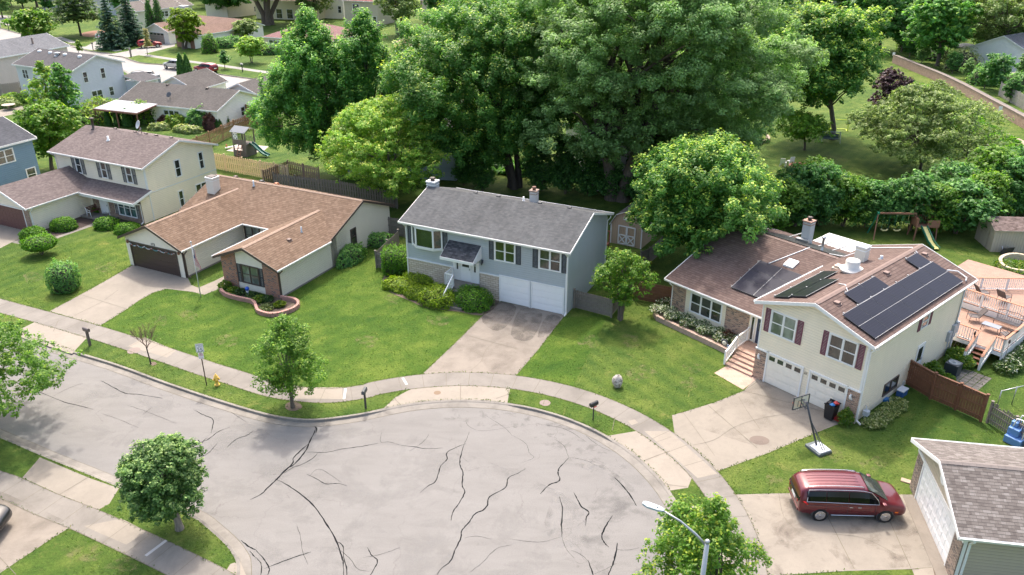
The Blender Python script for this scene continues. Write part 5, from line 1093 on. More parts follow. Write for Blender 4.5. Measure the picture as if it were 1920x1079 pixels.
def tree(name, label, base, H_, rx, zb, pal, kind='egg', ry=None, leaf=.2, per=70, nclump=90, cr=.2, tipf=.35, seed=1, trunk=None, bark=None, group=None, cat='tree', lean=(0, 0), flat=.75, trunks=1, bare=.0, shell=.35, spread=0.5, upd=.5, off=(0, 0), cluster_up=0.0, irr=1.0):
    """deciduous tree. H_ total height, rx crown radius, zb crown bottom"""
    rng = np.random.default_rng(seed); r = random.Random(seed); ry = ry or rx; root = empty(name, label, cat, base, 0, group); ch = H_ - zb; clumps = []; ph = [r.uniform(0, 6.28) for _ in range(6)]
    tries = 0
    while len(clumps) < nclump and tries < nclump * 30:
        tries += 1; t = r.random() ** .9; e = envelope(kind, t); 
        if r.random() > e + .15: continue
        th = r.uniform(0, 2*PI); e *= 1 + irr*(.13*math.sin(2*th+ph[0]+3*t) + .10*math.sin(3*th+ph[1]-5*t) + .08*math.sin(9*t+ph[2]+th)); q = (1 - (r.random() ** 2.2) * .75) * e; s = cr * rx * r.uniform(.65, 1.35) * (.75 + .45*e)
        x, y, z = math.cos(th)*q*rx, math.sin(th)*q*ry, zb + t*ch
        x *= max(.1, (rx*e - s*.95) / max(rx*e, .1)); y *= max(.1, (ry*e - s*.95) / max(ry*e, .1)); z = min(z, H_ - s*flat*.8)
        x += lean[0]*(z/H_) + off[0]; y += lean[1]*(z/H_) + off[1]
        clumps.append(((x, y, z + cluster_up*s), (s, s, s*(flat + cluster_up)*r.uniform(.8, 1.2))))
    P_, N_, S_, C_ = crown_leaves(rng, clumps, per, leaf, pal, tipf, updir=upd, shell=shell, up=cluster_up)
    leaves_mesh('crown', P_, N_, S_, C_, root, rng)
    m = MB(); tr = trunk or max(.09, H_ * .019); bt = zb + ch * .28
    for k in range(trunks):
        a0 = 2*PI*k/trunks + .4; bx = (math.cos(a0)*tr*1.3, math.sin(a0)*tr*1.3) if trunks > 1 else (0, 0); fx = bx[0]*(1+spread*5) + lean[0]*.5 + off[0]*.5, bx[1]*(1+spread*5) + lean[1]*.5 + off[1]*.5
        pts = [(bx[0], bx[1], -.05), (bx[0]*1.1, bx[1]*1.1, zb*.35), (fx[0]*.6, fx[1]*.6, bt*.7), (fx[0], fx[1], bt)]
        m.tube(pts, [tr*1.35, tr, tr*.85, tr*.65], 9, caps=False)
        sel = r.sample(clumps, min(len(clumps), 16 if trunks == 1 else 9))
        for c, s in sel:
            z0 = r.uniform(.55, 1.0) * bt; z0 = min(z0, c[2]); limb(m, (fx[0]*z0/bt, fx[1]*z0/bt, z0), c, tr*.42, tr*.08, r, .06)
        top = max(clumps, key=lambda q: q[0][2])[0]; limb(m, (fx[0], fx[1], bt), (top[0]*.6, top[1]*.6, top[2]), tr*.65, tr*.08, r, .0)
    m.build('trunk', bark or BARK, root); return root
def spruce(label, base, H_, rx, seed=1, pal='spruce', leaf=.3, dens=1.0, group=None, name='spruce_tree', tiers=None, zb=.3, droop=.35, open_=.0, n_per=46):
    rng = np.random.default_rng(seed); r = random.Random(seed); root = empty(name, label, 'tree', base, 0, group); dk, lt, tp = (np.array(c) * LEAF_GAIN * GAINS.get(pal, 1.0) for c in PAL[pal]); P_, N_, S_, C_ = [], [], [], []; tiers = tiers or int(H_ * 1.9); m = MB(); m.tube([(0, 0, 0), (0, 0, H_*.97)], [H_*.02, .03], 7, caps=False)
    for i in range(tiers):
        t = i / tiers; z = zb + (H_ - zb) * t; R_ = rx * (1 - t) ** .85 * r.uniform(.85, 1.1) + .12; nb = max(5, int(9 * (1 - t) + 5)); 
        for j in range(nb):
            if r.random() < open_: continue
            a = 2*PI*(j + r.random()*.7)/nb + i; L = R_ * r.uniform(.8, 1.15); k = int(n_per * dens * (L/rx*.8 + .2)); u = rng.random(k) ** .7
            w_ = (1 - u*.6) * L * .28; lat = rng.normal(size=k) * w_ * .55; x = math.cos(a)*u*L - math.sin(a)*lat; y = math.sin(a)*u*L + math.cos(a)*lat
            zz = z - droop*L*u + droop*.8*L*np.maximum(0, u-.7) - np.abs(lat)*.3 + rng.normal(size=k)*.06; P_.append(np.stack([x, y, zz], 1))
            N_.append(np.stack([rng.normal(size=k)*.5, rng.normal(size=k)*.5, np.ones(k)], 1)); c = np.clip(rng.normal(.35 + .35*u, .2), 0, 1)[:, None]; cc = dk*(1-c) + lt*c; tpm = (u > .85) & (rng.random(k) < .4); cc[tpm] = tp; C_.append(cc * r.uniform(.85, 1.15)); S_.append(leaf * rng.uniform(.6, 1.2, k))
            if j % 2 == 0: m.tube([(0, 0, z), (math.cos(a)*L*.8, math.sin(a)*L*.8, z - droop*L*.8)], [.05, .015], 4, caps=False)
    leaves_mesh('crown', np.concatenate(P_), np.concatenate(N_), np.concatenate(S_), np.concatenate(C_), root, rng, 2.0); m.build('trunk', BARK_D, root); return root
def shrub(name, label, base, rx, ry, H_, pal, shape='dome', leaf=.09, n=2600, seed=1, lump=.08, tipf=.4, group=None, rz=0.0, zb=0.0, cat='shrub', core=True, power=2.6, jit=.05, updir=.3, flowers=0):
    "dense shrub: leaf shell on a lumpy solid; 'dome', 'box' or 'spire' outline"
    rng = np.random.default_rng(seed); root = empty(name, label, cat, base, rz, group); d = dirs(rng, n)
    if shape == 'dome': d[:, 2] = np.abs(d[:, 2]); 
    pw = {'dome': power, 'box': 5.0, 'spire': 2.0, 'ball': 2.2}[shape]; k = (np.abs(d) ** pw).sum(1) ** (-1/pw); p = d * k[:, None]
    if shape == 'spire':
        t = rng.random(n) ** .8; a = rng.random(n)*2*PI; rr = (1 - t) ** .55 * (.35 + .65*np.minimum(1, t*5 + .3)); p = np.stack([np.cos(a)*rr, np.sin(a)*rr, t], 1); d = np.stack([np.cos(a), np.sin(a), np.full(n, .25)], 1)
    if shape in ('box', 'ball'): p[:, 2] = (p[:, 2] + 1) / 2
    ph = rng.random(12)*6.28; f = np.zeros(n)
    for i in range(4): f += np.sin(d[:, 0]*(3+i*1.7) + ph[i]) * np.sin(d[:, 1]*(3.3+i*1.6) + ph[i+4]) * np.cos(d[:, 2]*(3+i) + ph[i+8])
    sc_ = (1 + lump * f)[:, None] * (1 - rng.random((n, 1)) ** 2 * .14) * (1 + rng.normal(size=(n, 1)) * jit); p = p * sc_ * np.array((rx, ry, H_)); p[:, 2] = np.maximum(p[:, 2], .02) + zb
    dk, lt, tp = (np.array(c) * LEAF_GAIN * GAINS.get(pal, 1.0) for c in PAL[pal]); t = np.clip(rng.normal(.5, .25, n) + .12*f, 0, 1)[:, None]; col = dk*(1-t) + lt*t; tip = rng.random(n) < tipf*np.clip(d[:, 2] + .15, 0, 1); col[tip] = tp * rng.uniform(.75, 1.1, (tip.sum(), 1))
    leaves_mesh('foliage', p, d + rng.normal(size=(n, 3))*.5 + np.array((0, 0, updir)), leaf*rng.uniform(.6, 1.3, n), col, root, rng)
    if core:
        m = MB(); rings = []; K = 7
        if shape == 'spire': m.lathe([(rx*.3, zb), (rx*.62, zb+H_*.15), (rx*.5, zb+H_*.5), (.02, zb+H_*.9)], n=9)
        else:
            prof = [(.86, 0.02), (.84, .35), (.72, .6), (.45, .78), (.05, .86)] if shape == 'dome' else ([(.82, .05), (.84, .5), (.82, .86), (.05, .88)] if shape == 'box' else [(.3, .12), (.78, .35), (.8, .6), (.5, .8), (.05, .86)])
            mm = MB(lambda q: Vector((q.x*rx, q.y*ry, q.z*H_ + zb))); mm.lathe([(a, b) for a, b in prof], n=12); m = mm
        m.build('stems', BARK_D, root)
        if zb > .15: q = MB(); [q.tube([(math.cos(i)*.05, math.sin(i)*.05, 0), (math.cos(i*2.2)*rx*.3, math.sin(i*2.2)*ry*.3, zb+.15)], .03, 5) for i in range(6)]; q.build('trunk', BARK, root)
    return root
def T(name, label, base, box, pal, kind='egg', **kw):
    "tree measured off the photo: base pixel and crown box (left, top, right, bottom) in pixels"
    P0 = G(*base); l, t, r_, b = box; H_ = hgt(0, t, P0); zb = max(.6, hgt(0, b, P0)); zm = (H_ + zb)/2
    depth = P0.y*_c + (CAM_H - zm)*_s; k = depth / FPX; rx = (r_ - l)/2 * k; cx = ((l + r_)/2 - 960) * k; offx = cx - P0.x
    ry = kw.get('ry', rx); H2 = H_ - .30*min(ry, rx) * .55 if kind != 'cone' else H_
    kw['off'] = (offx, 0); return tree(name, label, P0, H2, rx, min(zb + .2*rx, H2*.6), pal, kind, **kw)
# ---- the near trees
T('street_tree', 'young yellow-green street tree on the verge beside the mailbox', (549, 764), (462, 586, 612, 752), 'honey', 'egg', leaf=.09, per=430, nclump=105, cr=.22, seed=11, tipf=.5, trunk=.11, flat=.8, cluster_up=.15)
T('street_tree', 'round dark linden street tree in blossom on the near left verge', (337, 992), (219, 826, 396, 984), 'linden', 'round', leaf=.095, per=640, nclump=170, cr=.24, seed=12, tipf=.55, trunk=.17, shell=.3, irr=.25, bark=BARK_L)
T('street_tree', 'bright green maple in front of the street lamp at the bottom edge', (1345, 1230), (1190, 925, 1455, 1200), 'bright', 'egg', leaf=.095, per=480, nclump=150, cr=.2, seed=13, tipf=.5, trunk=.13, cluster_up=.2)
T('street_tree', 'honey locust with airy layered branches reaching in from the left edge', (-75, 800), (-230, 560, 108, 850), 'honey', 'wide', leaf=.105, per=420, nclump=210, cr=.17, seed=14, tipf=.35, trunk=.2, flat=.32, shell=.6)
T('small_tree', 'small bright green tree by the grey fence and white-trimmed blue house corner', (1163, 600), (1114, 464, 1230, 582), 'bright', 'round', leaf=.11, per=300, nclump=75, cr=.26, seed=15, tipf=.3, trunk=.09, trunks=3, spread=.6)
T('maple_tree', 'yellow-tipped maple between the barn-shaped shed and the solar house', (1318, 520), (1165, 268, 1465, 505), 'yellowtip', 'round', leaf=.17, per=260, nclump=230, cr=.17, seed=16, tipf=.55, trunk=.25, cluster_up=.35)
# ---- behind the first row of houses
T('willow_tree', 'pale yellow-green loose-leaved tree over the grey fence', (742, 388), (585, 170, 855, 385), 'yellowgreen', 'round', leaf=.15, per=230, nclump=250, cr=.15, seed=17, tipf=.45, trunk=.22, flat=.7, shell=.55)
T('maple_tree', 'tall dark maple with pointed top, left one of the pair behind the playhouse yard', (640, 330), (478, 25, 700, 320), 'maple', 'egg', leaf=.175, per=240, nclump=260, cr=.16, seed=18, tipf=.42, trunk=.35, cluster_up=.6)
T('maple_tree', 'tall dark maple right of its twin, in front of the beige house', (700, 325), (600, 20, 780, 325), 'maple', 'egg', leaf=.175, per=240, nclump=230, cr=.18, seed=19, tipf=.42, trunk=.35, cluster_up=.6)
T('maple_tree', 'wide light-tipped maple with forked dark trunk behind the blue-grey house', (965, 352), (735, -10, 1095, 345), 'yellowtip', 'round', leaf=.175, per=240, nclump=300, cr=.15, seed=20, tipf=.28, trunk=.35, trunks=3, bark=BARK_D, cluster_up=.3)
T('cottonwood_tree', 'huge cottonwood with several thick trunks filling the top centre', (1160, 372), (940, -150, 1475, 345), 'cotton', 'round', leaf=.165, per=260, nclump=520, cr=.125, seed=21, tipf=.3, trunk=.6, trunks=4, spread=.9, shell=.55)
T('cottonwood_tree', 'lower green cottonwood crown leaning right above the back yards', (1290, 330), (1170, 60, 1490, 318), 'cotton', 'round', leaf=.17, per=220, nclump=240, cr=.14, seed=22, tipf=.3, trunk=.3, shell=.55)
T('maple_tree', 'yellow-tipped maple standing on the lawn left of the purple-leaved tree', (1560, 262), (1412, 12, 1648, 225), 'yellowtip', 'round', leaf=.24, per=140, nclump=250, cr=.17, seed=23, tipf=.6, trunk=.3, cluster_up=.35)
T('plum_tree', 'dark purple-leaved tree at the foot of the retaining wall lawn', (1672, 240), (1628, 124, 1708, 225), 'purple', 'round', leaf=.3, per=80, nclump=90, cr=.24, seed=24, tipf=.4, trunk=.15)
T('crabapple_tree', 'small round tree with dark trunk in the middle of the right back lawn', (1508, 282), (1442, 205, 1565, 275), 'bright', 'round', leaf=.22, per=75, nclump=90, cr=.22, seed=25, tipf=.2, trunk=.14)
T('feathery_tree', 'feathery pale green tree left of the rocky creek', (1725, 318), (1600, 140, 1815, 308), 'feather', 'wide', leaf=.17, per=190, nclump=200, cr=.17, seed=26, tipf=.5, trunk=.15, flat=.45, shell=.6)
T('feathery_tree', 'sparse silvery tree at the edge of the rocky creek', (1815, 330), (1710, 180, 1895, 325), 'feather', 'round', leaf=.17, per=70, nclump=150, cr=.16, seed=27, tipf=.5, trunk=.14, shell=.8, bark=BARK_D)
T('feathery_tree', 'feathery light green tree behind the other two, next to the purple tree', (1745, 272), (1690, 140, 1812, 262), 'feather', 'wide', leaf=.2, per=110, nclump=120, cr=.2, seed=66, tipf=.4, trunk=.12, flat=.5, shell=.6)
T('maple_tree', 'dense dark green tree beyond the brick retaining wall', (1757, 124), (1700, -20, 1830, 112), 'maple', 'round', leaf=.45, per=42, nclump=150, cr=.2, seed=28, tipf=.4, trunk=.35)
T('willow_tree', 'open branching willow in front of the slate roof at top right', (1878, 118), (1775, -60, 1960, 100), 'feather', 'round', leaf=.3, per=60, nclump=150, cr=.17, seed=29, tipf=.3, trunk=.35, trunks=3, spread=1.0, shell=.9)
T('dark_tree', 'dark tree at the head of the retaining wall', (1648, 95), (1590, -60, 1715, 90), 'hedge', 'round', leaf=.5, per=40, nclump=130, cr=.22, seed=30, tipf=.25, trunk=.35)
T('round_shrub_tree', 'round green tree by the chain-link fence above the wall', (1880, 172), (1840, 98, 1905, 170), 'hedge', 'round', leaf=.3, per=60, nclump=60, cr=.3, seed=31, tipf=.3)
# ---- left background
T('maple_tree', 'bright green tree between the slate-blue house and the lavender-grey house', (98, 318), (28, 182, 165, 310), 'bright', 'round', leaf=.24, per=110, nclump=150, cr=.2, seed=32, tipf=.25, trunk=.2)
T('locust_tree', 'gold-tipped loose tree in front of the lavender-grey house', (100, 232), (45, 108, 130, 225), 'yellowgreen', 'egg', leaf=.26, per=60, nclump=110, cr=.2, seed=33, tipf=.5, trunk=.15, shell=.7)
T('locust_tree', 'darker green tree beside the gold-tipped one', (128, 236), (82, 112, 155, 228), 'maple', 'egg', leaf=.26, per=60, nclump=90, cr=.22, seed=34, tipf=.35, trunk=.15)
T('locust_tree', 'spreading light green tree by the far left street', (62, 86), (16, 12, 104, 80), 'bright', 'round', leaf=.4, per=50, nclump=110, cr=.2, seed=35, tipf=.3, trunk=.2, shell=.6)
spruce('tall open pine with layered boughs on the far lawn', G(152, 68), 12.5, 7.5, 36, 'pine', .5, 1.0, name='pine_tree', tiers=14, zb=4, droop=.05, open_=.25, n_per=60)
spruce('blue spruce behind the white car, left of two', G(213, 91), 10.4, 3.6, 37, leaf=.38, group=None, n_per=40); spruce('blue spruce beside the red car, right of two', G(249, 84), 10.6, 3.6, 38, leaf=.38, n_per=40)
T('honeysuckle_tree', 'yellow-green round-topped tree in front of the far garage', (346, 92), (312, 12, 382, 84), 'lime', 'round', leaf=.36, per=60, nclump=90, cr=.25, seed=39, tipf=.45, trunk=.25, trunks=3)
T('shade_tree', 'spreading tree with thick forked bare limbs before the yellow house', (503, 47), (405, -110, 600, 12), 'feather', 'wide', leaf=.5, per=26, nclump=130, cr=.18, seed=40, tipf=.2, trunk=.6, trunks=4, spread=1.1, shell=.7)
T('dark_tree', 'dark tree mass behind the reddish-brown roof', (430, 34), (345, -60, 480, 28), 'hedge', 'round', leaf=.6, per=30, nclump=120, cr=.24, seed=41, tipf=.15)
T('birch_tree', 'light feathery green tree at the top edge before the beige house', (748, 66), (695, -80, 800, 48), 'feather', 'egg', leaf=.42, per=40, nclump=120, cr=.2, seed=42, tipf=.3, trunk=.3, trunks=2)
T('elm_tree', 'grey-green tree between the yellow house and the white-walled house', (588, 40), (552, -60, 628, 34), 'feather', 'egg', leaf=.45, per=36, nclump=80, cr=.24, seed=43, tipf=.2)
T('small_tree', 'small bushy tree with pale green top against the white gable', (458, 78), (432, 34, 484, 74), 'feather', 'round', leaf=.35, per=60, nclump=60, cr=.28, seed=44, tipf=.4)
T('weeping_tree', 'low weeping yellow-green tree on the far lawn', (472, 118), (438, 66, 500, 112), 'yellowgreen', 'round', leaf=.3, per=70, nclump=80, cr=.26, seed=45, tipf=.2, trunks=2)
T('street_tree', 'small dark lollipop tree on the far verge near the red car', (422, 130), (408, 93, 432, 121), 'hedge', 'egg', leaf=.28, per=90, nclump=40, cr=.35, seed=46, tipf=.2, trunk=.07)
T('sapling', 'thin young sapling by the far grey roof', (148, 103), (139, 74, 155, 101), 'bright', 'egg', leaf=.25, per=60, nclump=16, cr=.35, seed=47, tipf=.5, trunk=.05)
T('sapling', 'pale young sapling with cream and red leaves in front of the far red car', (277, 104), (264, 54, 286, 90), 'cream', 'cone', leaf=.22, per=50, nclump=30, cr=.4, seed=48, tipf=.5, trunk=.05)
# wood at the head of the picture: individual trees of three kinds, copied
protos = []
for k, (pal, sd, kd) in enumerate((('hedge', 51, 'round'), ('cotton', 52, 'egg'), ('maple', 53, 'round'))):
    protos.append(tree('background_tree', 'x', (0, 0, 0), 13, 5.2, 2.5, pal, kd, leaf=.55, per=34, nclump=120, cr=.22, seed=sd, tipf=.25, trunk=.3, cat='tree', group='trees of the far wood'))
spots = [(1880,104,1,.55),(1858,96,0,.5),(1910,112,2,.55),(1705,108,0,.36),(1728,118,1,.3),(1690,98,2,.5),(1785,138,0,.3),(1812,150,1,.28),(1845,166,2,.28),(1893,192,0,.26),(1918,150,1,.4),(1060,352,0,.42),(1115,356,2,.4),(1005,350,0,.4),(905,340,2,.42),(1205,350,0,.42),(860,330,0,.4),(1250,335,1,.45),(1330,330,2,.4),(395,14,0,1.0),(440,20,2,.9),(300,12,2,.95),(335,6,0,1.0),(470,8,0,1.0),(540,0,1,1.0),(615,10,2,.9),(655,22,0,.8),(250,14,0,.8),(160,14,2,.9),(95,30,0,.8),(230,30,2,.7),(45,22,1,.9),(1835,100,1,.6),(1905,98,2,.6),(1868,82,0,.7),(1790,85,0,.6),(1765,70,2,.7),(1925,120,1,.55),(1500,15,0,1.0),(1545,15,1,1.1),(1600,28,0,1.0),(1665,50,2,.85),(1700,45,0,.9),(1720,70,1,.7),(1820,60,0,.75),(1850,45,2,.9),(1900,20,0,1.1),(1755,45,2,.9),(1630,38,1,1.0),(1950,70,0,.9),(820,40,0,1.0),(880,45,1,1.15),(940,60,2,1.1),(1000,70,0,1.1),(1480,40,1,1.1),(1530,35,0,1.15),(1585,45,2,1.0),(1620,62,1,.9),(1440,60,2,1.1),(1395,55,0,1.1),(1690,30,0,1.2),(1740,22,1,1.2),(1850,25,0,1.0),(1920,40,2,1.1),(20,12,0,1.1),(70,14,2,1.1),(118,22,1,1.0),(5,34,1,.6),(318,-8,0,1.2),(375,-4,2,1.2),(420,5,0,1.2),(190,-10,2,1.1),(240,-25,0,1.2),(640,-8,1,1.1),(560,-15,2,1.1),(690,-20,0,1.1),(790,12,2,1.0),(860,5,0,1.2),(1050,8,1,1.3),(1120,30,2,1.2),(1180,10,0,1.3),(1250,25,1,1.2),(1320,8,2,1.3),(1380,20,0,1.2),(1560,-5,2,1.3),(1640,5,0,1.2),(1480,-15,1,1.3),(1800,-10,2,1.3),(1890,-12,1,1.3),(740,-30,1,1.2),(960,-20,0,1.3),(1150,-30,1,1.3),(130,-30,1,1.2),(40,-30,0,1.2),(-40,-5,2,1.2),(480,-30,1,1.2),(1100,120,0,.8),(1010,150,2,.75),(1390,170,1,.65),(1350,215,2,.5),(830,235,0,.55),(1210,110,2,.9),(1310,95,1,1.0),(1965,10,0,1.1),(890,110,1,.85),(1040,90,0,1.0)]
rr = random.Random(9); PLACE = ['behind the blue-grey roofs', 'above the cottonwood crown', 'at the top edge']
def where(x, y):
    c = 'far left' if x < 250 else 'left' if x < 600 else 'left of centre' if x < 850 else 'centre' if x < 1100 else 'right of centre' if x < 1400 else 'right' if x < 1700 else 'far right'
    return c
for i, (x, y, k, s) in enumerate(spots):
    o = protos[k] if k in (0, 1, 2) and not protos[k].get('used') else copy_tree(protos[k]); o['used'] = 1
    o.location = G(x, y); s *= rr.uniform(.9, 1.1); o.scale = (s*rr.uniform(.9, 1.1), s*rr.uniform(.9, 1.1), s); o.rotation_euler = (0, 0, rr.uniform(0, 6.28))
    o['label'] = ('dense dark green tree', 'grey-green loose tree', 'mid green light-flecked tree')[k] + ' of the wood along the top edge, ' + where(x, y) if y < 75 else ('dense dark green tree', 'grey-green loose tree', 'mid green light-flecked tree')[k] + ' between the back yards, ' + where(x, y)
WL = {}
for o in [q for q in COL.objects if q.type == 'EMPTY' and q.get('group') == 'trees of the far wood']: WL.setdefault(o['label'], []).append(o)
for lb, L_ in WL.items():
    L_.sort(key=lambda q: q.location.x / q.location.y)
    for j, o in enumerate(L_):
        if len(L_) > 1: o['label'] = lb.replace(' of the wood along the top edge', ' along the top edge') + (', leftmost' if j == 0 else ', rightmost' if j == len(L_)-1 else ', %s from left' % ('second', 'third', 'fourth', 'fifth', 'sixth', 'seventh', 'eighth')[j-1])
for o in COL.objects:
    if 'used' in o: del o['used']
# ---- hedge across the middle right: overlapping tall shrubs
hp = []
for k, (pal, sd) in enumerate((('hedge', 61), ('honey', 62), ('hedge', 63))):
    hp.append(tree('hedge_shrub', 'x', (0, 0, 0), 4.6, 2.5, .3, pal, 'round', leaf=.18, per=150, nclump=95, cr=.27, seed=sd, tipf=.35, trunk=.07, trunks=3, spread=1.2, cat='shrub', group='tall shrubs of the overgrown hedge'))
hs = [(1235,392,0,.8),(1195,385,2,.75),(1150,378,0,.8),(1105,372,2,.85),(1060,368,0,.8),(1015,362,2,.7),(1448,452,1,1.0),(1490,438,0,1.05),(1535,436,2,1.1),(1580,438,1,1.0),(1622,440,0,.95),(1664,442,2,.9),(1706,446,0,.95),(1748,452,1,1.0),(1792,452,2,1.05),(1836,438,1,1.1),(1880,425,0,1.1),(1925,418,1,1.1),(1900,392,0,1.15),(1845,400,1,1.2),(1780,410,2,1.1),(1720,418,0,.85),(1520,402,1,1.05),(1470,405,0,.9),(1960,400,2,1.1),(1410,420,0,.8),(905,362,2,.55),(870,352,0,.5),(1225,352,0,.85),(1300,345,2,.9),(1385,345,0,.8),(1265,410,2,.7)]
HL = {}
for i, (x, y, k, s) in enumerate(hs):
    o = hp[k] if not hp[k].get('used') else copy_tree(hp[k]); o['used'] = 1; o.location = G(x, y - (14 if x > 1430 and y > 415 else 4)); s *= rr.uniform(.92, 1.08); o.scale = (s*rr.uniform(.9, 1.15), s*rr.uniform(.9, 1.1), s*rr.uniform(.9, 1.15)); o.rotation_euler = (0, 0, rr.uniform(0, 6.28))
    wl = 'behind the blue-grey house' if x < 1000 else 'behind the twin chimneys' if x < 1100 else 'near the barn shed' if x < 1320 else 'by the yellow-tipped maple' if x < 1460 else 'left of the swing set' if x < 1640 else 'behind the swing set' if x < 1770 else 'behind the tan shed'
    nm = (('dark green', 'bright green', 'mid green')[k], wl); HL.setdefault(nm, []).append((y, x, o))
for (c, wl), L_ in HL.items():
    L_.sort(key=lambda q: q[1])
    for j, (y, x, o) in enumerate(L_):
        rk = '' if len(L_) == 1 else (', leftmost', ', rightmost')[j > 0] if len(L_) == 2 else ', leftmost' if j == 0 else ', rightmost' if j == len(L_)-1 else ', %s from left' % ('second', 'third', 'fourth', 'fifth', 'sixth')[j-1]
        o['label'] = c + ' hedge shrub ' + wl + rk
for o in COL.objects:
    if 'used' in o: del o['used']
# ---- clipped shrubs of the front yards
shrub('clipped_hedge', 'tall drum-shaped clipped hedge at the left corner of the blue-grey house', G(744, 512), 1.05, 1.0, 2.15, 'boxwood', 'box', .1, 5200, 71, .03)
for i, (x, y, rx, ry, h_, pal, lb) in enumerate(((752,540,1.5,1.0,.7,'lime','low lime-green spreading shrub in front of the clipped drum hedge'),(790,530,1.5,1.0,.95,'lime','lime-green mounded shrub under the bay window'),(792,556,1.4,.9,.75,'lime','low lime-green shrub at the lawn edge below the bay window'),(823,566,1.45,1.3,1.25,'lime','large lime-green mound between the steps and the lawn'),(850,536,1.0,.8,.9,'lime','lime-green shrub just left of the front steps'),(886,572,1.45,1.2,1.35,'boxwood','darker green dome shrub beside the driveway of the blue-grey house'))):
    shrub('mounded_shrub', lb, G(x, y), rx, ry, h_, pal, 'dome', .1, 4200, 80+i, .07, rz=A26)
for i, (x, y, rx, h_, lb) in enumerate(((65,447,.95,1.0,'round clipped shrub nearest the maroon garage door'),(120,430,.95,1.05,'round clipped shrub in the mulch bed beside the cream garage wall'),(189,398,.6,.8,'small clipped shrub near the porch bench'),(202,427,.95,.95,'oval clipped shrub below the teal-curtained window'),(240,435,.95,.8,'flat clipped shrub tucked by the brown house eave'))):
    shrub('clipped_shrub', lb, G(x, y), rx*1.15, rx*.95, h_, 'boxwood', 'dome', .11, 2600, 90+i, .03)
shrub('umbrella_shrub', 'flat-topped umbrella shrub on bare stems on the front lawn', G(79, 478), 1.35, 1.2, 1.15, 'boxwood', 'ball', .11, 3600, 97, .04, zb=.5)
shrub('clipped_shrub', 'upright barrel-shaped shrub on the lawn left of the concrete driveway', G(124, 545), .95, .95, 2.2, 'hedge', 'box', .11, 3800, 98, .06)
shrub('wall_shrub', 'dark loose shrub under the side window of the beige ranch house', G(658, 490), 1.6, .8, 1.3, 'hedge', 'dome', .13, 2200, 99, .12, rz=R(64)); shrub('wall_shrub', 'dark low shrub by the rear corner of the beige ranch house', G(714, 458), 1.3, .9, 1.0, 'hedge', 'dome', .13, 1800, 100, .15)
# ---- background shrubs and columnar evergreens
for i, (x, y, ty, rx, lb) in enumerate(((205,236,208,.5,'slim arborvitae, leftmost before the patio cover'),(222,236,208,.52,'slim arborvitae, second before the patio cover'),(240,238,207,.7,'broader arborvitae behind the satellite dish'),(403,243,220,.5,'short arborvitae at the fence, left of the tall trio'),(411,243,222,.55,'shortest arborvitae at the fence'),(417,238,203,.55,'tall arborvitae, left of three by the white gable'),(424,237,200,.6,'tall arborvitae, middle of three by the white gable'),(435,232,192,.7,'tallest arborvitae, right of three by the white gable'),(343,146,101,.95,'arborvitae left of a pair in front of the parked red car'),(354,146,104,.9,'arborvitae right of a pair in front of the parked red car'),(288,72,0,1.5,'tall arborvitae, left of two against the cream wall'),(304,72,-4,1.6,'tall arborvitae, right of two against the cream wall'))):
    shrub('arborvitae', lb, G(x, y), rx, rx, hgt(0, ty, G(x, y)), 'thuja', 'spire', .2, 2400, 110+i, .05, tipf=.3, cat='evergreen')
for i, (x, y, rx, ry, h_, pal, lb) in enumerate(((270,228,2.3,1.6,2.6,'honey','bright rounded shrub by the patio cover post'),(262,205,1.6,1.3,2.4,'bright','leafy shrub tucked under the patio cover edge'),(318,232,1.4,1.1,1.2,'redleaf','dark red barberry under the triple window'),(334,238,1.6,1.2,1.5,'bright','green mounded shrub under the triple window'),(375,240,1.5,1.3,2.5,'hedge','tall green shrub in front of the single window'),(396,242,1.0,1.0,2.0,'redleaf','purple-brown shrub beside the arborvitae'),(300,243,1.3,.8,.8,'variegated','silvery low shrub in the back border, left'),(345,247,1.3,.8,.8,'variegated','silvery low shrub in the back border, middle'),(362,249,1.2,.8,.8,'variegated','silvery low shrub in the back border, right'),(192,215,3.0,2.0,2.2,'bright','leafy shrub by the corner of the lavender-grey house'),(170,232,2.4,2,2.2,'bright','low bright shrubbery left of the arborvitae'),(395,99,1.5,1.5,3.4,'boxwood','small conical evergreen by the far brick pier'),(418,90,2.4,1.2,1.9,'hedge','dark low hedge by the far white wall, left'),(436,86,2.2,1.2,1.9,'hedge','dark low hedge by the far white wall, right'),(500,102,3.2,1.5,2.0,'hedge','dark clipped shrub below the mauve roof'),(30,192,2.0,1.2,1.3,'honey','garden shrub beside the weathered fence, top left'),(8,200,2.2,1.6,1.2,'feather','pale border planting at the left edge'),(1700,95,2,2,3.0,'bright','light green bush by the retaining wall top'),(1800,132,3.2,2.6,3.8,'variegated','silvery shrub above the retaining wall'),(1750,112,3,2.2,2.6,'hedge','dark shrub above the retaining wall, left'),(1732,103,2.6,2.2,2.8,'hedge','dark shrub above the retaining wall, far left'),(1842,158,2.2,2,2.8,'hedge','round dark shrub above the wall, right'),(1905,165,3,2,2.4,'hedge','dark shrub at the right edge above the wall'),(1745,108,2,2,2.4,'honey','small bright shrub in the row above the wall'))):
    shrub('shrub', lb, G(x, y), rx, ry, h_, pal, 'dome', .24, 1500, 140+i, .1, updir=.5)
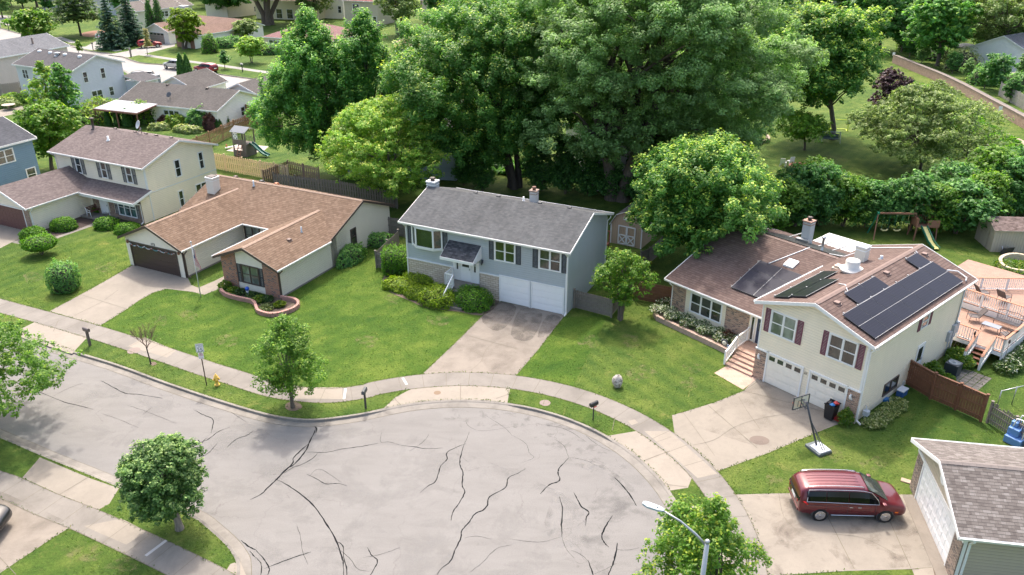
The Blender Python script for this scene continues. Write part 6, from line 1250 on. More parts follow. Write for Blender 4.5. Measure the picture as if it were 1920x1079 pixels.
# lush weeds along the creek bank
rng = np.random.default_rng(77); nW = 15000
def scatter_ground(name, poly_px, n, size, pal, hmax, seed, kind='stuff', cat=None, label=None, tipf=.2, zrise=None):
    rng = np.random.default_rng(seed); P_ = Gs(poly_px); xs = [p.x for p in P_]; ys = [p.y for p in P_]; out = []
    def ins(x, y):
        c = False; j = len(P_) - 1
        for i in range(len(P_)):
            if (P_[i].y > y) != (P_[j].y > y) and x < (P_[j].x - P_[i].x)*(y - P_[i].y)/(P_[j].y - P_[i].y) + P_[i].x: c = not c
            j = i
        return c
    while len(out) < n:
        x, y = rng.uniform(min(xs), max(xs)), rng.uniform(min(ys), max(ys))
        if ins(x, y): out.append((x, y))
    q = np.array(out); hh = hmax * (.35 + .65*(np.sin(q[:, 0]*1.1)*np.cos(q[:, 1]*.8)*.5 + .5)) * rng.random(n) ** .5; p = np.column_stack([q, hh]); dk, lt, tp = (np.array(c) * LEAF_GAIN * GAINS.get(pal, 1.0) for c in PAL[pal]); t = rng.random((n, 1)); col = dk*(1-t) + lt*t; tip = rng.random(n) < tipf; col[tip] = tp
    o = leaves_mesh(name, p, rng.normal(size=(n, 3))*.6 + np.array((0, 0, .9)), size*rng.uniform(.6, 1.4, n), col, None, rng, 1.8)
    tag(o, label, cat, None, kind); return o
scatter_ground('creek_weeds', [(1690,150),(1745,170),(1800,205),(1850,235),(1925,285),(1925,330),(1880,300),(1850,272),(1800,250),(1700,215)], 14000, .3, 'boxwood', 1.0, 78)
scatter_ground('ivy_undergrowth', [(820,320),(960,330),(1100,345),(1230,360),(1320,372),(1300,330),(1180,325),(1050,318),(900,300)], 9000, .3, 'hedge', .9, 79)

# grass blades: a fringe along the paving edges and tufts over the near lawns
def blades(name, pts, size, seed, pal=((.04, .08, .012), (.075, .125, .02), (.15, .15, .05))):
    rng = np.random.default_rng(seed); n = len(pts); p = np.array(pts); c = [np.array(q) * 1.25 for q in pal]; t = rng.random((n, 1)); col = c[0]*(1-t) + c[1]*t; k = rng.random(n) < .1; col[k] = c[2]
    tag(leaves_mesh(name, p, rng.normal(size=(n, 3)) + np.array((0, 0, .5)), size*rng.uniform(.5, 1.4, n), col, None, rng, 2.2), kind='stuff')
rg = np.random.default_rng(3); E_ = []
def fringe(line, dens=28, wd=.05, side=0.0):
    for a, b in zip(line, line[1:]):
        L = (b-a).length; m_ = (a+b)/2; k_ = rg.poisson(L*dens*.7)
        if m_.length > 75 or m_.y < 22: continue
        t = (b-a)/max(L, 1e-6); nn = Vector((-t.y, t.x, 0))
        for i in range(k_):
            q = a + t*rg.uniform(0, L) + nn*(side + rg.normal()*wd); E_.append((q.x, q.y, rg.uniform(.01, .05)))
fringe(walk_o, 22, .05, .04); fringe(walk_i, 16, .04, -.04); fringe(south_o, 12, .04, -.03); fringe(south_i, 12, .04, .03); fringe(main_line, 22, .04, .05)
for px in ([(935,565),(905,592),(852,645),(793,701)],[(1060,592),(1010,655),(967,705)],[(1395,733),(1340,755),(1285,772),(1260,779)],[(1535,810),(1440,850),(1345,885)],[(1376,927),(1500,925),(1716,928)],[(93,584),(175,540),(250,497)],[(188,611),(238,580),(262,563),(290,548),(313,542)],[(138,985),(90,1015),(0,1075)],[(1590,1071),(1460,1079)],[(763,728),(740,748),(721,765)],[(950,725),(960,757)]): fringe(Gs(px), 26, .05)
blades('grass_edge', E_, .045, 5)
T_ = []
for i in range(60000):
    d_ = 24 + 42 * rg.random() ** .8; x_ = rg.uniform(-.72, .72) * d_; T_.append((x_, d_))
def in_poly(P_, x, y):
    P_ = np.array([(p.x, p.y) for p in P_]); c = np.zeros(len(x), bool); j = len(P_) - 1
    for i in range(len(P_)):
        a, b = P_[i], P_[j]; m_ = ((a[1] > y) != (b[1] > y)) & (x < (b[0]-a[0])*(y-a[1])/(b[1]-a[1]+1e-12) + a[0]); c ^= m_; j = i
    return c
T_ = np.array(T_); bad = in_poly(HOLES[0], T_[:, 0], T_[:, 1])
for q in list(COL.objects):
    if q.name.split('.')[0] in ('sidewalk', 'driveway', 'driveway_apron', 'front_walk', 'paver_pad', 'mulch_bed', 'flower_bed', 'gravel_strip'):
        me = q.data; co = np.empty(len(me.vertices)*3); me.vertices.foreach_get('co', co); co = co.reshape(-1, 3)
        for f in me.polygons: bad |= in_poly([Vector(co[v]) for v in f.vertices], T_[:, 0], T_[:, 1])
for P0_, az_, u0, u1, v0, v1 in (((3.9, 52.03), -26, -13.5, .1, -.1, 8.2), ((-17.43, 54.82), -26, -15.6, .1, 6.2, 15), ((-17.43, 54.82), -26, -5.6, .1, -.1, 7), ((-17.43, 54.82), -26, -15.5, -9.1, -.5, 7), ((19.62, 38.55), -49, -6.9, .1, -.1, 13), ((19.62, 38.55), -49, -16.8, -6, 1.2, 17), ((19.37, 26.58), -99, -6.5, .1, -.6, 16)):
    a_ = R(az_); X_ = T_[:, 0] - P0_[0]; Y_ = T_[:, 1] - P0_[1]; U_ = X_*math.cos(a_) + Y_*math.sin(a_); V_ = -X_*math.sin(a_) + Y_*math.cos(a_); bad |= (U_ > u0) & (U_ < u1) & (V_ > v0) & (V_ < v1)
T_ = T_[~bad]; blades('lawn_tufts', np.column_stack([T_, rg.uniform(.0, .03, len(T_))]), .05, 6, ((.06, .105, .016), (.085, .14, .024), (.14, .16, .05)))

def bare_tree():
    base = G(283, 683); H_ = hgt(0, 603, base); root = empty('bare_sapling', 'small leafless sapling with fine upright twigs on the grass verge', 'tree', base); r = random.Random(21); m = MB(); m.tube([(0, 0, 0), (-.03, 0, H_*.22), (-.06, 0, H_*.42)], [.05, .04, .035], 7, caps=False); m.build('trunk', BARK_D, root); m = MB()
    def br(p, d, L, w_, k):
        q = p + d*L; m.tube([p, p.lerp(q, .5) + Vector((r.uniform(-.04, .04), r.uniform(-.04, .04), 0)), q], [w_, w_*.8, w_*.5], 4, caps=False)
        if k: [br(p.lerp(q, r.uniform(.45, 1)), (d + Vector((r.uniform(-.6, .6), r.uniform(-.6, .6), r.uniform(.0, .4)))).normalized(), L*.62, w_*.55, k-1) for _ in range(4)]
    for i in range(7): a = i*.9; br(Vector((-.05, 0, H_*.36 + i*.04)), Vector((math.cos(a)*.55, math.sin(a)*.55, .85)).normalized(), H_*.26, .02, 3)
    m.build('twigs', plain('twig_brown', (.15, .09, .07, 1), .9), root)
bare_tree()
ORD = ['first', 'second', 'third', 'fourth', 'fifth', 'sixth', 'seventh', 'eighth', 'ninth', 'tenth', 'eleventh', 'twelfth', 'thirteenth', 'fourteenth', 'fifteenth']
# ================================================================== FENCES, WALLS
CEDAR = plain('cedar_fence', (.17, .075, .042, 1), .75, var=.35, scale=5); NEWWOOD = plain('new_tan_fence', (.62, .46, .29, 1), .75, var=.2, scale=5)
GREYWOOD = plain('weathered_fence', (.19, .165, .145, 1), .9, var=.3, scale=5); BROWNWOOD = plain('brown_fence', (.30, .16, .085, 1), .8, var=.3, scale=5); TANWOOD = plain('pinkish_fence', (.36, .24, .17, 1), .8, var=.2, scale=5)
def fence(name, label, px, h, mat, step=.155, board=.135, post=2.4, seed=1, cap=True, shadowbox=True, tops='flat', group=None, lean=0.0, world=None):
    pts = world or Gs(px); r = random.Random(seed); root = empty(name, label, 'fence', pts[0], 0, group); o = pts[0]; m = MB(); pm = []; rm = MB()
    for a, b in zip(pts, pts[1:]):
        a, b = a - o, b - o; L = (b-a).length; t = (b-a)/L; nrm = Vector((-t.y, t.x, 0)); n = int(L/step)
        for i in range(n):
            s = (i+.5)*step; k = (1 if i % 2 else -1) if shadowbox else 1; c = a + t*s + nrm*(.045*k); hh = h*(1 + r.uniform(-.012, .012)*(1 + lean*8)); tl = t*(board*1.2 if shadowbox else board)/2
            top = [c - tl + Vector((0,0,hh)), c + tl + Vector((0,0,hh))]
            if tops == 'dog': prof = [c - tl + Vector((0,0,.04)), c + tl + Vector((0,0,.04)), c + tl + Vector((0,0,hh-.06)), c + tl*.5 + Vector((0,0,hh)), c - tl*.5 + Vector((0,0,hh)), c - tl + Vector((0,0,hh-.06))]
            else: prof = [c - tl + Vector((0,0,.04)), c + tl + Vector((0,0,.04)), top[1], top[0]]
            m.prism(prof, nrm*.018)
        for z in (.3, h*.55, h-.22): rm.bar(a + Vector((0,0,z)), b + Vector((0,0,z)), .04, .085)
        k = max(1, round(L/post))
        for i in range(k+1): pm.append(a + t*L*i/k)
        if cap: rm.bar(a + Vector((0,0,h+.02)), b + Vector((0,0,h+.02)), .13, .03) if cap == 2 else None
    m.build('boards', mat, root); rm.build('rails', mat, root); seen = []
    for p in pm:
        if any((p-q).length < .3 for q in seen): continue
        seen.append(p); q = MB(); q.box((p.x-.055, p.y-.055, 0), (p.x+.055, p.y+.055, h+.1)); q.prism([(p.x-.08, p.y-.08, h+.1), (p.x+.08, p.y-.08, h+.1), (p.x+.08, p.y+.08, h+.1), (p.x-.08, p.y+.08, h+.1)], (0, 0, .03)); q.build('post', mat, root)
    return root
fence('wood_fence', 'brown shadow-box fence running past the playhouse to the white ranch house', [(350,296),(395,276),(441,253),(484,238),(476,226)], 1.85, BROWNWOOD, seed=1)
fence('wood_fence', 'new tan shadow-box fence behind the cream two-storey house', [(392,315),(492,334),(543,342)], 1.85, NEWWOOD, seed=2)
fence('wood_fence', 'brown fence section climbing from the tan fence corner to the playhouse lawn', [(496,351),(543,331),(600,345)], 1.75, TANWOOD, seed=3)
fence('wood_fence', 'pinkish fence piece under the dark maple by the white gable', [(491,238),(531,246)], 1.8, TANWOOD, seed=4)
fence('wood_fence', 'long weathered grey fence behind the beige ranch house roof', [(516,356),(640,371),(745,392)], 1.75, GREYWOOD, seed=5, tops='dog')
fence('picket_fence', 'weathered gate panel between the beige ranch house and the blue-grey house', [(726,440),(760,446)], 1.7, GREYWOOD, seed=6, shadowbox=False, tops='dog')
fence('picket_fence', 'short weathered panel left of the drum-shaped hedge', [(748,462),(706,503),(723,506)], 1.45, GREYWOOD, seed=7, shadowbox=False)
fence('wood_fence', 'grey weathered corner fence at the right side of the blue-grey house', [(1076,578),(1146,596),(1166,572)], 1.45, GREYWOOD, seed=8, shadowbox=False, board=.14)
fence('wood_fence', 'cedar fence between the small bright tree and the solar house', [(1188,562),(1257,575)], 1.55, CEDAR, seed=9, shadowbox=False, board=.145)
fence('wood_fence', 'old dark fence in the shade below the yellow-tipped maple', [(1200,505),(1216,498),(1240,476)], 1.5, GREYWOOD, seed=10, shadowbox=False, board=.14)
fence('wood_fence', 'stained cedar gate fence joined to the side of the solar house', [(1691,718),(1743,749),(1790,769),(1838,791)], 1.75, CEDAR, seed=11, shadowbox=False, board=.14, cap=2)
fence('picket_fence', 'leaning weathered picket fence at the right edge beside the blue pool steps', [(1850,793),(1895,822),(1935,850)], 1.35, GREYWOOD, seed=12, shadowbox=False, step=.13, board=.09, lean=1)
fence('wood_fence', 'weathered fence beyond the retaining wall at the right edge', [(1872,180),(1930,213)], 2.0, plain('pale_weathered', (.34, .31, .28, 1), .9), seed=13)
fence('wood_fence', 'pale weathered fence below the taupe house at the left edge', [(-30,186),(42,177)], 1.9, plain('pale_weathered2', (.33, .29, .27, 1), .9), seed=14)
fence('wood_fence', 'cedar panel against the white ranch house side wall', [(459,224),(478,232)], 2.2, BROWNWOOD, seed=15, shadowbox=False)
# retaining wall of the creek corridor
RW = brick('block_wall', (.33, .22, .165), (.42, .285, .215), (.25, .175, .135), .45, .2, ms=.012)
def extruded_wall(name, label, line, width, h, mat, capmat, cat, cap=.12, blocks=None):
    root = empty(name, label, cat, line[0]); o = line[0]; L_ = [p - o for p in line]; a = L_; b = offset(L_, width); m = MB()
    for i in range(len(L_)-1):
        m.face((a[i], a[i+1], a[i+1]+Vector((0,0,h)), a[i]+Vector((0,0,h)))); m.face((b[i+1], b[i], b[i]+Vector((0,0,h)), b[i+1]+Vector((0,0,h)))); m.face([q + Vector((0,0,h)) for q in (a[i], a[i+1], b[i+1], b[i])])
    m.face((a[0], a[0]+Vector((0,0,h)), b[0]+Vector((0,0,h)), b[0])); m.face((b[-1], b[-1]+Vector((0,0,h)), a[-1]+Vector((0,0,h)), a[-1])); m.build('wall_face', mat, root)
    c = MB(); ca = offset(L_, -.05); cb = offset(L_, min(width, .35))
    for i in range(len(L_)-1):
        c.prism([ca[i]+Vector((0,0,h+.002)), ca[i+1]+Vector((0,0,h+.002)), cb[i+1]+Vector((0,0,h+.002)), cb[i]+Vector((0,0,h+.002))], (0,0,cap))
    c.build('coping', capmat, root); return root, offset(L_, .36), b, o
wl_line = catmull(Gs([(1672,118),(1720,138),(1760,155),(1800,175),(1850,203),(1900,231),(1960,266)]), 3)
rw, wa, wb, wo_ = extruded_wall('retaining_wall', 'long brick retaining wall running diagonally at the upper right', wl_line, 1.0, 1.35, RW, plain('wall_cap', (.19, .15, .13, 1), .9), 'wall')
m = MB(); m.strip([p + Vector((0,0,1.365)) for p in wa], [p + Vector((0,0,1.365)) for p in wb]); m.build('gravel_top', concrete_mat('gravel', (.19, .17, .155), .4, 2.0), rw)
# creek: water ribbon and rocks
sheet('creek_water', [(1880,268),(1872,290),(1905,315),(1925,330),(1935,318),(1905,296),(1895,275)], plain('creek_dark', (.07, .075, .06, 1), .15, spec=.6), .012, 3)
sheet('creek_bank', [(1838,232),(1850,262),(1868,292),(1900,330),(1960,360),(1960,290),(1900,255),(1868,240)], plain('creek_soil', (.30, .24, .18, 1), .95, var=.3, scale=.8), .006, 3)
r_ = random.Random(4); m = MB(); RKM = plain('limestone_rock', (.56, .49, .43, 1), .9, var=.25, scale=1.5)
def rock(m, c, s, r, flat=.6):
    d = [Vector(v).normalized() for v in ((0,0,1),(1,0,.3),(.3,.95,.25),(-.8,.6,.3),(-.8,-.6,.25),(.3,-.95,.3),(.6,.5,-.6),(-.6,.3,-.6),(0,-.7,-.6))]; p = [m.P(Vector(c) + Vector((q.x*s[0], q.y*s[1], q.z*s[2])) * r.uniform(.75, 1.2)) for q in d]
    for f in ((0,1,2),(0,2,3),(0,3,4),(0,4,5),(0,5,1),(1,6,2),(2,6,7),(2,7,3),(3,7,4),(4,7,8),(4,8,5),(5,8,6),(5,6,1),(6,8,7)): m.facei([p[i] for i in f])
cl = [(1862,268),(1876,276),(1890,285),(1903,300),(1915,312),(1900,292),(1912,296),(1870,262),(1885,274)]
for i in range(150):
    a = r_.choice(cl); p = G(a[0] + r_.gauss(0, 9), a[1] + r_.gauss(0, 7)); s = r_.uniform(.18, .55); rock(m, (p.x, p.y, s*.25), (s, s*r_.uniform(.6, 1), s*.5), r_)
tag(m.build('creek_rocks', RKM), kind='stuff')
# ================================================================== SHEDS
def shed_barn():
    P0 = G(1186, 464); P1 = G(1144, 455); az = math.atan2((P0-P1).y, (P0-P1).x); h = empty('barn_shed', 'beige barn-shaped garden shed with weathered gambrel roof and white X doors', 'shed', P1, az)
    W_, D_ = 2.9, 3.6; sid = siding('beige_board', (.45, .335, .235), .2, True); m = MB(); g = [(0, 0), (W_, 0), (W_, 1.85), (W_-.55, 2.7), (W_/2, 3.1), (.55, 2.7), (0, 1.85)]; m.prism([(a, 0, z) for a, z in g], (0, D_, 0)); m.build('wall', sid, h)
    rf = [(-.12, 1.75), (.5, 2.78), (W_/2, 3.2), (W_-.5, 2.78), (W_+.12, 1.75)]; pl_ = [[(a[0], -.15, a[1]), (a[0], D_+.15, a[1]), (b[0], D_+.15, b[1]), (b[0], -.15, b[1])] for a, b in zip(rf, rf[1:])]
    slabroof(h, pl_, .07, shingle('old_shed_shingle', (.09, .085, .08), (.17, .15, .14), (.25, .22, .2), blotch=.5, lines=.4)); t = MB(FLAT(0)); 
    for a in (.75, 1.55): 
        for p, q in (((a, .1), (a, 1.8)), ((a+.72, .1), (a+.72, 1.8)), ((a, .14), (a+.72, .14)), ((a, 1.76), (a+.72, 1.76)), ((a, .95), (a+.72, .95)), ((a, .14), (a+.72, .95)), ((a, .95), (a+.72, .14))): t.bar((p[0], p[1], .03), (q[0], q[1], .03), .09, .04, up=(0, 0, 1))
    t.build('door', WHITE, h); t = MB(); t.box((-.03, -.03, 0), (.07, .02, 1.8)); t.box((W_-.07, -.03, 0), (W_+.03, .02, 1.8)); t.build('corner_trim', WHITE, h)
    v = MB(); v.box((W_/2-.3, -.03, 2.35), (W_/2+.0, 0, 2.6)); v.build('gable_vent', WHITE, h)
shed_barn()
def shed_tan():
    A = G(1856, 472.5); B_ = G(1827, 447); v = (B_ - A); L = v.length; az = math.atan2(v.y, v.x) - PI/2; h = empty('garden_shed', 'windowless tan shed with brown shingle roof at the right edge of the lawn', 'shed', A, az)
    sid = siding('tan_board', (.44, .385, .31), .22, True); W_ = 4.5; m = MB(); m.prism([(0, 0, 0), (0, L, 0), (0, L, 2.05), (0, L/2, 2.6), (0, 0, 2.05)], (W_, 0, 0)); m.build('wall', sid, h)
    slabroof(h, [[(-.15, -.15, 2.0), (W_+.15, -.15, 2.0), (W_+.15, L/2, 2.68), (-.15, L/2, 2.68)], [(-.15, L+.15, 2.0), (W_+.15, L+.15, 2.0), (W_+.15, L/2, 2.68), (-.15, L/2, 2.68)]], .07, shingle('shed_brown', (.12, .085, .075), (.20, .15, .135), (.28, .21, .19), blotch=.2, lines=.4), soff=sid)
    t = MB(SIDE_L(0)); t.bar((L*.3, 1.3, .02), (L*.7, 1.3, .02), .04, .03); t.bar((L*.28, .1, .02), (L*.28, 1.9, .02), .02, .03); t.bar((L*.72, .1, .02), (L*.72, 1.9, .02), .02, .03); t.build('door', sid, h)
shed_tan()
g = empty('wheelbarrow', 'dark plastic wheelbarrow tub tipped against the tan shed', 'wheelbarrow', G(1882, 476), .3)
m = MB(); m.prism([(-.5, 0, .05), (.5, 0, .05), (.42, -.18, .62), (-.42, -.18, .62)], (0, -.35, .12)); m.build('tub', plain('tub_black', (.04, .04, .045, 1), .4), g); m = MB(); m.bar((-.5, -.4, .1), (-.3, .1, .7), .04); m.bar((.5, -.4, .1), (.3, .1, .7), .04); m.build('handle', METAL, g)
# ================================================================== PLAY EQUIPMENT
def playhouse():
    h = empty('playhouse', 'grey wooden playhouse tower with ladder and green slide on the back lawn', 'play tower', G(461, 290), R(-24)); gw = plain('grey_play_wood', (.17, .145, .13, 1), .8)
    m = MB(); [m.box((x-.06, y-.06, 0), (x+.06, y+.06, 3.0)) for x in (-.9, .9) for y in (-.8, .8)]; m.build('frame', gw, h)
    m = MB(); m.box((-.9, -.8, 1.35), (.9, .8, 1.43)); m.box((-.9, -.84, 1.43), (.9, -.8, 2.0)); m.box((-1.0, -.9, 0), (.9, -.82, .7)); m.box((.3, -.82, 0), (.9, .8, 1.3)); m.build('deck', gw, h)
    m = MB()
    for i in range(9): m.box((-.85+i*.2, .78, 1.43), (-.8+i*.2, .82, 2.1)); m.box((-.92, -.7+i*.17, 1.43), (-.88, -.66+i*.17, 2.1))
    m.build('balusters', gw, h); slabroof(h, [[(-1.1, -1.0, 2.9), (1.1, -1.0, 2.9), (1.1, 0, 3.4), (-1.1, 0, 3.4)], [(-1.1, 1.0, 2.9), (1.1, 1.0, 2.9), (1.1, 0, 3.4), (-1.1, 0, 3.4)]], .05, plain('slate_play_roof', (.14, .155, .18, 1), .6))
    m = MB(FLAT(-.8)); m.box((-.8, 1.95, 0), (-.15, 2.75, .04)); m.build('play_panel', WHITE2, h); k = MB(FLAT(-.8)); [k.box((-.72+i*.2, 2.05+j*.22, .04), (-.6+i*.2, 2.18+j*.22, .05)) for i in range(3) for j in range(3) if (i+j) % 2 == 0]; k.build('panel_mark', SH_BLACK, h)
    m = MB(); [m.bar((x, -1.5, 0), (x, -.85, 1.45), .07) for x in (-.1, .4)]; [m.box((-.1, -1.45+.13*i, .15+.29*i), (.4, -1.33+.13*i, .2+.29*i)) for i in range(4)]; m.build('ladder', plain('red_ladder', (.28, .13, .09, 1), .7), h)
    m = MB(); pts = [(.9, .1, 1.45), (1.4, .1, 1.2), (2.2, .1, .6), (2.8, .1, .28), (3.3, .1, .2)]; 
    for a, b in zip(pts, pts[1:]): m.bar(a, b, .55, .05); m.bar(Vector(a)+Vector((0,.28,.1)), Vector(b)+Vector((0,.28,.1)), .06, .2); m.bar(Vector(a)+Vector((0,-.28,.1)), Vector(b)+Vector((0,-.28,.1)), .06, .2)
    m.build('slide', plain('green_slide', (.03, .14, .11, 1), .35), h)
    q = empty('toy_seesaw', 'red and white plastic seesaw on the sandy patch by the playhouse', 'toy', G(437, 279), .5); m = MB(); m.bar((-.9, 0, .2), (.9, 0, .35), .25, .08); m.build('plank', WHITE2, q); m = MB(); m.tube([(.7, -.15, .35), (.7, -.15, .7), (.7, .15, .7), (.7, .15, .35)], .035, 6); m.tube([(-.7, -.15, .25), (-.7, -.15, .6), (-.7, .15, .6), (-.7, .15, .25)], .035, 6); m.build('handle', plain('toy_red', (.55, .05, .05, 1), .4), q)
sheet('sand_patch', [(424,283),(452,270),(504,275),(492,285),(462,288)], plain('sandy', (.42, .36, .31, 1), .95), .006); playhouse()
def swing_set():
    h = empty('swing_set', 'wooden swing set with climbing fort and yellow-green slide before the hedge', 'swing set', G(1728, 446), R(-3)); wd = plain('play_cedar', (.25, .12, .075, 1), .8)
    m = MB(); [m.bar((x, y, 0), (x*.85, y*.8, 1.9), .1) for x in (-1.0, .9) for y in (-.7, .7)]; m.box((-1.0, -.7, 1.2), (.95, .7, 1.28)); m.box((-.1, -.74, 1.28), (.95, -.7, 1.9)); m.box((-1.0, -.65, 1.28), (-.94, .65, 2.0)); m.build('fort', wd, h)
    m = MB(); [m.bar((x, .6, 1.9), (x, .6, 2.9), .07) for x in (-.8, .85)]; m.bar((-.85, .6, 2.9), (.9, .6, 2.9), .08); m.bar((-.8, -.5, 1.9), (-.8, .6, 2.0), .06); [m.box((-.8+i*.2, .58, 1.3), (-.72+i*.2, .63, 1.95)) for i in range(9)]; m.build('roof_frame', wd, h)
    m = MB(); m.bar((-4.2, 0, 2.25), (-.9, 0, 2.25), .12, .14); m.bar((-4.2, 0, 2.3), (-4.5, -.8, 0), .09); m.build('swing_beam', wd, h); m = MB(); m.bar((-4.2, 0, 2.3), (-4.45, .9, 0), .09); m.box((-4.3, -.1, 2.15), (-4.1, .1, 2.35)); m.build('beam_bracket', plain('green_bracket', (.02, .2, .12, 1), .5), h)
    for x in (-3.4, -2.3): 
        m = MB(); [m.tube([(x+d, 0, 2.2), (x+d, 0, .75)], .015, 4) for d in (-.28, .28)]; s = m.build('swing', plain('green_chain', (.03, .16, .1, 1), .5), h); m = MB(); m.tube([(x-.3, 0, .75), (x-.15, 0, .62), (x+.15, 0, .62), (x+.3, 0, .75)], .07, 6); m.build('swing_seat', plain('swing_yellow', (.60, .52, .25, 1), .4), s)
    m = MB(); m.tube([(-1.5, 0, 2.2), (-1.5, 0, 1.3)], .015, 4); m.bar((-1.7, 0, 1.3), (-1.3, 0, 1.3), .06); m.build('trapeze', plain('swing_yellow', (0, 0, 0, 1)), h)
    pts = [(-.35, -.7, 1.3), (-.3, -1.2, 1.05), (-.15, -2.1, .45), (0, -2.6, .2), (.05, -3.0, .15)]; m = MB(); [m.bar(a, b, .45, .05) for a, b in zip(pts, pts[1:])]; sl2 = m.build('slide', plain('slide_yellow', (.62, .56, .22, 1), .35), h)
    m = MB(); [m.bar(Vector(a)+Vector((d,0,.06)), Vector(b)+Vector((d,0,.06)), .07, .2) for a, b in zip(pts, pts[1:]) for d in (-.25, .25)]; m.build('slide_rim', plain('slide_green', (.02, .13, .08, 1), .4), sl2)
swing_set()
# ================================================================== DECK of the solar house (local frame of that house)
DF = Matrix.Translation((19.62, 38.55, 0)) @ Matrix.Rotation(R(-49), 4, 'Z'); LD = lambda u, v, z=0: DF @ Vector((u, v, z))
PINK = plain('salmon_deck_stain', (.31, .185, .135, 1), .7, var=.3, scale=2); VIN = plain('vinyl_white', (.76, .76, .76, 1), .4)
def deck():
    h = empty('deck', 'two-level salmon-stained deck with white railings and stairs beside the solar house', 'deck', LD(0, 13.05), R(-49)); fz = .95
    m = MB(); 
    def boards(u0, u1, v0, v1, z, along='u'):
        n = int((v1-v0)/.15)
        for i in range(n): m.box((u0, v0+i*.15, z-.04), (u1, v0+i*.15+.14, z))
    boards(-2.2, 2.85, .0, 4.75, fz); m.build('floor', PINK, h); m = MB(); boards(-4.5, 6.5, 4.8, 13.0, fz+.45); m.build('upper_floor', PINK, h)
    m = MB(); m.box((-2.2, -.03, fz-.28), (2.88, .02, fz-.045)); m.box((2.85, 0, .1), (2.9, 4.8, fz-.05)); m.box((-2.2, 4.74, fz), (2.9, 4.79, fz+.4)); m.build('skirt', VIN, h)
    def rail(a, b, z, hh=.95):
        a, b = Vector((a[0], a[1], z)), Vector((b[0], b[1], z)); L = (b-a).length; n = int(L/.14); m = MB()
        for i in range(1, n): p = a.lerp(b, i/n); m.box((p.x-.02, p.y-.02, z+.08), (p.x+.02, p.y+.02, z+hh))
        m.bar(a + Vector((0,0,.1)), b + Vector((0,0,.1)), .04, .07); k = max(1, round(L/1.9))
        for i in range(k+1): p = a.lerp(b, i/k); m.box((p.x-.055, p.y-.055, z-.3), (p.x+.055, p.y+.055, z+hh))
        rr_ = m.build('railing', VIN, h); c = MB(); c.bar(a + Vector((0,0,hh+.02)), b + Vector((0,0,hh+.02)), .15, .04); c.build('handrail', plain('rail_cap', (.42, .19, .11, 1), .6), rr_)
    rail((-.0, .03), (1.25, .03), fz); rail((2.3, .03), (2.85, .03), fz); rail((2.85, .03), (2.85, 4.7), fz); rail((-2.2, 4.85), (6.5, 4.85), fz+.45); rail((-2.9, 6.3), (1.0, 10.5), fz+.45); rail((1.0, 10.5), (6.4, 12.9), fz+.45)
    m = MB(); [m.box((1.3, -.3*(i+1), fz-.19*(i+1)-.04), (2.25, -.3*i, fz-.19*(i+1))) for i in range(5)]; m.build('stair_tread', plain('tread_brown', (.24, .10, .06, 1), .6), h)
    m = MB()
    for u in (1.28, 2.27): m.bar((u, 0, fz-.1), (u, -1.55, -.0), .05, .22); m.box((u-.06, -1.6, 0), (u+.06, -1.48, .95)); m.bar((u, -.02, fz+.15), (u, -1.5, .2), .04); [m.bar((u, -.2*i, fz+.1-.12*i*1.0), (u, -.2*i, fz+.9-.13*i), .035) for i in range(1, 7)]
    sr = m.build('railing', VIN, h); m = MB(); [m.bar((u, .05, fz+.97), (u, -1.6, .98), .15, .04) for u in (1.28, 2.27)]; m.build('handrail', plain('rail_cap', (0,0,0,1)), sr)
    m = MB(); [m.bar((-2.0+i*.2, -.04, .05), (-1.85+i*.2, -.04, .65), .02) for i in range(16)]; m.build('lattice', GREYWOOD, h)
deck()
IRON = plain('wrought_iron', (.05, .045, .05, 1), .45, .3); MESH = plain('sling_fabric', (.10, .085, .085, 1), .7)
def patio_chair(name, label, u, v, z, rz, sling=True, group=None, reclined=.25, w_=.6):
    h = empty(name, label, 'chair', LD(u, v, z), R(-49) + rz, group); m = MB()
    for s in (-1, 1): x = s*w_/2; m.tube([(x, -.3, 0), (x, -.28, .42), (x, .3, .4), (x, .3+reclined*1.6, 1.0)], .02, 5); m.tube([(x, .35, 0), (x, .25, .4)], .02, 5); m.tube([(x, -.28, .42), (x, -.25, .62), (x, .35, .64)], .018, 5)
    m.build('frame', IRON, h); m = MB(); m.bar((0, -.3, .42), (0, .3, .40), w_*.92, .02 if sling else .012); m.build('seat', MESH, h); m = MB(); m.bar((0, .3, .42), (0, .3+reclined*1.6, 1.02), w_*.92, .02, up=(0, 1, 0)); m.build('backrest', MESH, h); return h
for i, (u, v, rz, lb) in enumerate(((-2.2, 19.0, 2.2, 'dark reclining sling chair at the far left corner of the upper deck'), (-1.0, 19.6, 2.5, 'dark reclining sling chair on the upper deck, second from the left'), (.3, 20.0, 2.9, 'brown-backed sling chair in the middle of the upper deck'), (2.2, 21.0, 3.0, 'large grey-backed chair nearest the picture edge on the upper deck'))):
    patio_chair('patio_chair', lb, u, v, 1.4, rz, group='sling chairs on the upper deck', w_=.62 if i < 3 else .95)
def iron_bench(u, v, z, rz):
    h = empty('garden_bench', 'scrolled wrought-iron bench against the white railing on the lower deck', 'bench', LD(u, v, z), R(-49)+rz); m = MB(); [m.tube([(s*.75, -.25, 0), (s*.75, -.25, .45), (s*.75, .25, .43), (s*.78, .35, 1.0)], .02, 5) for s in (-1, 1)]; m.tube([(-.78, .35, 1.0), (-.4, .37, 1.1), (0, .37, 1.05), (.4, .37, 1.1), (.78, .35, 1.0)], .022, 6); m.build('frame', IRON, h)
    m = MB(); m.bar((-.75, 0, .44), (.75, 0, .44), .5, .02, ); m.build('seat', IRON, h); m = MB(); [m.tube([(-.7+i*.14, .27, .45), (-.7+i*.14, .36, 1.02)], .01, 4) for i in range(11)]; m.build('backrest', IRON, h)
